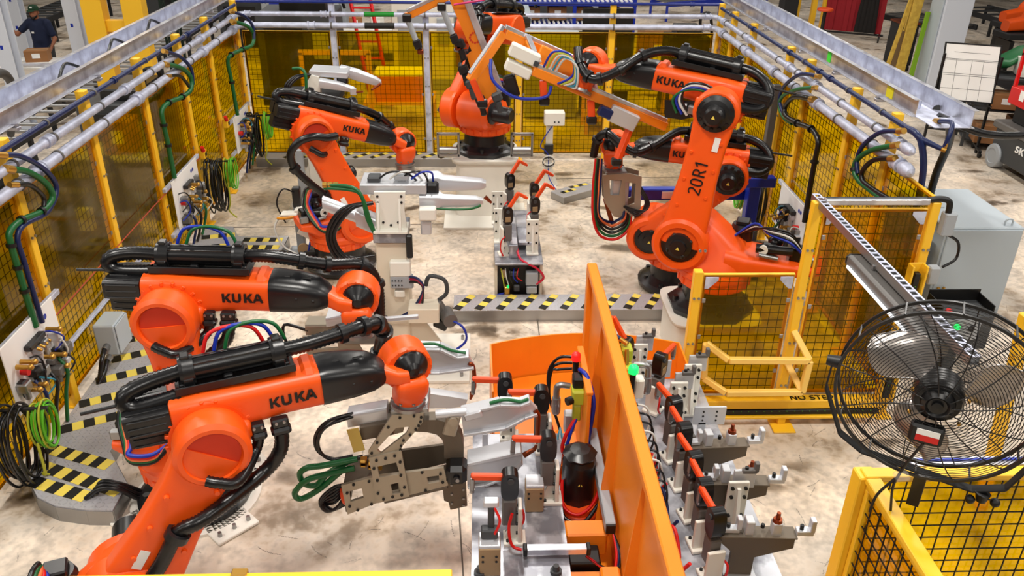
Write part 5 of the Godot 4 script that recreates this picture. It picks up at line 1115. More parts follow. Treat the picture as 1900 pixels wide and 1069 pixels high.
	g = G.new(); g.lathe(V(-1.85, 0.69, -10.92), V(0.17, 0.02, 0.15), [Vector2(0.10, 0), Vector2(0.118, 0.01), Vector2(0.118, 0.05), Vector2(0.10, 0.06)], 18); part(o, "clamp_band", g, M.steel)
	g = G.new(); g.tube([V(-2.16, 1.05, -11.05), V(-2.10, 0.95, -10.95), V(-1.95, 0.86, -10.9), V(-1.80, 0.82, -10.88)], 0.02, 8, 5, 0.02); part(o, "hose", g, M.dgrey)

func grippers():
	var o = thing("gripper_frame", "long orange and aluminium handling frame held out by the robot marked 20R1", "gripper frame", V(0.9, 2.2, -8.15))
	var rails = [[V(0.24, 3.06, -8.2), V(1.22, 2.62, -8.35), "long_rail"], [V(0.50, 2.76, -7.98), V(1.86, 2.18, -8.1), "long_rail"], [V(0.22, 3.07, -8.2), V(-0.10, 2.64, -8.05), "end_rail"], [V(0.45, 2.98, -8.2), V(0.56, 2.76, -8.0), "cross_rail"], [V(1.05, 2.70, -8.3), V(1.12, 2.50, -8.05), "cross_rail"]]
	for q in rails:
		var g = G.new(); g.tubebar(q[0], q[1], 0.07, 0.09); part(o, q[2], g, M.fix)
		g = G.new(); g.tubebar(q[0] + V(0.0, 0.065, 0.0), q[1] + V(0.0, 0.065, 0.0), 0.05, 0.04); part(o, "aluminium_strip", g, M.alu)
	var B = Basis(Vector3.BACK, -0.42)
	for q in [[V(0.42, 2.90, -8.02), V(0.30, 0.12, 0.14)], [V(0.36, 2.77, -8.0), V(0.26, 0.10, 0.14)]]:
		var g = G.new(); g.box(q[0], q[1], 0.012, B); part(o, "valve_box", g, M.white)
	var g1 = G.new(); g1.box(V(0.53, 2.83, -7.94), V(0.05, 0.05, 0.02), 0.004, B); part(o, "display", g1, M.dgrey)
	g1 = G.new(); g1.box(V(0.74, 2.80, -8.1), V(0.42, 0.20, 0.06), 0.01, B); part(o, "bracket_plate", g1, M.fix)
	g1 = G.new(); g1.box(V(0.30, 2.60, -8.02), V(0.12, 0.22, 0.10), 0.02, Basis(Vector3.BACK, 0.3)); part(o, "clamp_head", g1, M.black)
	for k in 5:
		var g = G.new()
		var e = 0.03 * k
		g.tube([V(0.60 + e, 2.80 - e * 0.3, -7.95), V(0.68 + e, 2.96 - e * 0.5, -7.86), V(0.84 + e * 0.6, 2.93 - e, -7.86), V(0.88 + e * 0.3, 2.74 - e, -7.9), V(0.74 + e, 2.64 - e * 0.2, -7.95)], 0.011, 7, 5)
		part(o, "air_line", g, [M.blue, M.limey, M.whitehose, M.cyan, M.whitehose][k])
	var g2 = G.new(); g2.tube([V(0.10, 2.86, -8.0), V(0.12, 2.68, -7.9), V(0.34, 2.52, -7.9), V(0.62, 2.52, -7.92), V(0.68, 2.62, -7.95)], 0.016, 7, 6); part(o, "air_line", g2, M.blue)
	# its hanging claws
	for q in [[V(0.60, 2.66, -8.0), V(0.62, 2.46, -8.0)], [V(1.08, 2.46, -8.05), V(1.10, 2.26, -8.05)], [V(1.52, 2.28, -8.05), V(1.36, 1.86, -7.95)], [V(-0.08, 2.66, -8.05), V(0.02, 2.42, -8.05)]]:
		g2 = G.new(); g2.tubebar(q[0], q[1], 0.07, 0.06); part(o, "claw_arm", g2, M.clampo)
		g2 = G.new(); g2.box(q[1], V(0.10, 0.08, 0.09), 0.015); part(o, "claw", g2, M.black)
	g2 = G.new(); g2.box(V(1.40, 2.30, -7.98), V(0.30, 0.16, 0.08), 0.01, B); part(o, "slide_unit", g2, M.guna)
	g2 = G.new(); g2.box(V(1.22, 2.36, -7.98), V(0.14, 0.10, 0.10), 0.012, B); part(o, "slide_block", g2, M.navy)
	# rear robot's gripper
	o = thing("gripper_frame", "tall orange gripper plate with aluminium edge held in front of the rear robot", "gripper frame", V(-0.1, 1.9, -10.1))
	var g = G.new(); g.prism([Vector2(-0.36, 3.10), Vector2(-0.20, 3.16), Vector2(0.22, 2.05), Vector2(0.08, 1.92), Vector2(-0.02, 1.98), Vector2(-0.16, 2.45), Vector2(-0.10, 2.50)], Transform3D(Basis(), V(0, 0, -10.1)), 0.06); part(o, "back_plate", g, M.fix)
	g = G.new(); g.tubebar(V(-0.18, 3.16, -10.06), V(0.25, 2.02, -10.06), 0.05, 0.08); part(o, "edge_rail", g, M.alu)
	g = G.new(); g.tubebar(V(-0.28, 3.16, -10.1), V(-0.86, 2.90, -10.0), 0.08, 0.08); part(o, "side_arm", g, M.fix)
	g = G.new(); g.tubebar(V(-0.28, 3.22, -10.08), V(-0.84, 2.97, -9.98), 0.05, 0.04); part(o, "arm_rail", g, M.alu)
	for q in [[V(-0.84, 2.90, -9.95), V(-0.70, 2.52, -9.95)], [V(-0.44, 3.02, -9.98), V(-0.26, 2.56, -9.98)]]:
		g = G.new(); g.cyl(q[0], q[0].lerp(q[1], 0.65), 0.035, 0.032); part(o, "air_cylinder", g, M.grey)
		g = G.new(); g.box(q[0].lerp(q[1], 0.78), V(0.09, 0.11, 0.08), 0.015, Basis(Vector3.BACK, 0.35)); g.box(q[0], V(0.10, 0.09, 0.09), 0.012); part(o, "clamp_head", g, M.black, "stuff")
		g = G.new(); g.box(q[1], V(0.07, 0.06, 0.06), 0.012); part(o, "claw_tip", g, M.copper)
	g = G.new()
	for k in 12:
		var a = TAU * k / 12
		g.cyl(V(-0.06 + cos(a) * 0.06, 2.66 + sin(a) * 0.06, -10.07), V(-0.06 + cos(a) * 0.06, 2.66 + sin(a) * 0.06, -10.062), 0.013, 0.013, 8)
	part(o, "flange_hole", g, M.kukadark, "stuff")
	for q in [[V(-0.24, 2.60, -10.0), M.black], [V(-0.20, 2.30, -10.0), M.black], [V(0.0, 1.94, -9.98), M.black], [V(0.20, 1.98, -9.98), M.dgrey], [V(-0.12, 2.14, -9.98), M.dgrey]]:
		g = G.new(); g.box(q[0], V(0.12, 0.11, 0.10), 0.02, Basis(Vector3.BACK, 0.4)); g.box(q[0] + V(0.03, -0.12, 0.01), V(0.07, 0.14, 0.07), 0.015, Basis(Vector3.BACK, 0.25)); part(o, "clamp_head", g, q[1], "stuff")
	g = G.new(); g.tube([V(-0.30, 3.04, -10.0), V(-0.1, 3.08, -9.95), V(0.05, 3.10, -9.98)], 0.012, 7, 5); part(o, "air_line", g, col(Color(0.75, 0.15, 0.4), 0.5))

func clamp_unit(open: bool, rise: float, called: String):
	# pneumatic clamp on a riser, built at the origin facing +x
	var o = thing(called, "clamp", "clamp")
	var g = G.new()
	g.box(V(0, 0.0125, 0), V(0.14, 0.025, 0.13), 0.004); g.box(V(-0.03, rise * 0.5, 0), V(0.025, rise, 0.11), 0.004)
	g.prism([Vector2(0, 0), Vector2(0.085, 0), Vector2(0, rise * 0.8)], Transform3D(Basis(), V(-0.02, 0.024, 0)), 0.022)
	part(o, "riser", g, M.white)
	g = G.new()
	for y in [0.3, 0.55, 0.85]:
		for z in [-0.035, 0.035]: g.cyl(V(-0.02, rise * y, z), V(-0.006, rise * y, z), 0.011, 0.011, 6)
	for z in [-0.04, 0.04]: g.cyl(V(0.045, 0.025, z), V(0.045, 0.038, z), 0.011, 0.011, 6)
	part(o, "bolt", g, M.ink, "stuff")
	g = G.new(); g.box(V(0.035, rise * 0.72 + 0.03, 0), V(0.09, 0.20, 0.075), 0.008); part(o, "cylinder_body", g, M.mount)
	g = G.new(); g.loft([[V(0.035, rise * 0.72 + 0.24, -0.04), V(0.055, 0, 0), V(0, 0.10, 0), 3.0], [V(0.035, rise * 0.72 + 0.24, 0.04), V(0.055, 0, 0), V(0, 0.10, 0), 3.0]], 24); part(o, "clamp_head", g, M.rubber)
	g = G.new(); g.box(V(0.03, rise * 0.72 + 0.20, 0.043), V(0.06, 0.06, 0.006), 0.002); part(o, "head_plate", g, M.tan)
	var p = V(0.03, rise * 0.72 + 0.29, 0)
	var dirv = V(cos(1.0), sin(1.0), 0) if open else V(1, 0.04, 0)
	g = G.new(); g.bar(p - dirv * 0.02, p + dirv * 0.24, 0.035, 0.045, 0.008)
	part(o, "clamp_arm", g, M.clampo)
	g = G.new(); g.cyl(p + V(0, 0, -0.05), p + V(0, 0, 0.05), 0.02, 0.02, 12); part(o, "pivot_pin", g, M.dgrey)
	g = G.new(); var q = p + dirv * 0.23; var dn = V(dirv.y, -dirv.x, 0)
	g.bar(q, q + dn * 0.10, 0.03, 0.035, 0.005); g.cyl(q + dn * 0.10, q + dn * 0.125, 0.018, 0.014, 10); part(o, "pressure_foot", g, M.steel if not open else M.clampo)
	g = G.new(); g.tube([V(0.0, rise * 0.7, 0.04), V(-0.05, rise * 0.6, 0.07), V(-0.06, rise * 0.3, 0.07), V(-0.03, 0.02, 0.075)], 0.008, 6, 5); part(o, "air_line", g, M.red)
	return o

func place(proto, at: Vector3, turn: float, label: String, group: String):
	if not proto.has_meta("placed"):
		proto.set_meta("placed", true); proto.position = at; proto.rotation.y = turn
		return tag(proto, label, "", group)
	return copy(proto, at, turn, label, group)

func strips(o, segs: Array, y: float, width: float):
	# hazard tape: yellow strips with black blocks laid along them
	for q in segs:
		var a = V(q[0], y, q[1]); var b = V(q[2], y, q[3]); var L = a.distance_to(b); var d = (b - a) / L
		var g = G.new(); g.bar(a, b, width, 0.003); var t = part(o, "hazard_tape", g, M.tapey)
		var n = int(round(L / 0.085 / 2)); var st = L / (2 * n)
		for k in n:
			g = G.new(); g.bar(a + d * st * (2 * k) + V(0, 0.0015, 0), a + d * st * (2 * k + 1) + V(0, 0.0015, 0), width + 0.001, 0.003); part(t, "black_block", g, M.tapeb)

func walkways():
	var o = thing("walkway", "raised tread plate walkway with diagonal hazard tape across the middle of the cell", "walkway", V(0.85, 0, -8.15))
	var g = G.new(); g.box(V(0.87, 0.145, -8.15), V(2.36, 0.012, 0.36), 0.002); part(o, "tread_plate", g, M.tread)
	g = G.new(); g.box(V(0.87, 0.07, -7.985), V(2.36, 0.14, 0.02), 0.002); g.box(V(0.87, 0.07, -8.31), V(2.36, 0.14, 0.02), 0.002); part(o, "side_skirt", g, M.steel, "stuff")
	var sg = []
	for k in 10: sg.append([-0.28 + 0.235 * k, -7.985, -0.10 + 0.235 * k, -8.315])
	strips(o, sg, 0.1525, 0.085)
	o = thing("walkway", "raised tread plate walkway with hazard tape along the rear fence", "walkway", V(-1.5, 0, -13.1))
	g = G.new(); g.box(V(-1.6, 0.145, -13.22), V(4.1, 0.012, 0.30), 0.002); part(o, "tread_plate", g, M.tread)
	g = G.new(); g.box(V(-1.6, 0.07, -13.08), V(4.1, 0.14, 0.02), 0.002); part(o, "side_skirt", g, M.steel)
	sg = []
	for k in 12: sg.append([-3.2 + 0.28 * k, -13.09, -2.95 + 0.28 * k, -13.35])
	strips(o, sg, 0.1525, 0.09)
	o = thing("walkway", "curved tread plate walkway with hazard tape along the left fence", "walkway", V(-3.4, 0, -7.5))
	var poly = [Vector2(-3.64, -5.42), Vector2(-3.56, -5.22), Vector2(-3.43, -5.06), Vector2(-3.25, -4.96), Vector2(-3.0, -4.91), Vector2(-2.80, -4.90), Vector2(-2.80, -5.2), Vector2(-3.10, -5.62), Vector2(-3.10, -9.55), Vector2(-2.5, -9.55), Vector2(-2.5, -9.98), Vector2(-3.15, -9.98), Vector2(-3.3, -10.3), Vector2(-3.66, -10.3)]
	g = G.new(); g.prism(poly, Transform3D(Basis(V(1, 0, 0), V(0, 0, 1), V(0, -1, 0)), V(0, 0.145, 0)), 0.012); part(o, "tread_plate", g, M.tread)
	g = G.new()
	for i in poly.size():
		var a = poly[i]; var b = poly[(i + 1) % poly.size()]
		g.bar(V(a.x, 0.07, a.y), V(b.x, 0.07, b.y), 0.012, 0.14)
	part(o, "side_skirt", g, M.steel, "stuff")
	sg = [[-3.55, -5.24, -3.05, -5.05], [-3.64, -5.46, -2.82, -5.10], [-3.63, -5.66, -3.02, -5.42]]
	for k in 10: sg.append([-3.62, -5.90 - 0.37 * k, -3.14, -6.14 - 0.37 * k])
	for k in 2: sg.append([-3.60, -9.6 - 0.33 * k, -3.2, -9.7 - 0.33 * k])
	sg.append([-3.05, -9.63, -2.55, -9.63]); sg.append([-3.05, -9.86, -2.55, -9.86])
	strips(o, sg, 0.1525, 0.12)
	for k in 3:
		g = G.new(); g.tube([V(-3.05 + 0.03 * k, 0.16, -5.02 - 0.03 * k), V(-2.95, 0.22 + 0.01 * k, -5.06 - 0.03 * k), V(-2.82, 0.20, -5.08 - 0.03 * k), V(-2.68, 0.08, -5.10 - 0.04 * k), V(-2.60, 0.03, -5.2)], 0.018, 8, 5); part(o, "cable", g, M.rubber)
	o = thing("walkway_step", "short separate piece of tread plate with hazard tape lying near the slim white stand", "walkway", V(1.4, 0, -11.7))
	var R = Basis(Vector3.UP, 0.62)
	g = G.new(); g.box(V(1.42, 0.11, -11.75), V(0.7, 0.012, 0.30), 0.002, R); part(o, "tread_plate", g, M.tread)
	g = G.new(); g.box(V(1.42, 0.055, -11.75) + R * V(0, 0, 0.14), V(0.7, 0.10, 0.015), 0.002, R); g.box(V(1.42, 0.055, -11.75) + R * V(-0.345, 0, 0), V(0.015, 0.10, 0.3), 0.002, R); part(o, "side_skirt", g, M.steel, "stuff")
	strips(o, [[1.34, -11.82, 1.62, -11.98], [1.20, -11.60, 1.42, -11.76]], 0.1175, 0.07)
	# slim white stand with a box
	o = thing("sensor_stand", "slim white stand with a small white box on top and cables tied to it", "stand", V(1.04, 0, -12.2))
	g = G.new(); g.box(V(1.04, 0.52, -12.2), V(0.10, 1.0, 0.10), 0.008); g.box(V(1.04, 0.01, -12.2), V(0.26, 0.02, 0.26), 0.004); part(o, "post", g, M.white)
	g = G.new(); g.prism([Vector2(0, 0), Vector2(0.11, 0), Vector2(0, 0.30)], Transform3D(Basis(), V(1.09, 0.02, -12.2)), 0.012); g.prism([Vector2(0, 0), Vector2(-0.11, 0), Vector2(0, 0.30)], Transform3D(Basis(), V(0.99, 0.02, -12.2)), 0.012); part(o, "gusset", g, M.white, "stuff")
	g = G.new(); g.box(V(1.10, 1.10, -12.15), V(0.30, 0.20, 0.18), 0.012); part(o, "box", g, M.white)
	g = G.new()
	for x in [1.10, 1.16]: g.cyl(V(x, 1.06, -12.06), V(x, 1.06, -12.05), 0.012, 0.012, 10)
	part(o, "knockout", g, M.dgrey, "stuff")
	g = G.new(); g.box(V(1.03, 0.62, -12.13), V(0.14, 0.16, 0.05), 0.01); part(o, "clip", g, M.black)
	for k in 3:
		g = G.new(); var pts = []
		for i in 11: pts.append(V(1.03 + 0.09 * cos(TAU * i / 10 + k), 0.40 + 0.03 * k + 0.07 * sin(TAU * i / 10 + k), -12.10 + 0.01 * k))
		g.tube(pts, 0.008, 6, 3); part(o, "cable_loop", g, [M.whitehose, M.rubber, M.whitehose][k])
	g = G.new(); g.tube([V(1.08, 1.0, -12.1), V(0.98, 0.85, -12.1), V(0.90, 0.68, -12.1), V(0.98, 0.60, -12.1), V(1.03, 0.5, -12.1), V(1.04, 0.2, -12.1), V(1.15, 0.03, -11.95)], 0.008, 6, 5); part(o, "cable", g, M.blue)

func centre_fixture():
	var o = thing("fixture_table", "narrow grey fixture table with an open electrical bay, in the cell's middle", "fixture table", V(0.41, 0, -9.1))
	var g = G.new(); g.box(V(0.42, 0.535, -9.1), V(0.54, 0.03, 1.55), 0.005); part(o, "top_plate", g, M.plate)
	g = G.new(); g.box(V(0.42, 0.27, -9.15), V(0.50, 0.50, 1.4), 0.01); part(o, "base", g, M.cream)
	for x in [0.165, 0.675]:
		g = G.new(); g.box(V(x, 0.26, -8.42), V(0.03, 0.52, 0.05), 0.004); part(o, "leg", g, M.cream)
	g = G.new(); g.box(V(0.42, 0.27, -8.44), V(0.47, 0.50, 0.02), 0.003); part(o, "back_panel", g, M.ink)
	for q in [[V(0.57, 0.34, -8.38), V(0.14, 0.16, 0.10), M.grey], [V(0.57, 0.20, -8.38), V(0.12, 0.09, 0.10), M.grey], [V(0.29, 0.16, -8.38), V(0.06, 0.16, 0.08), M.brass], [V(0.40, 0.20, -8.40), V(0.07, 0.08, 0.05), M.dgrey], [V(0.37, 0.38, -8.41), V(0.10, 0.06, 0.04), M.dgrey], [V(0.25, 0.38, -8.41), V(0.05, 0.10, 0.04), M.tan]]:
		g = G.new(); g.box(q[0], q[1], 0.01); part(o, "component", g, q[2])
	g = G.new(); g.cyl(V(0.30, 0.24, -8.36), V(0.30, 0.24, -8.34), 0.014); part(o, "indicator", g, M.ledg)
	for k in 5:
		g = G.new(); g.tube([V(0.22 + 0.05 * k, 0.44, -8.42), V(0.24 + 0.04 * k, 0.36, -8.36), V(0.26 + 0.05 * k, 0.22 + 0.02 * k, -8.38)], 0.007, 6, 5); part(o, "wire", g, [M.limey, M.whitehose, M.rubber, M.blue, M.red][k])
	g = G.new(); g.tube([V(0.40, 0.66, -8.5), V(0.44, 0.58, -8.36), V(0.62, 0.48, -8.33), V(0.70, 0.36, -8.34), V(0.62, 0.28, -8.34)], 0.014, 8, 6); part(o, "supply_hose", g, col(Color(0.75, 0.06, 0.2), 0.4))
	g = G.new(); g.tube([V(0.12, 0.02, -8.3), V(0.16, 0.12, -8.34), V(0.26, 0.14, -8.38)], 0.014, 8, 6); part(o, "supply_hose", g, M.blue)
	g = G.new(); g.box(V(0.36, 0.63, -8.95), V(0.10, 0.16, 1.0), 0.006); g.box(V(0.50, 0.66, -9.0), V(0.16, 0.04, 0.8), 0.006); part(o, "spine", g, M.plate)
	g = G.new(); g.box(V(0.47, 0.72, -9.1), V(0.20, 0.04, 0.22), 0.004); part(o, "locating_block", g, M.clear)
	for q in [V(0.20, 0.55, -9.5), V(0.22, 0.55, -8.95), V(0.58, 0.55, -8.62)]:
		g = G.new(); g.box(q + V(0, 0.2, 0), V(0.14, 0.40, 0.02), 0.004); g.box(q + V(0, 0.012, 0.05), V(0.14, 0.024, 0.12), 0.004); g.prism([Vector2(0, 0), Vector2(0.10, 0), Vector2(0, 0.34)], Transform3D(Basis(V(0, 0, 1), V(0, 1, 0), V(-1, 0, 0)), q + V(0, 0.02, 0)), 0.02); part(o, "bracket", g, M.white)
		g = G.new()
		for y in [0.12, 0.24, 0.35]:
			for x in [-0.045, 0.045]: g.cyl(q + V(x, y, 0.01), q + V(x, y, 0.022), 0.012, 0.012, 6)
		part(o, "bolt", g, M.ink, "stuff")
	var cl = clamp_unit(true, 0.34, "toggle_clamp")
	place(cl, V(0.32, 0.55, -9.62), 0.3, "open orange-armed clamp at the back left of the middle fixture table", "clamps on the middle fixture table")
	place(cl, V(0.60, 0.55, -9.30), 0.1, "open orange-armed clamp at the back right of the middle fixture table", "clamps on the middle fixture table")
	place(cl, V(0.58, 0.55, -8.85), 0.15, "open orange-armed clamp at the front right of the middle fixture table", "clamps on the middle fixture table")
	place(cl, V(0.26, 0.55, -8.55), 0.2, "open orange-armed clamp at the front left of the middle fixture table", "clamps on the middle fixture table")

func left_cluster():
	# dresser stand and its cables at the foot of the third robot
	var o = thing("dresser_stand", "low stand with a tip dresser, white trays and looping cables at the third robot's foot", "stand", V(-2.2, 0, -9.75))
	var g = G.new(); g.box(V(-2.30, 0.35, -9.8), V(0.10, 0.7, 0.10), 0.008); g.box(V(-2.30, 0.01, -9.8), V(0.34, 0.02, 0.34), 0.004); part(o, "post", g, M.grey, "stuff")
	g = G.new(); g.box(V(-2.28, 0.78, -9.75), V(0.10, 0.26, 0.10), 0.012); part(o, "valve", g, M.black)
	for q in [[V(-2.12, 0.66, -9.7), V(0.36, 0.05, 0.22), 0.1], [V(-2.10, 0.36, -9.55), V(0.34, 0.08, 0.16), -0.5], [V(-2.36, 0.62, -9.6), V(0.2, 0.03, 0.14), 0.0]]:
		g = G.new(); g.box(q[0], q[1], 0.008, Basis(Vector3.BACK, q[2])); part(o, "tray", g, M.white)
	g = G.new(); g.cyl(V(-1.98, 0.16, -9.45), V(-1.98, 0.40, -9.45), 0.09, 0.08, 16); g.box(V(-2.05, 0.14, -9.5), V(0.3, 0.14, 0.2), 0.02); part(o, "motor", g, M.black)
	g = G.new(); g.lathe(V(-2.2, 0.22, -9.45), V(0.1, 0, 1), [Vector2(0, 0), Vector2(0.07, 0), Vector2(0.07, 0.04), Vector2(0, 0.04)], 16); part(o, "filter", g, M.tan)
	for q in [[[V(-2.45, 0.62, -9.6), V(-2.55, 0.45, -9.55), V(-2.45, 0.22, -9.5), V(-2.25, 0.12, -9.45)], 0.014, M.whitehose], [[V(-2.05, 0.5, -9.5), V(-2.0, 0.34, -9.4), V(-1.88, 0.30, -9.36), V(-1.82, 0.42, -9.4)], 0.014, M.whitehose], [[V(-2.16, 0.62, -9.55), V(-2.10, 0.4, -9.45), V(-2.16, 0.16, -9.42), V(-2.3, 0.08, -9.45)], 0.012, M.blue], [[V(-2.3, 0.86, -9.7), V(-2.42, 0.92, -9.65), V(-2.5, 0.75, -9.6), V(-2.42, 0.5, -9.6)], 0.010, M.rubber], [[V(-2.5, 0.58, -9.55), V(-2.4, 0.60, -9.5), V(-2.28, 0.62, -9.5)], 0.018, col(Color(0.85, 0.55, 0.1), 0.5)], [[V(-2.6, 0.1, -9.5), V(-2.4, 0.2, -9.4), V(-2.1, 0.06, -9.35), V(-1.85, 0.1, -9.3)], 0.018, M.rubber]]:
		g = G.new(); g.tube(q[0], q[1], 7, 6); part(o, "hose", g, q[2])

# ---------------------------------------------------------------- turntable fixture
func turntable():
	var o = thing("turntable", "orange two-sided turntable with a curved back guard and a tall dividing wall, in front", "turntable", V(0.85, 0, -4.4))
	var g = G.new()
	var cx = 0.9; var cz = -4.30; var R = 2.04; var n = 18
	for k in n:
		var a = lerpf(-0.415, 0.415, float(k) / n); var b = lerpf(-0.415, 0.415, float(k + 1) / n)
		var p = V(cx + sin(a) * R, 0, cz - cos(a) * R); var q = V(cx + sin(b) * R, 0, cz - cos(b) * R)
		g.bar(p + V(0, 0.44, 0), q + V(0, 0.44, 0), 0.014, 0.76)
	for s in [-1, 1]: g.bar(V(cx + s * 0.825, 0.44, cz - 1.87), V(cx + s * 0.815, 0.44, -5.45), 0.014, 0.76)
	part(o, "curved_guard", g, M.fix)
	var deck = []
	for k in n + 1:
		var a = lerpf(-0.405, 0.405, float(k) / n); deck.append(Vector2(cx + sin(a) * (R - 0.02), cz - cos(a) * (R - 0.02)))
	deck.append(Vector2(1.70, -5.2)); deck.append(Vector2(0.10, -5.2))
	var flat = Basis(V(1, 0, 0), V(0, 0, 1), V(0, -1, 0))
	g = G.new(); g.prism(deck, Transform3D(flat, V(0, 0.415, 0)), 0.012); part(o, "deck", g, M.fix)
	g = G.new(); g.box(V(0.84, 0.30, -3.9), V(0.5, 0.4, 3.0), 0.02); g.box(V(0.84, 0.32, -5.1), V(1.4, 0.12, 0.16), 0.01); g.box(V(0.84, 0.32, -3.3), V(1.6, 0.12, 0.16), 0.01); part(o, "beam", g, M.fix, "stuff")
	# dividing wall with its back flange, top rail, ribs
	g = G.new(); g.box(V(0.86, 1.12, -4.05), V(0.012, 1.36, 3.36), 0.0); part(o, "divider_sheet", g, M.fix)
	g = G.new(); g.bar(V(0.85, 1.78, -5.74), V(0.85, 1.78, -2.36), 0.075, 0.06, 0.008); part(o, "top_rail", g, M.fix)
	g = G.new(); g.bar(V(0.84, 0.42, -5.72), V(0.84, 1.76, -5.72), 0.05, 0.09, 0.006, Vector3.BACK); part(o, "back_upright", g, M.fix)
	g = G.new(); g.bar(V(0.85, 0.42, -2.38), V(0.85, 1.76, -2.38), 0.06, 0.09, 0.006, Vector3.BACK); part(o, "front_upright", g, M.fix)
	for z in [-5.0, -4.2, -3.35]:
		for s in [-1, 1]:
			g = G.new(); g.prism([Vector2(0, 0), Vector2(0.12, 0), Vector2(0.02, 1.30), Vector2(0, 1.30)], Transform3D(Basis(V(s, 0, 0), V(0, 1, 0), V(0, 0, s)), V(0.86, 0.44, z)), 0.012); part(o, "rib", g, M.fix)
	# lower plates that carry the valves, on both faces
	g = G.new(); g.box(V(0.735, 0.98, -4.98), V(0.03, 0.70, 0.62), 0.006); part(o, "valve_plate", g, M.fix)
	g = G.new(); g.bar(V(0.735, 1.33, -5.28), V(0.735, 1.33, -4.67), 0.05, 0.03, 0.006); part(o, "valve_plate_edge", g, M.fix)
	g = G.new(); g.box(V(0.96, 1.16, -4.80), V(0.10, 0.52, 1.0), 0.012); part(o, "side_box", g, M.fix)
	g = G.new(); g.bar(V(0.50, 0.56, -5.04), V(0.78, 0.56, -5.04), 0.06, 0.05, 0.008); g.bar(V(0.52, 0.58, -4.78), V(0.78, 0.58, -4.78), 0.05, 0.05, 0.008); part(o, "cross_arm", g, M.fix, "stuff")
	# grey duct along the wall foot
	g = G.new(); g.box(V(0.80, 0.86, -4.38), V(0.065, 0.08, 0.98), 0.006); part(o, "cable_duct", g, M.grey)
	g = G.new(); g.box(V(0.80, 0.86, -3.885), V(0.06, 0.07, 0.02), 0.003); part(o, "duct_end", g, M.ink)
	# positioner: motor under an octagonal black hood, orange gearbox, orange boxes in front
	g = G.new(); g.lathe(V(0.66, 0.62, -4.45), V(0, 1, 0), [Vector2(0, 0), Vector2(0.115, 0), Vector2(0.115, 0.32), Vector2(0.105, 0.36), Vector2(0.06, 0.385), Vector2(0, 0.39)], 8); part(o, "motor", g, M.black)
	g = G.new(); g.lathe(V(0.66, 0.99, -4.45), V(0, 1, 0), [Vector2(0, 0), Vector2(0.11, 0), Vector2(0.12, 0.02), Vector2(0.07, 0.05), Vector2(0, 0.055)], 8); part(o, "motor_hood", g, M.cast)
	g = G.new(); g.prism([Vector2(-0.015, -0.012), Vector2(0.015, -0.012), Vector2(0, 0.015)], Transform3D(Basis(), V(0.66, 0.82, -4.338)), 0.003); part(o, "warning_label", g, M.tapey)
	g = G.new(); g.lathe(V(0.66, 0.48, -4.40), V(0, 1, 0), [Vector2(0, 0), Vector2(0.16, 0), Vector2(0.16, 0.06), Vector2(0.12, 0.10), Vector2(0.12, 0.14), Vector2(0, 0.14)], 20); g.box(V(0.66, 0.50, -4.28), V(0.30, 0.12, 0.14), 0.02); part(o, "gearbox", g, M.clampo)
	g = G.new(); g.tube([V(0.545, 0.80, -4.42), V(0.55, 0.66, -4.32), V(0.64, 0.63, -4.26), V(0.74, 0.70, -4.28), V(0.80, 0.82, -4.34)], 0.012, 7, 6); part(o, "motor_cable", g, M.red)
	g = G.new(); g.tube([V(0.53, 0.66, -4.36), V(0.56, 0.60, -4.26), V(0.68, 0.60, -4.22), V(0.78, 0.70, -4.28)], 0.014, 7, 6); part(o, "motor_cable", g, M.rubber)
	for q in [[V(0.665, 0.66, -4.02), V(0.27, 0.18, 0.14)], [V(0.63, 0.56, -3.62), V(0.22, 0.14, 0.30)], [V(0.78, 0.62, -3.62), V(0.12, 0.18, 0.22)]]:
		g = G.new(); g.box(q[0], q[1], 0.012); part(o, "front_box", g, M.fix)
	g = G.new(); g.box(V(0.64, 0.62, -3.87), V(0.20, 0.10, 0.16), 0.01); part(o, "dark_cover", g, M.ink)
	for k in 3:
		g = G.new(); g.tube([V(0.82, 0.82, -3.88), V(0.83 + 0.012 * k, 0.74, -3.78), V(0.80 + 0.01 * k, 0.66, -3.72), V(0.70, 0.70, -3.76), V(0.64, 0.74, -3.78)], 0.010, 7, 5); part(o, "cable", g, [M.red, M.navy, M.rubber][k])
	g = G.new(); g.cyl(V(0.73, 0.72, -3.55), V(0.73, 0.75, -3.55), 0.02, 0.02, 8); part(o, "bolt", g, M.ink)
	# valve manifold on the left plate
	g = G.new(); g.box(V(0.685, 1.17, -4.90), V(0.09, 0.12, 0.12), 0.012); g.box(V(0.68, 1.04, -4.88), V(0.06, 0.14, 0.07), 0.01); part(o, "valve_manifold", g, M.limey)
	g = G.new(); g.box(V(0.685, 1.27, -4.93), V(0.08, 0.09, 0.10), 0.012); part(o, "valve_coil", g, M.ink); g = G.new(); g.cyl(V(0.64, 1.15, -4.86), V(0.60, 1.15, -4.84), 0.03); part(o, "valve_coil", g, M.ink)
	g = G.new(); g.tube([V(0.64, 1.16, -5.02), V(0.57, 1.17, -5.02), V(0.545, 1.14, -5.02), V(0.545, 1.05, -5.02)], 0.024, 10, 5); part(o, "pipe_elbow", g, M.steel)
	g = G.new(); g.lathe(V(0.545, 1.06, -5.02), V(0, -1, 0), [Vector2(0, 0), Vector2(0.032, 0), Vector2(0.034, 0.04), Vector2(0.034, 0.12), Vector2(0.028, 0.14), Vector2(0, 0.14)], 16); part(o, "silencer", g, M.steel)
	g = G.new(); g.box(V(0.64, 0.90, -4.95), V(0.08, 0.16, 0.08), 0.01); part(o, "filter_bowl", g, M.guna)
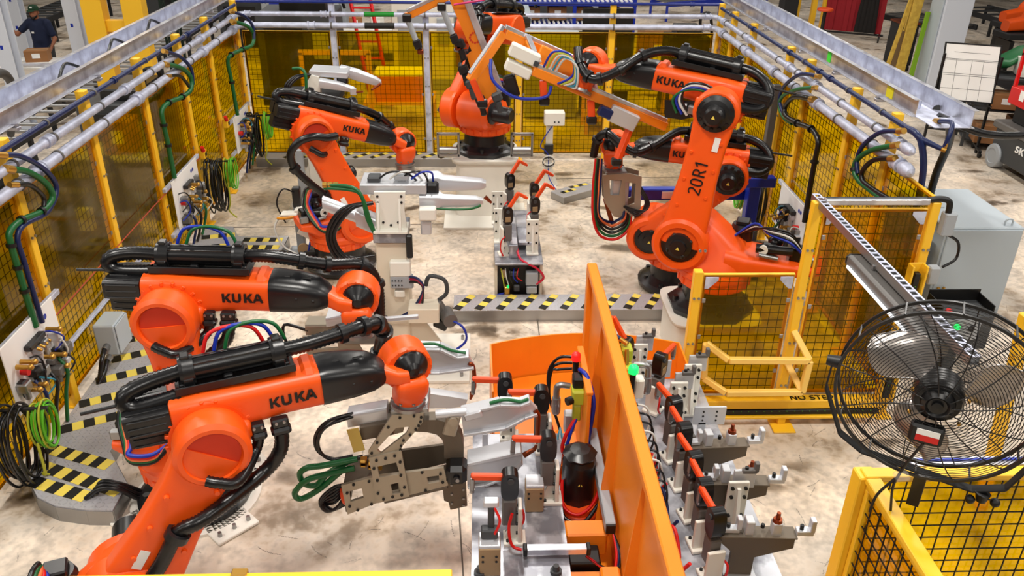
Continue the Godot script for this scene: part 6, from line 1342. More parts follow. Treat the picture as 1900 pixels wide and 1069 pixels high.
	g = G.new(); g.cyl(V(0.68, 1.36, -5.06), V(0.68, 1.395, -5.06), 0.034, 0.034, 16); g.ball(V(0.68, 1.40, -5.06), V(0.034, 0.026, 0.034), 8); part(o, "status_lamp", g, M.ledr)
	g = G.new(); g.cyl(V(0.68, 1.26, -5.06), V(0.68, 1.36, -5.06), 0.022); part(o, "lamp_post", g, M.ink)
	g = G.new(); g.tube([V(0.70, 1.33, -4.98), V(0.74, 1.34, -4.86), V(0.775, 1.22, -4.74), V(0.76, 1.0, -4.72), V(0.74, 0.78, -4.72)], 0.017, 8, 6); part(o, "air_hose", g, M.blue)
	for k in 2:
		g = G.new(); g.tube([V(0.68, 1.0, -4.86), V(0.60 + 0.03 * k, 0.88, -4.80), V(0.58 + 0.03 * k, 0.76, -4.78), V(0.64, 0.70, -4.76), V(0.74, 0.70, -4.74)], 0.014, 8, 6); part(o, "air_hose", g, [M.red, M.blue][k])
	for k in 3:
		g = G.new(); g.tube([V(0.66, 1.36 - 0.05 * k, -5.10), V(0.56, 1.34 - 0.05 * k, -5.12), V(0.49 + 0.01 * k, 1.22, -5.12), V(0.50, 1.02, -5.08), V(0.56, 0.84, -5.04), V(0.60, 0.70, -5.02)], 0.011, 7, 6); part(o, "cable", g, M.rubber)
	for k in 3:
		g = G.new(); g.tube([V(0.58, 0.82, -4.98), V(0.56 + 0.02 * k, 0.74, -4.92), V(0.62 + 0.02 * k, 0.72, -4.88), V(0.60 + 0.02 * k, 0.60, -4.86), V(0.68, 0.52, -4.84)], 0.006, 6, 5); part(o, "thin_line", g, [M.cyan, M.whitehose, M.cyan][k])
	g = G.new(); g.tube([V(0.73, 0.80, -4.74), V(0.71, 0.70, -4.70), V(0.68, 0.60, -4.62)], 0.024, 8, 5); part(o, "cable_bundle", g, M.navy)
	# plugs and lamp on the right face
	for k in 9:
		g = G.new()
		var z = -4.80 + 0.085 * k; var y = 1.14 - 0.012 * k
		g.cyl(V(1.01, y, z), V(1.10, y + 0.01, z), 0.018, 0.014, 10); part(o, "plug", g, M.ink if k % 4 != 3 and k != 6 else M.limey)
		g = G.new(); g.tube([V(1.10, y + 0.01, z), V(1.17, y - 0.02, z + 0.01), V(1.19, y - 0.16, z + 0.03), V(1.10, 0.84, z + 0.12)], 0.008, 6, 5); part(o, "cable", g, M.rubber if k % 3 else M.whitehose)
	g = G.new(); g.cyl(V(1.06, 1.38, -4.86), V(1.06, 1.41, -4.86), 0.036, 0.036, 16); g.ball(V(1.06, 1.415, -4.86), V(0.036, 0.03, 0.036), 8); part(o, "status_lamp", g, M.ledg)
	g = G.new(); g.cyl(V(1.06, 1.20, -4.86), V(1.06, 1.38, -4.86), 0.022); part(o, "lamp_post", g, M.black)
	g = G.new(); g.box(V(1.06, 1.36, -5.16), V(0.08, 0.11, 0.12), 0.012); g.box(V(1.06, 1.26, -5.05), V(0.07, 0.12, 0.10), 0.012); part(o, "valve_manifold", g, M.limey)
	g = G.new(); g.cyl(V(1.0, 1.46, -5.2), V(1.06, 1.44, -5.14), 0.016, 0.02, 8); g.cyl(V(1.05, 1.42, -5.10), V(1.05, 1.32, -5.06), 0.016); part(o, "fitting", g, M.brass)
	g = G.new(); g.tube([V(0.86, 1.50, -5.24), V(0.94, 1.49, -5.22), V(1.01, 1.46, -5.19)], 0.017, 8, 5); part(o, "air_hose", g, M.navy)
	g = G.new(); g.tube([V(1.10, 1.34, -5.02), V(1.17, 1.35, -5.0), V(1.20, 1.32, -5.0), V(1.20, 1.24, -5.0)], 0.024, 10, 5); part(o, "pipe_elbow", g, M.steel)
	g = G.new(); g.lathe(V(1.20, 1.25, -5.0), V(0, -1, 0), [Vector2(0, 0), Vector2(0.032, 0), Vector2(0.034, 0.04), Vector2(0.034, 0.12), Vector2(0.028, 0.14), Vector2(0, 0.14)], 16); part(o, "silencer", g, M.steel)
	g = G.new(); g.box(V(1.12, 1.22, -4.92), V(0.07, 0.16, 0.09), 0.01); part(o, "filter_bowl", g, M.white)
	# fixture plates
	o = thing("fixture_plate", "bright steel fixture plate on the left side of the turntable", "fixture plate", V(0.23, 0.70, -4.2))
	g = G.new(); g.prism([Vector2(-0.07, -5.0), Vector2(0.62, -5.0), Vector2(0.53, -4.5), Vector2(0.53, -3.0), Vector2(-0.07, -3.0)], Transform3D(flat, V(0, 0.725, 0)), 0.05); part(o, "plate", g, M.plate)
	g = G.new(); g.box(V(0.23, 0.59, -4.0), V(0.5, 0.2, 1.8), 0.01); part(o, "subframe", g, M.fix)
	for q in [V(-0.02, 0.75, -3.64), V(0.44, 0.75, -3.64)]:
		g = G.new(); g.cyl(q, q + V(0, 0.025, 0), 0.035, 0.035, 12); g.cyl(q + V(0, 0.025, 0), q + V(0, 0.06, 0), 0.022, 0.018, 10); part(o, "locating_pin", g, M.dgrey)
	o = thing("fixture_plate", "bright steel fixture plate on the right side of the turntable, crowded with clamps", "fixture plate", V(1.45, 0.68, -4.4))
	g = G.new(); g.prism([Vector2(1.14, -5.75), Vector2(1.80, -5.75), Vector2(1.82, -3.0), Vector2(1.18, -3.0)], Transform3D(flat, V(0, 0.70, 0)), 0.05); part(o, "plate", g, M.plate)
	g = G.new(); g.box(V(1.45, 0.57, -4.3), V(0.5, 0.2, 2.4), 0.01); part(o, "subframe", g, M.fix)
	for q in [V(1.60, 0.725, -4.85), V(1.72, 0.725, -3.9), V(1.60, 0.725, -4.4)]:
		g = G.new(); g.cyl(q, q + V(0, 0.01, 0), 0.022, 0.022, 12); part(o, "hole_plug", g, M.dgrey)
	g = G.new(); g.prism([Vector2(1.04, -5.1), Vector2(1.18, -5.1), Vector2(1.18, -2.5), Vector2(1.04, -2.5)], Transform3D(flat, V(0, 0.84, 0)), 0.02)
	solo("cover_strip", g, M.alu, "long shiny steel cover strip along the right foot of the orange wall", "cover strip")

func bracket_proto(h: float, w: float):
	# white machined riser with bolts and a grey nest block on top
	var o = thing("riser_bracket", "bracket", "bracket")
	var g = G.new(); g.box(V(0, h / 2, 0), V(w, h, 0.024), 0.004); g.box(V(0, 0.012, 0.05), V(w, 0.024, 0.12), 0.004)
	g.prism([Vector2(0, 0), Vector2(0.10, 0), Vector2(0.02, h * 0.85), Vector2(0, h * 0.85)], Transform3D(Basis(V(0, 0, 1), V(0, 1, 0), V(-1, 0, 0)), V(0, 0.02, 0.01)), 0.022)
	part(o, "riser", g, M.white)
	g = G.new()
	for y in [h - 0.04, h - 0.11, 0.16, 0.09]:
		for x in [-w * 0.32, w * 0.32]: g.cyl(V(x, y, 0.012), V(x, y, 0.026), 0.012, 0.012, 6)
	for x in [-w * 0.32, w * 0.32]: g.cyl(V(x, 0.024, 0.085), V(x, 0.037, 0.085), 0.012, 0.012, 6)
	part(o, "bolt", g, M.ink, "stuff")
	g = G.new(); g.box(V(w * 0.35, h - 0.02, -0.05), V(0.14, 0.14, 0.02), 0.003); part(o, "nest_plate", g, M.guna)
	g = G.new(); g.box(V(w * 0.5, h + 0.06, -0.03), V(0.09, 0.03, 0.035), 0.004); g.box(V(w * 0.5 + 0.04, h + 0.09, -0.03), V(0.028, 0.07, 0.035), 0.004); part(o, "stop", g, M.mount)
	g = G.new(); g.cyl(V(w * 0.5 - 0.02, h + 0.075, -0.03), V(w * 0.5 - 0.02, h + 0.09, -0.03), 0.012); part(o, "stop_bolt", g, M.ink)
	return o

func pin_nest(label, p: Vector3, turn: float, s := 1.0):
	# grey gusseted tower with locating blocks and a pin
	var o = thing("pin_nest", label, "locating nest", p, "pin nests on the right fixture plate"); o.rotation.y = turn
	var X = Transform3D(Basis(), p)   # part() takes world points of an unturned thing
	var g = G.new(X); g.prism([Vector2(-0.20, 0.34), Vector2(0.24, 0.34), Vector2(0.24, 0.24), Vector2(0.02, 0.16), Vector2(0.02, 0.0), Vector2(-0.12, 0.0), Vector2(-0.12, 0.2), Vector2(-0.2, 0.28)], Transform3D(), 0.03); g.box(V(0.02, 0.345, 0), V(0.44, 0.012, 0.10), 0.002); part(o, "web", g, M.gundark)
	g = G.new(X); g.box(V(-0.05, 0.01, 0), V(0.2, 0.02, 0.14), 0.003); part(o, "foot", g, M.guna)
	for q in [[V(-0.14, 0.37, 0), V(0.09, 0.03, 0.05)], [V(-0.10, 0.42, 0), V(0.03, 0.08, 0.05)], [V(-0.04, 0.40, 0.0), V(0.05, 0.10, 0.07)], [V(0.12, 0.39, 0), V(0.055, 0.09, 0.06)], [V(0.29, 0.36, 0), V(0.10, 0.035, 0.05)], [V(0.33, 0.41, 0), V(0.03, 0.09, 0.05)]]:
		g = G.new(X); g.box(q[0], q[1], 0.004); part(o, "nest_block", g, M.guna)
	g = G.new(X); g.cyl(V(0.12, 0.435, 0), V(0.12, 0.455, 0), 0.03, 0.026, 12); g.cyl(V(0.12, 0.455, 0), V(0.12, 0.50, 0), 0.014, 0.012, 10); part(o, "locating_pin", g, M.copper)
	g = G.new(X)
	for x in [-0.16, 0.04, 0.27]: g.cyl(V(x, 0.385 if x < 0.2 else 0.377, 0.0), V(x, 0.41, 0.0), 0.012, 0.012, 6)
	part(o, "bolt", g, M.ink, "stuff")
	return o

func turntable_tooling():
	var grp = "clamps on the left fixture plate"
	var a = clamp_unit(false, 0.30, "pneumatic_clamp")
	place(a, V(0.20, 0.75, -4.96), PI, "closed clamp with orange arm at the far left corner of the turntable's left plate", grp)
	place(a, V(0.45, 0.75, -4.80), PI, "closed clamp with orange arm where the big weld gun's upper electrode points", grp)
	place(a, V(0.46, 0.75, -4.28), PI, "closed clamp with orange arm beside the black motor hood", grp)
	place(a, V(0.20, 0.75, -3.92), PI, "closed clamp with orange arm nearest the camera on the left plate, red tipped", grp)
	var o
	var g
	for q in [[V(0.34, 0.75, -4.22), V(0.12, 0.20, 0.12), "tan machined riser block beside the clamp by the black motor hood"], [V(0.04, 0.75, -3.68), V(0.13, 0.22, 0.12), "tan machined riser block at the near left corner of the left plate"]]:
		o = thing("riser_block", q[2], "block", q[0], "tan riser blocks on the left plate")
		g = G.new(); g.box(q[0] + V(0, q[1].y / 2, 0), q[1], 0.006); part(o, "block", g, M.tan)
		g = G.new(); g.box(q[0] + V(0, q[1].y + 0.012, 0), V(q[1].x * 0.95, 0.024, q[1].z * 0.95), 0.003); part(o, "cap", g, M.guna)
		g = G.new()
		for y in [0.12, 0.16]:
			for x in [-0.04, 0.04]: g.cyl(q[0] + V(x, y, q[1].z / 2), q[0] + V(x, y, q[1].z / 2 + 0.004), 0.008, 0.008, 8)
		part(o, "hole", g, M.ink, "stuff")
	o = thing("sensor_clamp", "small clamp with red wires standing on the near left riser block", "clamp", V(0.04, 0.99, -3.70))
	g = G.new(); g.box(V(0.04, 1.03, -3.70), V(0.10, 0.07, 0.06), 0.008); g.box(V(0.05, 1.14, -3.72), V(0.04, 0.16, 0.05), 0.008); part(o, "body", g, M.dgrey, "stuff")
	g = G.new(); g.box(V(0.05, 1.24, -3.72), V(0.09, 0.05, 0.05), 0.008); part(o, "head", g, M.guna)
	g = G.new(); g.tube([V(0.07, 1.22, -3.69), V(0.10, 1.14, -3.67), V(0.07, 1.05, -3.66)], 0.008, 6, 5); part(o, "wire", g, M.red)
	o = thing("air_cylinder", "long bare aluminium air cylinder lying across the front of the turntable", "air cylinder", V(0.47, 0.76, -3.78))
	g = G.new(); g.bar(V(0.27, 0.80, -3.78), V(0.64, 0.80, -3.78), 0.05, 0.05, 0.004); part(o, "barrel", g, M.alu)
	for x in [0.26, 0.65]:
		g = G.new(); g.box(V(x, 0.80, -3.78), V(0.025, 0.06, 0.06), 0.004); part(o, "end_cap", g, M.ink)
	g = G.new(); g.tube([V(0.24, 0.80, -3.78), V(0.18, 0.82, -3.80), V(0.16, 0.92, -3.84), V(0.18, 1.02, -3.86)], 0.010, 7, 5); part(o, "hose", g, M.red)
	for q in [[V(0.02, 0.75, -4.86), "slim steel peg at the far left edge of the left plate"]]:
		o = thing("rest_peg", q[1], "peg", q[0])
		g = G.new(); g.box(q[0] + V(0, 0.06, 0), V(0.04, 0.12, 0.04), 0.004); part(o, "stem", g, M.guna)
		g = G.new(); g.cyl(q[0] + V(0, 0.12, 0), q[0] + V(0, 0.15, 0), 0.014); part(o, "pad", g, M.ink)
	# right side
	grp = "clamps on the right fixture plate"
	var b = clamp_unit(false, 0.24, "pneumatic_clamp"); var c = clamp_unit(true, 0.24, "toggle_clamp")
	place(c, V(1.14, 0.80, -5.42), 2.6, "open clamp standing up behind the right end of the turntable's wall", grp)
	place(b, V(1.34, 0.73, -5.30), 0.9, "clamp with orange arm behind the tall white riser brackets", grp)
	place(b, V(1.36, 0.73, -4.72), 1.9, "farthest of the row of clamps with long orange arms beside the shiny cover strip", grp)
	place(b, V(1.36, 0.73, -4.42), 1.75, "second from the far end in the row of clamps beside the shiny cover strip", grp)
	place(b, V(1.36, 0.73, -4.12), 1.8, "third from the far end in the row of clamps beside the shiny cover strip", grp)
	place(b, V(1.36, 0.73, -3.86), 1.7, "second from the near end in the row of clamps beside the shiny cover strip", grp)
	place(b, V(1.37, 0.73, -3.60), 1.75, "nearest of the row of clamps beside the shiny cover strip", grp)
	var br = bracket_proto(0.42, 0.13)
	grp = "white riser brackets on the right fixture plate"
	place(br, V(1.62, 0.725, -5.32), 0.0, "tallest looking white riser bracket at the gate end of the right fixture plate", grp)
	place(br, V(1.46, 0.725, -5.08), 0.0, "white riser bracket left of the one at the gate end", grp)
	place(br, V(1.26, 0.725, -5.62), 0.0, "white riser bracket behind the green status lamp", grp)
	place(br, V(1.60, 0.725, -3.98), 0.0, "white riser bracket nearest the camera on the right fixture plate", grp)
	pin_nest("locating nest with pin overhanging the right plate's edge, farthest of the three", V(1.56, 0.725, -4.45), 0.05)
	pin_nest("locating nest with pin overhanging the right plate's edge, middle of the three", V(1.58, 0.725, -4.08), -0.05)
	pin_nest("locating nest with pin overhanging the right plate's edge, nearest of the three", V(1.60, 0.725, -3.62), -0.05)
	for q in [[V(1.70, 0.725, -5.02), "flat aluminium plate standing on edge beside the white risers"], [V(1.42, 0.725, -5.66), "flat aluminium plate standing behind the open orange clamp"]]:
		o = thing("nest_plate", q[1], "plate", q[0], "aluminium plates on the right fixture plate")
		g = G.new(); g.box(q[0] + V(0, 0.16, 0), V(0.24, 0.16, 0.02), 0.003); g.box(q[0] + V(-0.05, 0.05, 0), V(0.06, 0.10, 0.02), 0.003); part(o, "plate", g, M.guna)
		g = G.new()
		for y in [0.12, 0.16, 0.20]:
			for x in [-0.05, 0.05]: g.cyl(q[0] + V(x, y, 0.010), q[0] + V(x, y, 0.013), 0.008, 0.008, 8)
		part(o, "hole", g, M.ink, "stuff")
	for q in [V(1.50, 0.725, -4.78), V(1.46, 0.725, -4.56)]:
		o = thing("nest_block", "low grey locating block with small bolts, " + ("behind" if q.z < -4.7 else "in front of") + " the second clamp of the row", "block", q, "grey locating blocks on the right plate")
		for k in 3:
			g = G.new(); g.box(q + V(-0.07 + 0.07 * k, 0.07 + 0.02 * (k % 2), 0), V(0.06, 0.14 + 0.04 * (k % 2), 0.07), 0.006); part(o, "block", g, M.mount)
		g = G.new(); g.cyl(q + V(0.10, 0.10, 0), q + V(0.10, 0.17, 0), 0.018, 0.014, 10); part(o, "pin", g, M.dgrey)
	for k in 3:
		g = G.new(); g.tube([V(1.14, 0.84, -4.6 + 0.35 * k), V(1.18, 0.92, -4.52 + 0.35 * k), V(1.20, 0.80, -4.40 + 0.35 * k), V(1.16, 0.76, -4.30 + 0.35 * k), V(1.22, 0.9, -4.25 + 0.35 * k)], 0.012, 7, 6)
		solo("air_line", g, [M.red, M.navy, M.red][k], ["red air line at the far end of the shiny cover strip", "dark blue air line midway along the shiny cover strip", "red air line at the near end of the shiny cover strip"][k], "air line")

# ---------------------------------------------------------------- gate, lamp, fan, front fence, cabinets
func gate():
	var zg = -6.22
	var lowp = fence_panel(V(1.87, 0, zg), V(2.66, 0, zg), 0.25, 1.47, "low amber gate panel between the white pedestal and the tall gate panel", "gate panels", V(0, 0, -1))
	var tallp = fence_panel(V(2.80, 0, zg), V(3.66, 0, zg), 0.25, 2.06, "tall amber gate panel behind the fan", "gate panels", V(0, 0, -1))
	for q in [[1.83, 1.5, "yellow square post at the left end of the low gate panel"], [2.73, 2.12, "yellow square post between the low and the tall gate panels"], [3.71, 2.12, "yellow square post at the right end of the tall gate panel"]]:
		post(V(q[0], 0, zg), q[1], 0.075, M.yellow, q[2], "gate posts", V(0, 0, 1))
	for q in [[lowp, 1.89, 1.45, 1], [lowp, 2.64, 1.45, -1], [tallp, 3.64, 2.04, -1], [tallp, 2.82, 2.04, 1]]:
		var g = G.new(); g.prism([Vector2(0, 0), Vector2(q[3] * 0.11, 0), Vector2(q[3] * 0.11, -0.03), Vector2(q[3] * 0.03, -0.11), Vector2(0, -0.11)], Transform3D(Basis(), V(q[1], q[2], zg + 0.03)), 0.006); part(q[0], "corner_gusset", g, M.galv)
	# push bars of pale yellow square tube standing off the gate
	var o = thing("gate_bumper", "pale yellow square tube guard standing off the front of the low gate panel", "guard rail", V(2.4, 0.3, -6.05))
	for q in [[V(1.95, 0.84, -6.12), V(2.13, 0.74, -6.0)], [V(2.13, 0.74, -6.0), V(2.84, 0.73, -6.0)], [V(2.84, 0.73, -6.0), V(2.83, 0.40, -6.0)], [V(2.83, 0.40, -6.0), V(2.15, 0.40, -6.0)], [V(2.15, 0.40, -6.0), V(1.97, 0.48, -6.12)], [V(1.97, 0.48, -6.12), V(1.95, 0.84, -6.12)], [V(2.73, 0.92, -6.19), V(2.84, 0.73, -6.0)], [V(2.73, 0.58, -6.19), V(2.82, 0.42, -6.0)]]:
		var g = G.new(); g.bar(q[0], q[1], 0.055, 0.055, 0.008, Vector3.BACK); part(o, "tube", g, M.yellowlite)
	# bottom beam with its light barrier
	o = thing("gate_beam", "long yellow gate beam lettered NO STEP with a black sensor strip under it", "gate beam", V(2.75, 0, -6.12))
	var g2 = G.new(); g2.box(V(2.72, 0.205, -6.13), V(1.78, 0.09, 0.10), 0.006); part(o, "beam", g2, M.yellow)
	words(o, "lettering", "NO STEP", V(2.99, 0.252, -6.125), V(1, 0, 0), V(0, 0, -1), 0.062, 0.40, M.ink, false)
	g2 = G.new(); g2.box(V(2.72, 0.13, -6.09), V(1.78, 0.05, 0.04), 0.004); part(o, "sensor_strip", g2, M.ink)
	g2 = G.new()
	for k in 24: g2.cyl(V(1.92 + 0.07 * k, 0.145, -6.072), V(1.92 + 0.07 * k, 0.145, -6.066), 0.004, 0.004, 6)
	part(o, "sensor_dot", g2, M.lime, "stuff")
	g2 = G.new(); g2.box(V(2.72, 0.09, -6.08), V(1.78, 0.025, 0.08), 0.004); part(o, "lower_rail", g2, M.yellow)
	g2 = G.new(); g2.box(V(2.72, 0.05, -6.08), V(0.07, 0.09, 0.07), 0.004); g2.box(V(2.72, 0.008, -6.03), V(0.20, 0.016, 0.20), 0.004); part(o, "foot", g2, M.yellow, "stuff")
	o = thing("light_curtain", "tall yellow channel with a black light curtain strip at the right end of the gate", "light curtain", V(3.64, 0.2, -6.08))
	g2 = G.new(); g2.box(V(3.58, 0.92, -6.10), V(0.018, 1.36, 0.09), 0.003); g2.box(V(3.70, 0.92, -6.10), V(0.018, 1.36, 0.09), 0.003); g2.box(V(3.64, 0.92, -6.145), V(0.12, 1.36, 0.01), 0.003); part(o, "channel", g2, M.yellow)
	g2 = G.new(); g2.box(V(3.64, 0.90, -6.10), V(0.05, 1.26, 0.05), 0.004); part(o, "sensor_strip", g2, M.ink)
	g2 = G.new()
	for k in 22: g2.cyl(V(3.64, 0.36 + 0.05 * k, -6.075), V(3.64, 0.36 + 0.05 * k, -6.069), 0.004, 0.004, 6)
	part(o, "sensor_dot", g2, M.lime, "stuff")
	# aluminium header over the tall panel, box and elbow on the post
	o = thing("header_profile", "ribbed aluminium profile across the top of the tall gate panel", "profile", V(3.22, 2.09, -6.2))
	g2 = G.new(); g2.bar(V(2.78, 2.13, -6.20), V(3.64, 2.13, -6.20), 0.07, 0.05, 0.006); part(o, "profile", g2, M.alu)
	g2 = G.new()
	for z in [-6.185, -6.215]: g2.bar(V(2.79, 2.157, z), V(3.63, 2.157, z), 0.008, 0.006)
	part(o, "groove", g2, M.dgrey, "stuff")
	g2 = G.new(); g2.tube([V(3.62, 2.13, -6.20), V(3.72, 2.15, -6.20), V(3.80, 2.13, -6.18), V(3.81, 2.02, -6.17)], 0.025, 10, 5); part(o, "elbow", g2, M.ink)
	o = thing("switch_box", "pair of small grey switch boxes on the outside of the gate's right post", "switch box", V(3.84, 1.5, -6.2))
	for q in [[V(3.83, 1.94, -6.18), V(0.10, 0.2, 0.09)], [V(3.81, 1.48, -6.16), V(0.09, 0.16, 0.08)]]:
		g2 = G.new(); g2.box(q[0], q[1], 0.01); part(o, "box", g2, M.grey)
	g2 = G.new(); g2.tube([V(3.85, 1.84, -6.2), V(3.98, 1.76, -6.2), V(3.99, 1.62, -6.18), V(3.88, 1.55, -6.16)], 0.012, 7, 6); part(o, "cable", g2, M.rubber)
	# slotted strut and lamp running toward the camera
	o = thing("slotted_strut", "long slotted steel strut running from the gate post toward the fan", "strut", V(2.76, 2.08, -5.1))
	g2 = G.new()
	for x in [-0.026, 0.026]: g2.box(V(2.76 + x, 2.135, -5.10), V(0.012, 0.005, 2.5))
	for k in 36: g2.box(V(2.76, 2.135, -6.34 + 0.071 * k), V(0.042, 0.005, 0.026))
	part(o, "slotted_face", g2, M.galv)
	g2 = G.new()
	for x in [-0.03, 0.03]: g2.box(V(2.76 + x, 2.105, -5.10), V(0.004, 0.06, 2.5))
	g2.box(V(2.76, 2.078, -5.10), V(0.06, 0.004, 2.5)); part(o, "channel", g2, M.steel)
	o = thing("work_light", "slim lit aluminium strip lamp under the slotted strut", "lamp", V(2.72, 1.9, -4.75))
	g2 = G.new(); g2.loft([[V(2.71, 2.01, -5.34), V(0.065, 0, 0), V(0, 0.045, 0), 6], [V(2.71, 2.01, -4.12), V(0.065, 0, 0), V(0, 0.045, 0), 6]], 24); part(o, "body", g2, M.mount)
	g2 = G.new(); g2.box(V(2.71, 2.01, -5.36), V(0.13, 0.09, 0.05), 0.02); part(o, "end_cap", g2, M.ink)
	g2 = G.new(); g2.box(V(2.636, 1.985, -4.72), V(0.012, 0.02, 1.16), 0.002); part(o, "light_strip", g2, col(Color(1, 1, 1), 0.4, 0.0, {"emission_enabled": true, "emission": Color(0.95, 0.97, 1.0), "emission_energy_multiplier": 2.5}))
	var l = AreaLight3D.new(); l.name = "glow"; l.area_size = Vector2(1.16, 0.02); l.light_energy = 0.25; l.light_color = Color(0.95, 0.97, 1.0); l.shadow_enabled = true; l.area_range = 20.0
	l.position = V(2.627, 1.985, -4.72) - o.position; l.rotation.y = PI / 2; o.add_child(l)
	g2 = G.new(); g2.bar(V(2.73, 2.06, -4.5), V(2.73, 2.09, -4.5), 0.03, 0.03); g2.bar(V(2.73, 2.06, -5.1), V(2.73, 2.09, -5.1), 0.03, 0.03); part(o, "hanger", g2, M.steel, "stuff")

func fan():
	var c = V(1.83, 2.70, -2.70); var yaw = -0.50
	var o = thing("pedestal_fan", "big black drum fan with bare aluminium blades mounted on the front fence corner", "fan", c - V(0, 0.56, 0))
	var F = Transform3D(Basis(V(cos(yaw), 0, -sin(yaw)), Vector3.UP, V(sin(yaw), 0, cos(yaw))), c)   # x across, y up, z toward the camera side
	var R = 0.385
	var g = G.new(F)
	for s in [0.055, -0.045]: g.lathe(V(0, 0, s - 0.008), V(0, 0, 1), [Vector2(R - 0.008, 0), Vector2(R + 0.004, 0), Vector2(R + 0.004, 0.012), Vector2(R - 0.008, 0.012), Vector2(R - 0.008, 0)], 64)
	for k in 12:
		g.bar(V(cos(TAU * k / 12) * R, sin(TAU * k / 12) * R, -0.055), V(cos(TAU * k / 12) * R, sin(TAU * k / 12) * R, 0.055), 0.006, 0.012)
	part(o, "drum_ring", g, M.black)
	for s in [1, -1]:
		g = G.new(F)
		var rings = 26 if s > 0 else 20
		for k in rings:
			var r = lerpf(0.09, R - 0.012, float(k) / rings)
			var pts = []
			var z = s * (0.055 + 0.055 * sqrt(maxf(0.0, 1.0 - pow(r / R, 2.0))))
			for i in 49: pts.append(V(cos(TAU * i / 48) * r, sin(TAU * i / 48) * r, z))
			g.tube(pts, 0.0016, 4, 1)
		for k in 12:
			var a = TAU * k / 12 + 0.13; var pts = []
			for i in 7:
				var r = lerpf(0.05, R, i / 6.0); var b = a + 0.25 * (i / 6.0)
				pts.append(V(cos(b) * r, sin(b) * r, s * (0.055 + 0.057 * sqrt(maxf(0.0, 1.0 - pow(r / R, 2.0))))))
			g.tube(pts, 0.0026, 5, 3)
		part(o, "guard_grille", g, M.rubber, "stuff")
	var bm = col(Color(0.70, 0.67, 0.65), 0.27, 0.72)
	for k in 3:
		g = G.new(F)
		var a0 = TAU * k / 3 + 2.25
		var secs = []
		for i in 13:
			var f = i / 12.0; var r = lerpf(0.085, 0.325, f)
			var half = 0.10 + 0.46 * sin(PI * clampf(f * 0.92 + 0.12, 0, 1))
			half *= clampf((1.04 - f) * 7.0, 0.18, 1.0)
			var mid = a0 + 0.42 * f
			var row = []
			for j in 9:
				var u = j / 8.0 * 2.0 - 1.0
				var an = mid + u * half
				row.append(V(cos(an) * r, sin(an) * r, 0.035 * u - 0.018 * u * u))
			secs.append(row)
		for sd in [1.0, -1.0]:
			for i in 12:
				for j in 8:
					var p = [secs[i][j], secs[i][j + 1], secs[i + 1][j + 1], secs[i + 1][j]]
					var N = []
					for q in [[i, j], [i, j + 1], [i + 1, j + 1], [i + 1, j]]:
						var du = secs[q[0]][mini(q[1] + 1, 8)] - secs[q[0]][maxi(q[1] - 1, 0)]; var dv = secs[mini(q[0] + 1, 12)][q[1]] - secs[maxi(q[0] - 1, 0)][q[1]]
						var m = du.cross(dv).normalized(); m = m * signf(m.z) * sd
						N.append(m)
					var off = V(0, 0, 0.001 * sd)
					g.tri(p[0] + off, p[1] + off, p[2] + off, N[0], N[1], N[2]); g.tri(p[0] + off, p[2] + off, p[3] + off, N[0], N[2], N[3])
		var rim = []
		for i in 13: rim.append(secs[i][0])
		for j in 9: rim.append(secs[12][j])
		for i in 13: rim.append(secs[12 - i][8])
		g.tube(rim, 0.004, 5, 1)
		part(o, "blade", g, bm)
	g = G.new(F)
	g.lathe(V(0, 0, -0.06), V(0, 0, 1), [Vector2(0, 0), Vector2(0.085, 0), Vector2(0.095, 0.02), Vector2(0.095, 0.11), Vector2(0.085, 0.135), Vector2(0.065, 0.14), Vector2(0.06, 0.165), Vector2(0.045, 0.175), Vector2(0.035, 0.165), Vector2(0, 0.165)], 30)
	part(o, "motor", g, M.black)
	g = G.new(F); g.lathe(V(0, 0, 0.10), V(0, 0, 1), [Vector2(0, 0), Vector2(0.022, 0), Vector2(0.022, 0.02), Vector2(0, 0.022)], 18); part(o, "hub_cap", g, M.ink)
	g = G.new(F); g.box(V(-0.01, -0.135, 0.10), V(0.125, 0.085, 0.05), 0.01); part(o, "switch_box", g, M.ink)
	var sb = o.get_child(o.get_child_count() - 1)
	g = G.new(F); g.box(V(-0.005, -0.118, 0.127), V(0.085, 0.026, 0.003)); part(sb, "label", g, M.paper, "", "white upper half of the fan's sticker")
	g = G.new(F); g.box(V(-0.005, -0.146, 0.127), V(0.085, 0.028, 0.003)); part(sb, "label", g, M.red, "", "red lower half of the fan's sticker")
	g = G.new(F)
	for p in [V(-0.10, 0.045, 0.09), V(-0.09, -0.06, 0.09), V(0.10, 0.05, 0.09), V(0.09, -0.06, 0.09)]: g.cyl(p, p + V(0, 0, 0.012), 0.008, 0.006, 8)
	part(o, "screw", g, M.brass, "stuff")
	# yoke of flat bar from pivot to pivot under the drum
	var yk = [V(-0.41, 0.03, 0), V(-0.415, -0.10, 0), V(-0.32, -0.31, 0), V(-0.22, -0.37, 0), V(0.22, -0.41, 0), V(0.33, -0.36, 0), V(0.415, -0.14, 0), V(0.41, 0.02, 0)]
	g = G.new(F)
	for i in yk.size() - 1: g.bar(yk[i], yk[i + 1], 0.045, 0.008, 0.001, V(yk[i].x, yk[i].y, 0).normalized() if absf(yk[i].x) > 0.3 else V(0, 1, 0))
	part(o, "yoke", g, M.matt)
	for s in [-1, 1]:
		g = G.new(F); g.cyl(V(s * 0.38, 0.03, 0), V(s * 0.435, 0.03, 0), 0.028, 0.022, 12); part(o, "pivot_knob", g, M.ink)
	g = G.new(F); g.cyl(V(0.26, -0.40, 0.02), V(0.26, -0.44, 0.02), 0.03, 0.02, 8); g.ball(V(0.31, -0.43, 0.02), V(0.02, 0.02, 0.02), 6); g.ball(V(0.22, -0.44, 0.03), V(0.02, 0.02, 0.02), 6); part(o, "star_knob", g, M.ink)
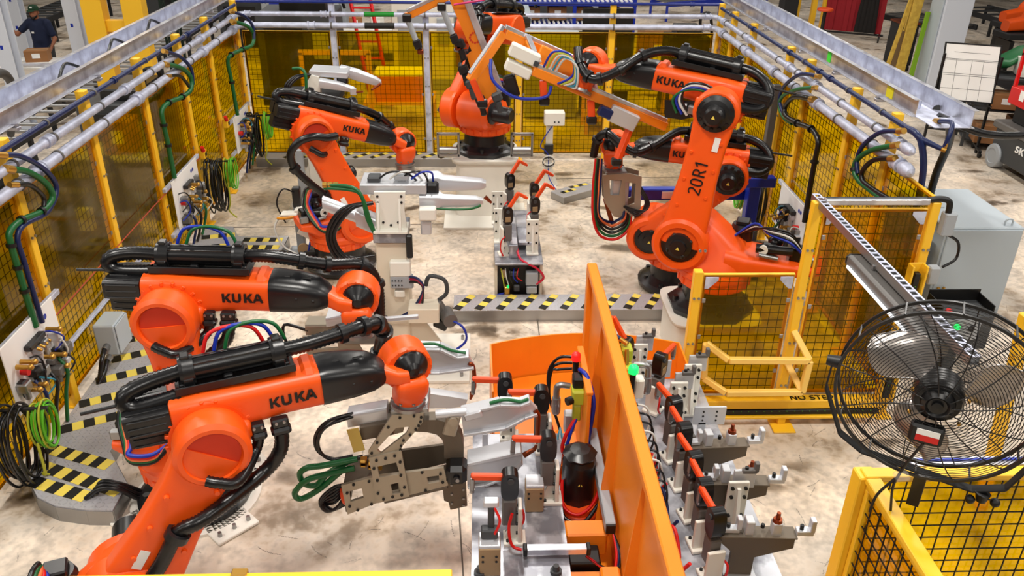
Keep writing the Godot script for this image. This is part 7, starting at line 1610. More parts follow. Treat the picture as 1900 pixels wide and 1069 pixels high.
	g = G.new(F); g.box(V(0.03, -0.50, -0.03), V(0.05, 0.20, 0.012), 0.002); part(o, "mount_stub", g, M.black)
	g = G.new(F); g.tube([V(-0.01, -0.18, 0.11), V(-0.04, -0.28, 0.10), V(-0.06, -0.37, 0.09), V(-0.07, -0.45, 0.09), V(-0.05, -0.60, 0.06), V(-0.04, -0.72, 0.05)], 0.006, 6, 5); part(o, "power_cord", g, M.ink)
	g = G.new(F); g.tube([V(-0.07, -0.40, 0.09), V(-0.12, -0.50, 0.10), V(-0.13, -0.60, 0.10)], 0.006, 6, 5); part(o, "power_cord", g, M.ink)
	g = G.new(F); g.box(V(-0.05, -0.38, 0.09), V(0.06, 0.05, 0.02), 0.008, Basis(Vector3.BACK, 0.5)); part(o, "cord_wrap", g, M.clear)

func front_fence():
	post(V(1.76, 0, -2.93), 2.1, 0.09, M.yellow, "yellow corner post of the front fence right under the fan", "front fence posts", V(0, 0, -1))
	fence_panel(V(1.81, 0, -2.93), V(3.4, 0, -2.93), 0.15, 2.08, "amber front fence panel running right from under the fan", "front fence panels", V(0, 0, 1))
	fence_panel(V(1.76, 0, -2.88), V(1.76, 0, -1.3), 0.15, 2.08, "amber front fence panel running toward the camera under the fan", "front fence panels", V(-1, 0, 0))
	var g = G.new(); g.bar(V(1.74, 2.095, -2.92), V(3.4, 2.095, -2.92), 0.07, 0.03, 0.004); solo("cap_rail", g, M.yellow, "flat yellow cap rail along the front fence top under the fan", "rail")
	g = G.new(); g.bar(V(1.77, 2.095, -2.88), V(1.77, 2.095, -1.3), 0.07, 0.03, 0.004); solo("cap_rail", g, M.yellow, "flat yellow cap rail coming toward the camera from under the fan", "rail")
	var o = thing("fence_profile", "aluminium profile lying behind the cap rail right of the fan", "profile", V(2.7, 2.02, -3.02))
	g = G.new(); g.bar(V(2.0, 2.06, -3.02), V(3.4, 2.06, -3.02), 0.06, 0.06, 0.006); part(o, "profile", g, M.alu)
	g = G.new(); g.bar(V(2.0, 2.094, -3.02), V(3.4, 2.094, -3.02), 0.014, 0.005); part(o, "groove", g, M.blue)
	o = thing("front_rail", "yellow top rail of the fence section nearest the camera, along the bottom edge", "rail", V(-2.0, 2.06, -2.34))
	g = G.new(); g.bar(V(-3.8, 2.09, -2.345), V(-0.12, 2.09, -2.345), 0.06, 0.06, 0.004); part(o, "rail", g, M.yellow)
	g = G.new(); g.box(V(-0.94, 2.115, -2.37), V(0.06, 0.03, 0.04), 0.004); part(o, "latch_plate", g, M.brass)
	for x in [-3.76, -2.4, -0.94]:
		g = G.new(); g.box(V(x, 1.03, -2.345), V(0.06, 2.06, 0.06), 0.004); part(o, "upright", g, M.yellow)

func cabinets():
	var o = thing("control_cabinet", "large pale grey control cabinet outside the gate's right corner", "cabinet", V(5.42, 0, -8.6))
	var g = G.new(); g.box(V(5.42, 0.56, -8.62), V(0.86, 1.06, 1.18), 0.012); part(o, "enclosure", g, M.cab)
	g = G.new(); g.box(V(5.42, 0.58, -8.02), V(0.82, 0.98, 0.02), 0.008); part(o, "door", g, M.cab)
	var dd = o.get_child(1)
	g = G.new(); g.box(V(5.20, 0.28, -8.006), V(0.12, 0.07, 0.004)); part(dd, "notice", g, M.paper)
	g = G.new()
	for x in [5.175, 5.225]: g.cyl(V(x, 0.28, -8.004), V(x, 0.28, -8.001), 0.016, 0.016, 10)
	part(dd, "pictogram", g, M.ink, "stuff")
	for q in [V(5.66, 1.09, -8.1), V(5.2, 1.09, -9.1)]:
		g = G.new(); g.tube([q, q + V(0, 0.05, 0), q + V(0.02, 0.07, 0), q + V(0.06, 0.07, 0), q + V(0.08, 0.05, 0), q + V(0.08, 0, 0)], 0.01, 8, 3); part(o, "lifting_eye", g, M.cab)
	g = G.new(); g.box(V(5.1, 1.095, -8.75), V(0.3, 0.01, 0.3), 0.002); part(o, "gland_plate", g, M.cab)
	for k in 2:
		g = G.new(); g.tube([V(5.05 + 0.06 * k, 0.34, -7.97), V(5.05 + 0.06 * k, 0.26, -7.93), V(5.04 + 0.06 * k, 0.1, -7.9), V(4.95, 0.02, -7.8)], 0.018, 8, 5); part(o, "supply_hose", g, M.green)
		g = G.new(); g.cyl(V(5.05 + 0.06 * k, 0.34, -7.98), V(5.05 + 0.06 * k, 0.40, -7.98), 0.02, 0.016, 8); part(o, "fitting", g, M.brass)
	g = G.new(); g.box(V(4.86, 0.5, -8.62), V(0.05, 1.0, 0.9), 0.01); solo("side_shroud", g, M.mount, "dark brown metal shroud on the left flank of the grey control cabinet", "shroud")
	o = thing("operator_station", "dark grey operator box with open top tray, red stop button and green lamp", "operator station", V(4.5, 0, -6.7))
	g = G.new(); g.box(V(4.52, 0.66, -6.72), V(0.50, 0.36, 0.32), 0.01); part(o, "box", g, M.dgrey)
	g = G.new(); g.box(V(4.52, 0.90, -6.875), V(0.50, 0.12, 0.012), 0.002); g.box(V(4.275, 0.88, -6.74), V(0.012, 0.09, 0.28), 0.002); g.box(V(4.765, 0.88, -6.74), V(0.012, 0.09, 0.28), 0.002); part(o, "tray", g, M.ink)
	g = G.new(); g.box(V(4.52, 0.24, -6.72), V(0.12, 0.48, 0.12), 0.006); g.box(V(4.52, 0.01, -6.72), V(0.4, 0.02, 0.4), 0.004); part(o, "stand", g, M.dgrey, "stuff")
	g = G.new(); g.box(V(4.48, 0.70, -6.555), V(0.34, 0.22, 0.012), 0.003); part(o, "button_panel", g, M.grey)
	g = G.new(); g.cyl(V(4.34, 0.84, -6.62), V(4.34, 0.88, -6.60), 0.035, 0.03, 14); part(o, "stop_button", g, M.red)
	g = G.new(); g.cyl(V(4.42, 0.74, -6.55), V(4.42, 0.74, -6.525), 0.028); part(o, "run_lamp", g, M.ledg)
	g = G.new(); g.cyl(V(4.56, 0.72, -6.55), V(4.56, 0.72, -6.53), 0.026); part(o, "key_switch", g, M.ink)
	g = G.new(); g.box(V(4.79, 0.74, -6.72), V(0.04, 0.08, 0.08), 0.008); part(o, "side_plug", g, M.ink)
	g = G.new(); g.bar(V(3.98, 0.0, -4.95), V(3.86, 1.75, -5.0), 0.08, 0.08, 0.006); solo("guard_post", g, M.yellow, "plain yellow post on the shop floor right of the fan", "post")
	o = thing("blue_stand", "bright blue steel stand with a long beam behind the two right robots", "stand", V(2.7, 0, -9.2))
	for q in [["upright", V(3.2, 0.65, -9.1), V(0.14, 1.3, 0.14)], ["foot", V(3.2, 0.12, -9.1), V(0.34, 0.24, 0.34)], ["beam", V(2.5, 1.0, -9.3), V(1.7, 0.14, 0.12)], ["upright", V(2.6, 0.48, -9.3), V(0.12, 0.96, 0.1)], ["arm", V(3.2, 1.28, -8.95), V(0.36, 0.12, 0.12)]]:
		g = G.new(); g.box(q[1], q[2], 0.01); part(o, q[0], g, M.blue)
	g = G.new(); g.box(V(2.22, 1.0, -9.235), V(0.13, 0.09, 0.004)); part(o, "sticker", g, M.paper)
	# wall of dark duct seen through the right fence
	g = G.new(); g.box(V(4.2, 0.5, -7.6), V(0.5, 1.0, 0.7), 0.01); solo("equipment_box", g, M.mount, "dark box outside the right fence, seen dimly through the amber panel", "cabinet")

# ---------------------------------------------------------------- the shop floor beyond
func column(label, x, z, w, m, tape = false):
	var o = thing("building_column", label, "column", V(x, 0, z))
	var g = G.new()
	for s in [-1, 1]: g.box(V(x, 4.2, z + s * w * 0.46), V(w, 8.4, w * 0.08), 0.004)
	g.box(V(x, 4.2, z), V(w * 0.08, 8.4, w * 0.9))
	part(o, "i_section", g, m)
	g = G.new(); g.box(V(x, 0.02, z), V(w * 1.7, 0.04, w * 1.7), 0.006); part(o, "base_plate", g, m)
	if tape:
		for y in [0.9, 1.5]:
			g = G.new(); g.box(V(x - 0.02, y, z + w * 0.5), V(0.05, 0.07, 0.004)); part(o, "tape_mark", g, M.blue)
	return o

func carton(label, p: Vector3, s: Vector3, turn = 0.0, group = "", m = null):
	var o = thing("carton", label, "box", p, group)
	var B = Basis(Vector3.UP, turn)
	var g = G.new(); g.box(p + V(0, s.y / 2, 0), s, 0.006, B); part(o, "box", g, m if m else M.carton)
	g = G.new(); g.box(p + V(0, s.y + 0.001, 0), V(s.x * 1.0, 0.002, 0.05), 0.0, B); part(o, "packing_tape", g, M.tan)
	g = G.new(); g.box(p + V(0, s.y * 0.55, 0) + B * V(0, 0, s.z / 2 + 0.001), V(s.x * 0.35, s.y * 0.4, 0.002), 0.0, B); part(o, "label", g, M.paper)
	return o

func bench(label, p: Vector3, w, d, h, top, frame, shelf = true):
	var o = thing("workbench", label, "workbench", p)
	var g = G.new(); g.box(p + V(0, h - 0.02, 0), V(w, 0.04, d), 0.004); part(o, "top", g, top)
	for sx in [-1, 1]:
		for sz in [-1, 1]:
			g = G.new(); g.box(p + V(sx * (w / 2 - 0.04), h / 2 - 0.02, sz * (d / 2 - 0.04)), V(0.06, h - 0.04, 0.06), 0.004); part(o, "leg", g, frame)
	if shelf:
		g = G.new(); g.box(p + V(0, 0.25, 0), V(w - 0.08, 0.03, d - 0.08), 0.003); part(o, "shelf", g, frame)
	return o

func roller_bed(label, a: Vector3, b: Vector3, w: float, frame, roll, n: int):
	# two side beams, legs and a row of rollers
	var o = thing("roller_conveyor", label, "conveyor", V((a.x + b.x) / 2, 0, (a.z + b.z) / 2))
	var d = (b - a).normalized(); var c = d.cross(Vector3.UP).normalized()
	for s in [-1, 1]:
		var g = G.new(); g.bar(a + c * s * w / 2, b + c * s * w / 2, 0.06, 0.14, 0.006); part(o, "side_beam", g, frame)
	var L = (b - a).length()
	for k in int(L / 2.0) + 1:
		for s in [-1, 1]:
			var p = a + d * minf(2.0 * k, L - 0.1) + c * s * w / 2
			var g = G.new(); g.box(V(p.x, a.y / 2, p.z), V(0.07, a.y, 0.07), 0.004); part(o, "leg", g, frame)
	for k in n:
		var p = a.lerp(b, (k + 0.5) / n) + V(0, 0.05, 0)
		var g = G.new(); g.cyl(p - c * w * 0.48, p + c * w * 0.48, 0.03, 0.03, 8); part(o, "roller", g, roll)
	return o

func machine(label, p: Vector3, s: Vector3, m, sd: int, trim = null):
	# a shop machine: plinth, body, hood, door, control box, pipe
	var o = thing("shop_machine", label, "machine", p)
	var rn = RandomNumberGenerator.new(); rn.seed = sd
	var t = trim if trim else M.dgrey
	var g = G.new(); g.box(p + V(0, s.y * 0.06, 0), V(s.x * 1.03, s.y * 0.12, s.z * 1.03), 0.01); part(o, "plinth", g, t)
	g = G.new(); g.box(p + V(0, s.y * 0.5, 0), V(s.x, s.y * 0.78, s.z), 0.02); part(o, "body", g, m)
	g = G.new(); g.box(p + V(s.x * rn.randf_range(-0.15, 0.15), s.y * 0.94, 0), V(s.x * 0.6, s.y * 0.12, s.z * 0.7), 0.02); part(o, "hood", g, t)
	g = G.new(); g.box(p + V(-s.x * 0.15, s.y * 0.5, s.z * 0.505), V(s.x * 0.5, s.y * 0.6, 0.02), 0.006); part(o, "door", g, t)
	g = G.new(); g.box(p + V(s.x * 0.33, s.y * 0.6, s.z * 0.55), V(s.x * 0.2, s.y * 0.25, s.z * 0.1), 0.01); part(o, "control_box", g, M.grey)
	g = G.new(); g.tube([p + V(s.x * 0.3, s.y * 0.95, 0), p + V(s.x * 0.3, s.y * 1.1, 0), p + V(s.x * 0.5, s.y * 1.12, 0), p + V(s.x * 0.6, s.y * 0.9, 0)], 0.03, 8, 5); part(o, "conduit", g, M.rubber)
	return o

func rack(label, p: Vector3, w, d, h, levels: int, m, turn = 0.0):
	var o = thing("shelf_rack", label, "shelving", p)
	var B = Basis(Vector3.UP, turn)
	for sx in [-1, 1]:
		for sz in [-1, 1]:
			var g = G.new(); g.box(p + B * V(sx * w / 2, h / 2, sz * d / 2), V(0.05, h, 0.05), 0.003, B); part(o, "upright", g, m)
	for k in levels:
		var g = G.new(); g.box(p + B * V(0, 0.12 + (h - 0.14) * k / maxf(levels - 1, 1), 0), V(w, 0.03, d), 0.003, B); part(o, "shelf", g, m)
	return o

func background():
	var o
	var g
	# left: columns, yellow frame, long roller beds, bench
	column("pale grey building column nearest the left edge of the view", -8.25, -15.1, 0.26, M.colw, true)
	column("pale grey building column with blue tape behind the standing worker", -10.6, -20.2, 0.26, M.colw, true)
	column("pale grey building column between the worker and the yellow frame", -7.95, -17.2, 0.26, M.colw, true)
	column("far pale grey building column beyond the yellow frame", -8.0, -25.5, 0.26, M.colw)
	o = thing("yellow_gantry", "tall yellow steel double column left of the cell", "gantry", V(-6.5, 0, -15.6))
	for q in [[-6.85, -15.7, 0.36], [-6.15, -15.7, 0.36]]:
		g = G.new(); g.box(V(q[0], 3.4, q[1] + 0.15), V(q[2], 6.8, 0.04), 0.006); g.box(V(q[0] - 0.12, 3.4, q[1]), V(0.08, 6.8, 0.3), 0.006); g.box(V(q[0] + 0.12, 3.4, q[1]), V(0.08, 6.8, 0.3), 0.006); part(o, "column", g, M.yellow)
		g = G.new(); g.box(V(q[0], 0.03, q[1]), V(0.6, 0.06, 0.6), 0.006); part(o, "base_plate", g, M.yellow)
	for y in [1.75, 3.6]:
		g = G.new(); g.box(V(-6.5, y, -15.7), V(0.5, 0.2, 0.16), 0.006); part(o, "cross_beam", g, M.yellow)
	o = thing("green_mast", "slim dark green lattice mast beyond the yellow column", "mast", V(-6.9, 0, -19.5))
	for q in [[-0.14, -0.1], [0.14, -0.1], [-0.14, 0.1], [0.14, 0.1]]:
		g = G.new(); g.box(V(-6.9 + q[0], 1.8, -19.5 + q[1]), V(0.05, 3.6, 0.05), 0.003); part(o, "upright", g, col(Color(0.05, 0.13, 0.09), 0.5))
	for k in 8:
		g = G.new(); g.bar(V(-7.04, 0.3 + 0.4 * k, -19.4), V(-6.76, 0.7 + 0.4 * k, -19.4), 0.03, 0.03); part(o, "brace", g, col(Color(0.05, 0.13, 0.09), 0.5))
	roller_bed("long dark roller conveyor running away behind the left cable tray", V(-7.42, 0.55, -11.0), V(-7.42, 0.55, -26.0), 0.6, M.matt, M.steel, 40)
	roller_bed("second dark roller conveyor beside the worker's bench", V(-11.4, 0.6, -13.0), V(-11.7, 0.6, -27.0), 0.8, M.matt, M.dgrey, 34)
	bench("dark framed bench with a white top in front of the standing worker", V(-8.9, 0, -16.9), 1.5, 0.9, 0.82, M.paper, M.black)
	carton("brown cardboard box on the bench in front of the worker", V(-8.75, 0.82, -17.05), V(0.42, 0.22, 0.3), 0.2)
	for k in 4:
		g = G.new(); g.bar(V(-9.4 + 0.2 * k, 0.84, -16.55 + 0.03 * k), V(-8.4 + 0.06 * k, 0.84, -16.72 + 0.05 * k), 0.03, 0.03, 0.004)
		solo("profile_offcut", g, M.alu, "loose aluminium profile on the worker's bench, %s" % ["leftmost of four", "second from left", "second from right", "rightmost of four"][k], "profile", "loose profiles on the worker's bench")
	hose("blue hose draped over the conveyor behind the left cable tray", [V(-8.2, 0.8, -16.0), V(-7.9, 0.95, -15.9), V(-7.4, 0.95, -15.7), V(-7.0, 0.8, -15.6)], 0.03, M.blue, false)
	hose("thick dark hose lying along the outer edge of the left cable tray", [V(-4.5, 2.60, -6.6), V(-4.55, 2.62, -7.6), V(-5.0, 2.5, -8.9), V(-5.8, 1.9, -10.5), V(-6.6, 1.0, -11.6)], 0.05, M.dgrey, false)
	for q in [[V(-4.05, 2.60, -9.6), 0], [V(-4.05, 2.60, -8.4), 1], [V(-4.05, 2.60, -10.8), 2]]:
		hose("black cable looping up out of the left cable tray, " + ["middle of three", "nearest of three", "farthest of three"][q[1]], [q[0] + V(0, 0, 0.25), q[0] + V(0, 0.09, 0.12), q[0] + V(-0.03, 0.10, -0.05), q[0] + V(0, 0.03, -0.22)], 0.016, M.rubber, false, "cables looping from the left tray")
	machine("dark grey machine at the far left behind the worker", V(-14.0, 0, -23.5), V(2.2, 2.2, 1.6), M.dgrey, 3)
	machine("black press at the far left beyond the tape-marked column", V(-9.0, 0, -25.0), V(1.5, 1.9, 1.4), M.matt, 4)
	machine("low dark machine between the worker and the yellow column", V(-5.9, 0, -23.0), V(1.6, 1.3, 1.3), M.dgrey, 5, M.black)
	rack("dark shelving far behind the yellow column", V(-5.6, 0, -26.5), 2.2, 0.8, 2.0, 4, M.matt)
	for k in 5: carton("brown carton on the far dark shelving, %s" % ["leftmost of five", "second from left", "middle one", "second from right", "rightmost of five"][k], V(-6.4 + 0.42 * k, 1.38, -26.5), V(0.34, 0.26, 0.4), 0.05 * k, "cartons on the far left shelving")
	carton("yellowish carton standing by the left edge behind the grey column", V(-9.6, 0, -15.4), V(0.8, 0.9, 0.8), 0.3, "", M.wood)
	# seen through the left fence: yellow guard frames and crates
	machine("dark machine outside the left fence nearest the camera, seen through the amber", V(-5.2, 0, -6.6), V(1.0, 1.45, 1.3), M.matt, 31)
	machine("dark machine outside the left fence near its far end, seen through the amber", V(-5.3, 0, -12.6), V(1.0, 1.5, 1.3), M.dgrey, 32, M.black)
	machine("low black unit outside the left fence behind the middle valve board", V(-5.0, 0, -9.9), V(0.9, 1.1, 1.0), M.matt, 33, M.black)
	machine("grey machine just outside the left fence, seen through the amber panels", V(-5.4, 0, -8.4), V(0.9, 1.5, 1.2), M.grey, 8)
	carton("brown carton outside the left fence near the far valve board", V(-4.9, 0.9, -11.2), V(0.4, 0.45, 0.4), 0.1)
	bench("low grey bench outside the left fence carrying a carton", V(-4.9, 0, -11.2), 1.0, 0.8, 0.9, M.grey, M.dgrey)
	# rear: benches, bins, racks, cabinets behind the rear fence
	o = thing("parts_bin", "orange plastic bin with folded white sheets on a stand, seen through the rear fence", "bin", V(-1.5, 0.55, -15.6))
	g = G.new(); g.prism([Vector2(-0.42, 0), Vector2(0.42, 0), Vector2(0.48, 0.45), Vector2(-0.48, 0.45)], Transform3D(Basis(), V(-1.5, 0.5, -15.6)), 0.7); part(o, "tub", g, M.fix)
	g = G.new(); g.box(V(-1.5, 0.97, -15.6), V(0.92, 0.06, 0.66), 0.02); part(o, "sheets", g, M.paper)
	bench("low yellow trestle under the orange bin behind the rear fence", V(-1.5, 0, -15.6), 1.3, 0.9, 0.5, M.yellow, M.yellow, false)
	o = thing("guard_stand", "yellow square tube frame standing behind the rear fence", "frame", V(-2.6, 0, -15.2))
	for q in [[V(-3.2, 0.7, -15.2), V(0.08, 1.4, 0.08)], [V(-2.0, 0.7, -15.2), V(0.08, 1.4, 0.08)], [V(-2.6, 1.4, -15.2), V(1.28, 0.08, 0.08)], [V(-2.6, 0.2, -15.2), V(1.28, 0.06, 0.06)]]:
		g = G.new(); g.box(q[0], q[1], 0.006); part(o, "tube", g, M.yellow)
	machine("tall dark machine behind the left end of the rear fence", V(-3.6, 0, -17.4), V(1.5, 2.0, 1.2), M.dgrey, 11, M.black)
	machine("white machine cabinet behind the middle of the rear fence", V(-1.2, 0, -18.6), V(1.3, 2.1, 1.1), M.white, 12, M.grey)
	machine("grey machine cabinet behind the rear robot", V(0.4, 0, -18.2), V(1.3, 1.9, 1.1), M.cab, 13, M.dgrey)
	o = thing("red_ladder", "red step ladder leaning among the machines behind the rear fence", "ladder", V(-2.4, 0, -17.2))
	for s in [-0.2, 0.2]:
		g = G.new(); g.bar(V(-2.45 + s, 2.35, -17.5), V(-2.0 + s, 0, -16.8), 0.05, 0.08, 0.006); part(o, "rail", g, M.red)
	for k in 7:
		g = G.new(); var p = V(-2.45, 2.35, -17.5).lerp(V(-2.0, 0, -16.8), (k + 0.7) / 7.6); g.box(p, V(0.4, 0.03, 0.08), 0.004); part(o, "rung", g, M.red)
	o = thing("pale_cabinet", "pale grey tool cabinet behind the slim white stand and the rear fence", "cabinet", V(1.35, 0, -16.2))
	g = G.new(); g.box(V(1.35, 0.85, -16.2), V(1.0, 1.6, 0.7), 0.01); part(o, "body", g, M.cab)
	for k in 4:
		g = G.new(); g.box(V(1.35, 0.3 + 0.36 * k, -15.84), V(0.94, 0.32, 0.02), 0.006); part(o, "drawer", g, M.grey)
	o = thing("black_screen", "wide black panel standing behind the rear fence right of the pale cabinet", "screen", V(2.4, 0, -16.1))
	g = G.new(); g.box(V(2.4, 1.1, -16.1), V(0.95, 1.9, 0.06), 0.01); part(o, "panel", g, M.ink)
	for x in [2.0, 2.8]:
		g = G.new(); g.box(V(x, 0.04, -16.1), V(0.08, 0.08, 0.6), 0.01); part(o, "foot", g, M.dgrey)
	o = thing("blue_flow_rack", "blue flow rack with rows of white rollers beyond the rear fence", "shelving", V(2.2, 0, -20.5))
	for x in [0.9, 2.2, 3.6]:
		g = G.new(); g.box(V(x, 1.1, -20.1), V(0.08, 2.2, 0.08), 0.004); part(o, "upright", g, M.blue)
	for y in [0.5, 1.0, 1.5]:
		g = G.new(); g.box(V(2.25, y, -20.4), V(2.8, 0.08, 0.7), 0.006); part(o, "shelf_beam", g, M.blue)
		g = G.new()
		for k in 24: g.cyl(V(0.95 + 0.112 * k, y + 0.06, -20.1), V(0.95 + 0.112 * k, y + 0.06, -20.6), 0.03, 0.03, 8)
		part(o, "roller", g, M.paper, "stuff")
	for k in 4: carton("brown carton on the blue flow rack, %s" % ["leftmost of four", "second from left", "second from right", "rightmost of four"][k], V(1.2 + 0.62 * k, 1.10, -20.5), V(0.42, 0.30, 0.4), 0.04 * k, "cartons on the blue flow rack")
	for q in [[V(0.5, 0, -19.6), V(0.7, 1.55, 0.6), "tall brown carton stack wrap behind the rear robot's arm"], [V(-0.3, 0, -20.6), V(0.6, 1.4, 0.6), "second tall brown carton left of the blue flow rack"], [V(3.9, 0, -18.8), V(0.7, 1.2, 0.6), "brown carton on the floor behind the right end of the rear fence"]]:
		carton(q[2], q[0], q[1], 0.1)
	machine("dark cabinet at the right end behind the rear fence", V(4.0, 0, -16.4), V(0.8, 1.7, 0.7), M.matt, 15, M.black)
	machine("grey and blue machine far beyond the rear fence on the left", V(-4.2, 0, -21.5), V(2.0, 1.9, 1.4), M.grey, 16, M.blue)
	machine("black machine far beyond the rear fence in the middle", V(-0.4, 0, -23.5), V(2.4, 1.9, 1.4), M.matt, 17, M.crimson)
	machine("white topped machine far beyond the rear fence", V(2.4, 0, -24.5), V(2.6, 1.7, 1.4), M.white, 18, M.dgrey)
	bench("grey bench right behind the rear fence with small parts", V(2.7, 0, -15.2), 1.6, 0.7, 0.85, M.grey, M.yellow)
	bench("long pale bench behind the left half of the rear fence", V(-2.6, 0, -20.2), 2.2, 0.8, 0.95, M.paper, M.dgrey)
	for k in 4: carton("small carton on the long pale bench behind the rear fence, %s" % ["leftmost and white", "brown, second from left", "white, second from right", "rightmost and brown"][k], V(-3.4 + 0.5 * k, 0.95, -20.2), V(0.3, 0.22, 0.3), 0.1 * k, "small cartons on the long pale bench", M.carton if k % 2 else M.white)
	roller_bed("blue roller conveyor at the top right beyond the tray", V(5.6, 0.5, -27.0), V(9.2, 0.5, -28.5), 0.9, M.blue, M.steel, 24)
	# right: column, carts, planks, whiteboard, shelves, lift
	o = thing("building_column", "broad blue-white building column behind the whiteboard", "column", V(10.3, 0, -18.6))
	g = G.new(); g.box(V(10.3, 4.2, -18.6), V(0.62, 8.4, 0.62), 0.012); part(o, "shaft", g, M.colw)
	g = G.new(); g.box(V(9.97, 4.2, -18.6), V(0.03, 8.4, 0.5), 0.006); part(o, "edge_channel", g, M.cab)
	o = thing("welding_screen", "crimson welding screen on castors with a jacket hung over it", "screen", V(10.5, 0, -24.0))
	var Bs = Basis(Vector3.UP, -0.45)
	var cs = V(10.55, 0, -24.0)
	g = G.new()
	for k in 12: g.box(cs + Bs * V(-0.72 + 0.13 * k, 0.95, 0.02 * sin(k * 1.9)), V(0.135, 1.5, 0.015), 0.004, Bs)
	part(o, "curtain", g, M.crimson)
	g = G.new(); g.box(cs + Bs * V(0, 1.72, 0), V(1.7, 0.05, 0.05), 0.006, Bs); g.box(cs + Bs * V(0, 0.16, 0), V(1.7, 0.05, 0.05), 0.006, Bs); part(o, "frame", g, M.black, "stuff")
	for x in [-0.75, 0.75]:
		for z in [-0.25, 0.25]:
			g = G.new(); g.cyl(cs + Bs * V(x, 0.08, z) - Bs.x * 0.02, cs + Bs * V(x, 0.08, z) + Bs.x * 0.02, 0.08); part(o, "castor", g, M.ink)
		g = G.new(); g.box(cs + Bs * V(x, 0.16, 0), V(0.05, 0.05, 0.6), 0.006, Bs); part(o, "cross_foot", g, M.black)
	o = thing("hanging_jacket", "black apron with a cream cloth hung over the crimson welding screen", "apron", cs + V(0.1, 0.2, 0.3))
	g = G.new()
	for k in 5: g.loft([[cs + Bs * V(0.18 + 0.08 * k, 1.45, 0.08), Bs.x * 0.05, Bs.z * 0.03, 2], [cs + Bs * V(0.14 + 0.10 * k, 0.8, 0.10 + 0.02 * (k % 2)), Bs.x * 0.065, Bs.z * 0.04, 2], [cs + Bs * V(0.12 + 0.11 * k, 0.22, 0.10), Bs.x * 0.07, Bs.z * 0.04, 2]], 10)
	part(o, "apron", g, col(Color(0.08, 0.065, 0.06), 0.9))
	g = G.new(); g.loft([[cs + Bs * V(0.40, 1.78, 0.02), Bs.x * 0.13, Bs.z * 0.06, 2], [cs + Bs * V(0.42, 1.55, 0.10), Bs.x * 0.2, Bs.z * 0.07, 2], [cs + Bs * V(0.45, 1.32, 0.13), Bs.x * 0.14, Bs.z * 0.03, 2]], 14); part(o, "cloth", g, M.cloth)
	o = thing("tool_cart", "black tool cart on castors between the crimson screen and the leaning boards", "cart", V(10.2, 0, -20.3))
	g = G.new(); g.box(V(10.2, 0.62, -20.3), V(0.42, 0.96, 0.6), 0.012); part(o, "body", g, M.matt)
	g = G.new(); g.box(V(10.2, 1.12, -20.3), V(0.46, 0.04, 0.64), 0.006); part(o, "top", g, M.copper)
	for x in [-0.16, 0.16]:
		for z in [-0.24, 0.24]:
			g = G.new(); g.cyl(V(10.18 + x, 0.07, -20.3 + z), V(10.22 + x, 0.07, -20.3 + z), 0.07); part(o, "castor", g, M.ink)
	g = G.new(); g.cyl(V(10.12, 1.14, -20.2), V(10.12, 1.34, -20.2), 0.05, 0.04); solo("bottle", g, M.steel, "small bottle standing on the black tool cart", "bottle")
	for q in [[V(9.25, 0, -18.9), V(9.62, 1.9, -19.1), 0.09, M.wood, "narrow pale yellow board leaning left of the others"], [V(9.40, 0, -19.05), V(9.66, 1.1, -19.2), 0.20, M.tan, "short brown board leaning among the yellow ones"], [V(9.55, 0, -18.8), V(9.78, 2.1, -19.05), 0.22, M.wood, "widest yellow board leaning toward the column"], [V(9.74, 0, -18.6), V(9.88, 1.6, -18.75), 0.10, col(Color(0.45, 0.62, 0.05), 0.6), "bright lime green board leaning beside the column"], [V(9.70, 0.0, -19.3), V(9.95, 2.6, -19.4), 0.18, M.wood, "tall yellow board behind the leaning ones"]]:
		g = G.new(); g.bar(q[0], q[1], q[2], 0.05, 0.006, V(0, 0, 1)); solo("leaning_board", g, q[3], q[4], "board", "boards leaning by the column")
	for q in [["black side panel unit with yellow posts at the top right", V(9.0, 0, -24.6), 0]]:
		o = thing("yellow_post_frame", "yellow machine frame with a black side panel left of the crimson screen", "frame", q[1])
		for x in [0.0, 0.45, 0.75]:
			g = G.new(); g.box(V(9.1 + x, 1.4, -24.6 + 0.2 * x), V(0.14, 2.8, 0.14), 0.006); part(o, "post", g, M.yellow)
		g = G.new(); g.box(V(8.8, 1.2, -24.5), V(0.4, 1.6, 0.5), 0.012); part(o, "side_panel", g, M.matt)
	o = thing("stool", "stool with a red-orange round seat beside the yellow posts", "stool", V(9.45, 0, -23.4))
	g = G.new(); g.lathe(V(9.45, 0.86, -23.4), V(0, 1, 0), [Vector2(0, 0), Vector2(0.2, 0), Vector2(0.22, 0.03), Vector2(0.2, 0.07), Vector2(0, 0.075)], 20); part(o, "seat", g, M.clampo)
	g = G.new(); g.cyl(V(9.45, 0.1, -23.4), V(9.45, 0.86, -23.4), 0.05); part(o, "stem", g, M.black)
	for k in 5:
		var a = TAU * k / 5
		g = G.new(); g.bar(V(9.45, 0.1, -23.4), V(9.45 + cos(a) * 0.28, 0.05, -23.4 + sin(a) * 0.28), 0.05, 0.04, 0.004); part(o, "leg", g, M.black)
	roller_bed("dark roller frame with bright rungs behind the black tool cart", V(12.1, 0.55, -24.8), V(12.9, 0.55, -22.6), 1.2, M.matt, M.steel, 9)
	roller_bed("second dark roller frame behind the column", V(15.2, 0.5, -26.5), V(16.2, 0.5, -19.0), 1.3, M.matt, M.dgrey, 12)
	bench("long black bench frame at the right edge behind the shelves", V(12.3, 0, -17.6), 2.2, 1.0, 0.9, M.black, M.matt)
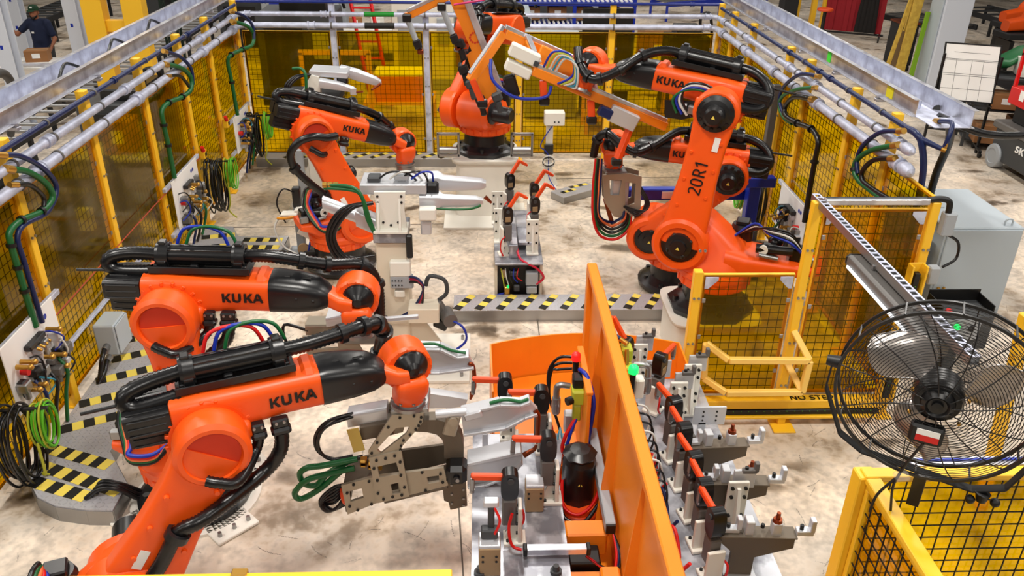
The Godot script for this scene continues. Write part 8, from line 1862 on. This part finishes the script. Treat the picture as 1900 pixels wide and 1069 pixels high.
	# orange machine parts at the top right corner
	for q in [[V(12.6, 0.9, -19.4), 1.0, "nearer"], [V(13.6, 0.8, -21.2), 1.2, "farther"]]:
		o = thing("orange_machine", "orange robot lying on a dark transport frame at the top right, the %s one" % q[2], "machine", q[0])
		g = G.new(); g.loft([[q[0] + V(-0.5, 0.3, 0), V(0, 0.12, 0), V(0, 0, 0.16), 4], [q[0] + V(0.1, 0.38, 0), V(0, 0.16, 0), V(0, 0, 0.18), 4], [q[0] + V(0.8, 0.5, 0), V(0, 0.12, 0), V(0, 0, 0.14), 4]], 18); part(o, "arm", g, M.kuka)
		g = G.new(); g.lathe(q[0] + V(0.3, 0.4, -0.3), V(0, 0, 1), [Vector2(0, 0), Vector2(0.3, 0), Vector2(0.32, 0.1), Vector2(0.32, 0.5), Vector2(0.2, 0.56), Vector2(0, 0.56)], 20); part(o, "joint", g, M.kuka)
		g = G.new(); g.box(q[0] + V(0.2, 0.1, 0), V(1.5, 0.14, 0.7), 0.02); part(o, "frame", g, M.matt)
		for s in [-1, 1]:
			g = G.new(); g.box(q[0] + V(0.2 + 0.6 * s, -q[0].y / 2, 0), V(0.1, q[0].y, 0.6), 0.006); part(o, "leg", g, M.black)
	# whiteboard on a wheeled stand
	o = thing("whiteboard", "whiteboard chart on a wheeled black stand beyond the right cable tray", "whiteboard", V(8.35, 0, -14.0))
	var wr = V(0.75, 0, 0.28).normalized(); var wu = V(0.0, 1, -0.18).normalized(); var wn = wr.cross(wu).normalized()
	var wb = Basis(wr, wu, wn); var wc = V(8.33, 1.36, -14.0)
	g = G.new(); g.box(wc, V(0.84, 0.92, 0.03), 0.004, wb); part(o, "board", g, M.paper)
	var board = o.get_child(0)
	g = G.new()
	for s in [-1, 1]:
		g.box(wc + wr * s * 0.425, V(0.025, 0.96, 0.045), 0.003, wb); g.box(wc + wu * s * 0.47, V(0.87, 0.025, 0.045), 0.003, wb)
	part(o, "frame", g, M.ink)
	g = G.new()
	for y in [0.33, 0.22, 0.20, -0.02, -0.05, -0.27]: g.box(wc + wu * y + wn * 0.0165, V(0.82 if y < 0.3 else 0.55, 0.006, 0.001), 0.0, wb)
	for x in [-0.22, 0.02, 0.2]: g.box(wc + wr * x - wu * 0.12 + wn * 0.0165, V(0.005, 0.66, 0.001), 0.0, wb)
	part(board, "ruled_line", g, M.dgrey, "stuff")
	for k in 2:
		g = G.new(); g.box(wc + wu * (-0.52 - 0.06 * k) + wn * 0.04, V(0.85 - 0.3 * k, 0.02, 0.08 - 0.05 * k), 0.003, wb); part(o, "pen_tray", g, M.ink)
	for s in [-1, 1]:
		g = G.new(); g.box(wc + wr * s * 0.44 - V(0, 0.55, 0) , V(0.04, 1.7, 0.04), 0.004); part(o, "leg", g, M.ink)
		g = G.new(); g.bar(V(wc.x, 0.1, wc.z) + wr * s * 0.44 + V(-0.1, 0, 0.28), V(wc.x, 0.1, wc.z) + wr * s * 0.44 + V(0.1, 0, -0.28), 0.05, 0.04, 0.004); part(o, "foot", g, M.ink)
		for e in [-1, 1]:
			g = G.new(); g.cyl(V(wc.x - 0.02, 0.04, wc.z) + wr * s * 0.44 + V(0.1, 0, -0.28) * e, V(wc.x + 0.02, 0.04, wc.z) + wr * s * 0.44 + V(0.1, 0, -0.28) * e, 0.04, 0.04, 12); part(o, "castor", g, M.ink)
	g = G.new(); g.bar(wc - wr * 0.44 - V(0, 1.0, 0), wc + wr * 0.44 - V(0, 1.0, 0), 0.04, 0.04, 0.004); part(o, "crossbar", g, M.ink)
	# shelves of cartons beside it
	rack("dark grey shelving full of cartons behind the whiteboard", V(9.5, 0, -14.3), 1.5, 0.7, 1.25, 3, M.dgrey, -0.35)
	for q in [[V(9.2, 0.72, -14.2), V(0.42, 0.26, 0.4), "carton on the middle shelf, right beside the whiteboard's edge"], [V(9.75, 0.72, -14.4), V(0.34, 0.3, 0.36), "squarer carton on the middle shelf, right of the first"], [V(9.0, 0.14, -14.1), V(0.45, 0.32, 0.4), "carton low on the shelving below the whiteboard"], [V(9.65, 0.14, -14.3), V(0.34, 0.38, 0.34), "tan carton at the bottom right of the shelving"], [V(10.0, 1.26, -14.5), V(0.42, 0.2, 0.42), "open flat carton at the right end of the top shelf"]]:
		carton(q[2], q[0], q[1], -0.3, "cartons on the whiteboard shelving")
	carton("white printed carton on top of the shelving under the green bag", V(9.6, 1.26, -14.25), V(0.5, 0.3, 0.4), -0.3, "", M.white)
	g = G.new(); g.loft([[V(8.95, 1.42, -14.5), V(0, 0.10, 0), V(0, 0, 0.16), 2], [V(9.25, 1.42, -14.6), V(0, 0.09, 0), V(0, 0, 0.25), 2.2], [V(9.65, 1.60, -14.7), V(0, 0.07, 0), V(0, 0, 0.25), 2.2], [V(10.0, 1.66, -14.7), V(0, 0.06, 0), V(0, 0, 0.18), 2]], 16); solo("green_bag", g, M.green, "crumpled green bag lying across the shelving top", "bag")
	g = G.new(); g.ball(V(9.4, 0.28, -14.1), V(0.22, 0.14, 0.2), 7); g.ball(V(9.3, 0.34, -14.0), V(0.12, 0.10, 0.14), 6); solo("plastic_bag", g, M.guna, "clear crumpled plastic bag on the bottom shelf", "bag")
	g = G.new(); g.prism([Vector2(-0.2, 0), Vector2(0.2, 0.02), Vector2(0.28, 0.2), Vector2(0.05, 0.34), Vector2(-0.2, 0.18)], Transform3D(Basis(Vector3.UP, -0.3), V(9.95, 1.55, -14.15)), 0.2); solo("white_wrap", g, M.paper, "loose white wrapping paper on top of the white carton", "wrapping")
	# scissor lift
	o = thing("scissor_lift", "red and dark grey scissor lift at the right edge of the view", "scissor lift", V(9.3, 0, -12.6))
	var Bl = Basis(Vector3.UP, 0.0)
	g = G.new(); g.box(V(9.35, 0.40, -12.3), V(1.5, 0.50, 1.9), 0.02); part(o, "chassis", g, M.dgrey)
	g = G.new(); g.box(V(9.35, 0.71, -12.3), V(1.6, 0.12, 2.0), 0.02); part(o, "bumper", g, M.mount)
	g = G.new(); g.box(V(9.35, 0.92, -12.3), V(1.2, 0.3, 1.7), 0.02); part(o, "scissor_stack", g, M.matt)
	for x in [8.62, 10.05]:
		for z in [-13.1, -11.6]:
			g = G.new(); g.lathe(V(x - 0.06, 0.2, z), V(1, 0, 0), [Vector2(0, 0), Vector2(0.12, 0), Vector2(0.13, -0.01), Vector2(0.19, 0), Vector2(0.2, 0.02), Vector2(0.2, 0.13), Vector2(0, 0.13)], 22); part(o, "wheel", g, M.grey)
	g = G.new(); g.box(V(9.35, 1.2, -12.3), V(1.4, 0.28, 1.9), 0.015); part(o, "platform", g, M.red)
	for x in [8.68, 10.02]:
		for z in [-13.2, -12.3, -11.4]:
			g = G.new(); g.box(V(x, 1.9, z), V(0.05, 1.2, 0.05), 0.004); part(o, "rail_post", g, M.red)
		for y in [1.85, 2.45]:
			g = G.new(); g.box(V(x, y, -12.3), V(0.05, 0.05, 1.85), 0.004); part(o, "rail", g, M.red)
	for y in [1.85, 2.45]:
		g = G.new(); g.box(V(9.35, y, -13.2), V(1.34, 0.05, 0.05), 0.004); part(o, "rail", g, M.red)
	g = G.new(); g.box(V(8.645, 1.25, -12.9), V(0.004, 0.16, 0.12)); part(o, "sticker", g, M.paper)
	words(o, "lettering", "SKYJACK", V(8.595, 0.46, -12.2), V(0, 0, 1), V(0, 1, 0), 0.14, 0.8, M.paper)
	words(o, "lettering", "SKYJACK", V(8.745, 0.92, -12.3), V(0, 0, 1), V(0, 1, 0), 0.11, 0.6, M.paper)
	words(o, "lettering", "SJIII 3219", V(8.645, 1.16, -12.4), V(0, 0, 1), V(0, 1, 0), 0.10, 0.55, M.paper)
	for k in 3:
		g = G.new(); g.box(V(8.74, 0.82, -12.7 + 0.25 * k), V(0.01, 0.04, 0.08)); part(o, "reflector", g, M.paper)
	machine("dark cabinet behind the lift at the right edge", V(11.2, 0, -14.0), V(1.2, 1.5, 1.0), M.matt, 22, M.black)

# ---------------------------------------------------------------- the worker
func net(bones: Array, lo: Vector3, hi: Vector3, cell: float, k: float) -> G:
	# surface nets over the smooth union of tapered capsules [a, b, ra, rb]
	var nx = int(ceil((hi.x - lo.x) / cell)) + 1; var ny = int(ceil((hi.y - lo.y) / cell)) + 1; var nz = int(ceil((hi.z - lo.z) / cell)) + 1
	var f = PackedFloat32Array(); f.resize(nx * ny * nz); f.fill(1.0)
	for b in bones:
		var a: Vector3 = b[0]; var ab: Vector3 = b[1] - b[0]; var l2 = maxf(ab.length_squared(), 1e-8)
		var pad = maxf(b[2], b[3]) + 3.0 * cell + k
		var mn = ((a.min(b[1]) - Vector3.ONE * pad - lo) / cell).floor(); var mx = ((a.max(b[1]) + Vector3.ONE * pad - lo) / cell).ceil()
		for z in range(maxi(0, int(mn.z)), mini(nz, int(mx.z) + 1)):
			for y in range(maxi(0, int(mn.y)), mini(ny, int(mx.y) + 1)):
				for x in range(maxi(0, int(mn.x)), mini(nx, int(mx.x) + 1)):
					var p = lo + V(x, y, z) * cell
					var t = clampf((p - a).dot(ab) / l2, 0.0, 1.0)
					var d = (p - a - ab * t).length() - lerpf(b[2], b[3], t)
					var i = (z * ny + y) * nx + x
					var h = clampf(0.5 + 0.5 * (f[i] - d) / k, 0.0, 1.0)
					f[i] = lerpf(f[i], d, h) - k * h * (1.0 - h)
	var at = {}; var pos = []; var nor = []
	var corner = [0, 1, nx, nx + 1, nx * ny, nx * ny + 1, nx * ny + nx, nx * ny + nx + 1]
	for z in nz - 1:
		for y in ny - 1:
			for x in nx - 1:
				var i = (z * ny + y) * nx + x
				var s = 0
				for c in 8:
					if f[i + corner[c]] < 0.0: s += 1
				if s == 0 or s == 8: continue
				var p = Vector3(); var n = 0
				for c in 8:
					for e in [1, 2, 4]:
						if c & e: continue
						var u = f[i + corner[c]]; var w = f[i + corner[c | e]]
						if (u < 0.0) != (w < 0.0):
							var q = V(c & 1, (c >> 1) & 1, c >> 2); var r = V((c | e) & 1, ((c | e) >> 1) & 1, (c | e) >> 2)
							p += q.lerp(r, u / (u - w)); n += 1
				at[i] = pos.size()
				pos.append(lo + (V(x, y, z) + p / n) * cell)
				nor.append(V(f[i + 1] - f[i], f[i + nx] - f[i], f[i + nx * ny] - f[i]).normalized())
	var g = G.new()
	for i in at:
		for ax in [[1, nx, nx * ny], [nx, nx * ny, 1], [nx * ny, 1, nx]]:
			if (f[i] < 0.0) == (f[i + ax[0]] < 0.0): continue
			var q = [i, i - ax[1], i - ax[1] - ax[2], i - ax[2]]
			if not (at.has(q[1]) and at.has(q[2]) and at.has(q[3])): continue
			var w = q.map(func(j): return at[j])
			g.tri(pos[w[0]], pos[w[1]], pos[w[2]], nor[w[0]], nor[w[1]], nor[w[2]]); g.tri(pos[w[0]], pos[w[2]], pos[w[3]], nor[w[0]], nor[w[2]], nor[w[3]])
	return g

func worker():
	# standing behind the bench, head turned toward the camera, right hand up on the column, left hand by the carton
	var b = V(-8.95, 0, -17.75)
	var o = thing("person", "bearded worker in green cap and navy tee shirt behind the bench, hand on the column", "person", b)
	var P = func(x, y, z): return b + V(x, y, z)
	var shR = P.call(-0.19, 1.42, 0.0); var elR = P.call(-0.40, 1.22, 0.12); var wrR = P.call(-0.60, 1.40, 0.16)
	var shL = P.call(0.19, 1.42, 0.02); var elL = P.call(0.29, 1.12, 0.06); var wrL = P.call(0.26, 0.95, 0.26)
	var skin = [[P.call(0, 1.44, 0), P.call(-0.01, 1.54, 0.03), 0.06, 0.055], [P.call(-0.01, 1.60, 0.05), P.call(-0.01, 1.69, 0.03), 0.072, 0.085], [P.call(-0.02, 1.56, 0.085), P.call(-0.02, 1.58, 0.08), 0.05, 0.055], [P.call(-0.025, 1.615, 0.13), P.call(-0.02, 1.64, 0.12), 0.016, 0.012],
		[shR, elR, 0.052, 0.042], [elR, wrR, 0.042, 0.028], [shL, elL, 0.052, 0.042], [elL, wrL, 0.042, 0.028], [P.call(0, 1.40, 0), P.call(0, 1.0, 0), 0.10, 0.10], [P.call(-0.09, 0.92, 0), P.call(-0.10, 0.50, 0.02), 0.085, 0.055], [P.call(-0.10, 0.50, 0.02), P.call(-0.10, 0.10, -0.02), 0.055, 0.04], [P.call(0.09, 0.92, 0), P.call(0.10, 0.50, 0.02), 0.085, 0.055], [P.call(0.10, 0.50, 0.02), P.call(0.10, 0.10, -0.02), 0.055, 0.04]]
	var body = net(skin, P.call(-0.75, -0.02, -0.3), P.call(0.5, 1.85, 0.45), 0.022, 0.03)
	for e in [-1, 1]: body.ball(P.call(-0.01 + e * 0.085, 1.625, 0.03), V(0.012, 0.03, 0.02), 6)
	for h in [[wrR, V(-0.5, 0.85, 0.1).normalized(), V(0.2, 0.1, 0.95), 1.0], [wrL, V(-0.1, -0.35, 0.9).normalized(), V(-0.9, -0.1, -0.1), -1.0]]:
		var d: Vector3 = h[1]; var s: Vector3 = (h[2] - d * d.dot(h[2])).normalized()
		var up = d.cross(s).normalized()
		var fb = [[h[0], h[0] + d * 0.07, 0.03, 0.034]]
		for k in 4:
			var r = h[0] + d * 0.075 + s * (0.033 - 0.022 * k); var l = [0.068, 0.078, 0.072, 0.056][k]
			fb.append([r, r + d * l * 0.55 + up * 0.004, 0.0095, 0.009]); fb.append([r + d * l * 0.55 + up * 0.004, r + d * l - up * 0.012 * 1.0, 0.009, 0.0075])
		fb.append([h[0] + d * 0.02 + s * 0.03, h[0] + d * 0.06 + s * 0.065, 0.012, 0.010]); fb.append([h[0] + d * 0.06 + s * 0.065, h[0] + d * 0.095 + s * 0.07, 0.010, 0.008])
		var hg = net(fb, h[0] - Vector3.ONE * 0.2, h[0] + Vector3.ONE * 0.2, 0.0065, 0.008)
		body.v.append_array(hg.v); body.n.append_array(hg.n)
	part(o, "body", body, M.skin)
	var tee = net([[P.call(-0.15, 1.42, 0.0), P.call(0.15, 1.42, 0.0), 0.085, 0.085], [P.call(0, 1.38, 0.02), P.call(0, 1.12, 0.03), 0.135, 0.13], [P.call(-0.07, 1.30, 0.01), P.call(-0.06, 0.95, 0.01), 0.115, 0.12], [P.call(0.07, 1.30, 0.01), P.call(0.06, 0.95, 0.01), 0.115, 0.12], [shR, shR.lerp(elR, 0.62), 0.075, 0.068], [shL, shL.lerp(elL, 0.7), 0.075, 0.068]], P.call(-0.6, 0.75, -0.3), P.call(0.5, 1.6, 0.35), 0.022, 0.04)
	part(o, "tee_shirt", tee, M.shirt)
	var x = G.new(); x.box(P.call(-0.07, 1.26, 0.158), V(0.05, 0.035, 0.006), 0.002); part(o, "chest_logo", x, M.paper)
	part(o, "trousers", net([[P.call(-0.09, 0.95, 0), P.call(-0.10, 0.50, 0.02), 0.115, 0.085], [P.call(-0.10, 0.50, 0.02), P.call(-0.10, 0.10, -0.02), 0.085, 0.07], [P.call(0.09, 0.95, 0), P.call(0.10, 0.50, 0.02), 0.115, 0.085], [P.call(0.10, 0.50, 0.02), P.call(0.10, 0.10, -0.02), 0.085, 0.07]], P.call(-0.3, 0.0, -0.2), P.call(0.3, 1.15, 0.25), 0.025, 0.03), M.dgrey)
	for e in [-1, 1]: part(o, "shoe", net([[P.call(e * 0.10, 0.045, -0.06), P.call(e * 0.115, 0.04, 0.16), 0.045, 0.036]], P.call(e * 0.10 - 0.12, -0.03, -0.2), P.call(e * 0.10 + 0.12, 0.2, 0.3), 0.02, 0.02), M.ink)
	var cap = G.new()
	for q in [[0, 0.0], [1, 0.0]]:
		pass
	cap.lathe(P.call(-0.01, 1.685, 0.03), V(0, 1, -0.1), [Vector2(0.098, -0.02), Vector2(0.1, 0.02), Vector2(0.09, 0.06), Vector2(0.055, 0.09), Vector2(0, 0.1)], 20)
	cap.loft([[P.call(-0.015, 1.685, 0.10), V(0.085, 0, 0), V(0, 0.008, 0), 2], [P.call(-0.02, 1.675, 0.16), V(0.075, 0, 0), V(0, 0.008, 0), 2], [P.call(-0.02, 1.665, 0.20), V(0.04, 0, 0), V(0, 0.006, 0), 2]], 14)
	part(o, "cap", cap, col(Color(0.05, 0.22, 0.12), 0.8))
	x = G.new(); x.box(P.call(-0.015, 1.735, 0.118), V(0.05, 0.035, 0.012), 0.004); part(o, "cap_badge", x, M.paper)
	part(o, "beard", net([[P.call(-0.07, 1.575, 0.075), P.call(-0.03, 1.535, 0.115), 0.026, 0.03], [P.call(0.035, 1.575, 0.075), P.call(-0.01, 1.535, 0.115), 0.026, 0.03], [P.call(-0.05, 1.60, 0.122), P.call(0.01, 1.60, 0.122), 0.008, 0.008]], P.call(-0.15, 1.46, 0.0), P.call(0.12, 1.66, 0.2), 0.01, 0.01), M.ink)
	for e in [-1, 1]:
		x = G.new(); x.ball(P.call(-0.02 + e * 0.032, 1.645, 0.108), V(0.012, 0.008, 0.008), 5); part(o, "eye", x, M.ink)
	x = G.new(); x.box(P.call(-0.02, 1.588, 0.132), V(0.04, 0.008, 0.008), 0.002); part(o, "mouth", x, M.copper)

func _ready():
	materials()
	stage()
	shell()
	fences()
	boards()
	robots()
	weld_guns()
	pedestal_guns()
	grippers()
	walkways()
	centre_fixture()
	left_cluster()
	turntable()
	turntable_tooling()
	gate()
	fan()
	front_fence()
	cabinets()
	background()
	worker()
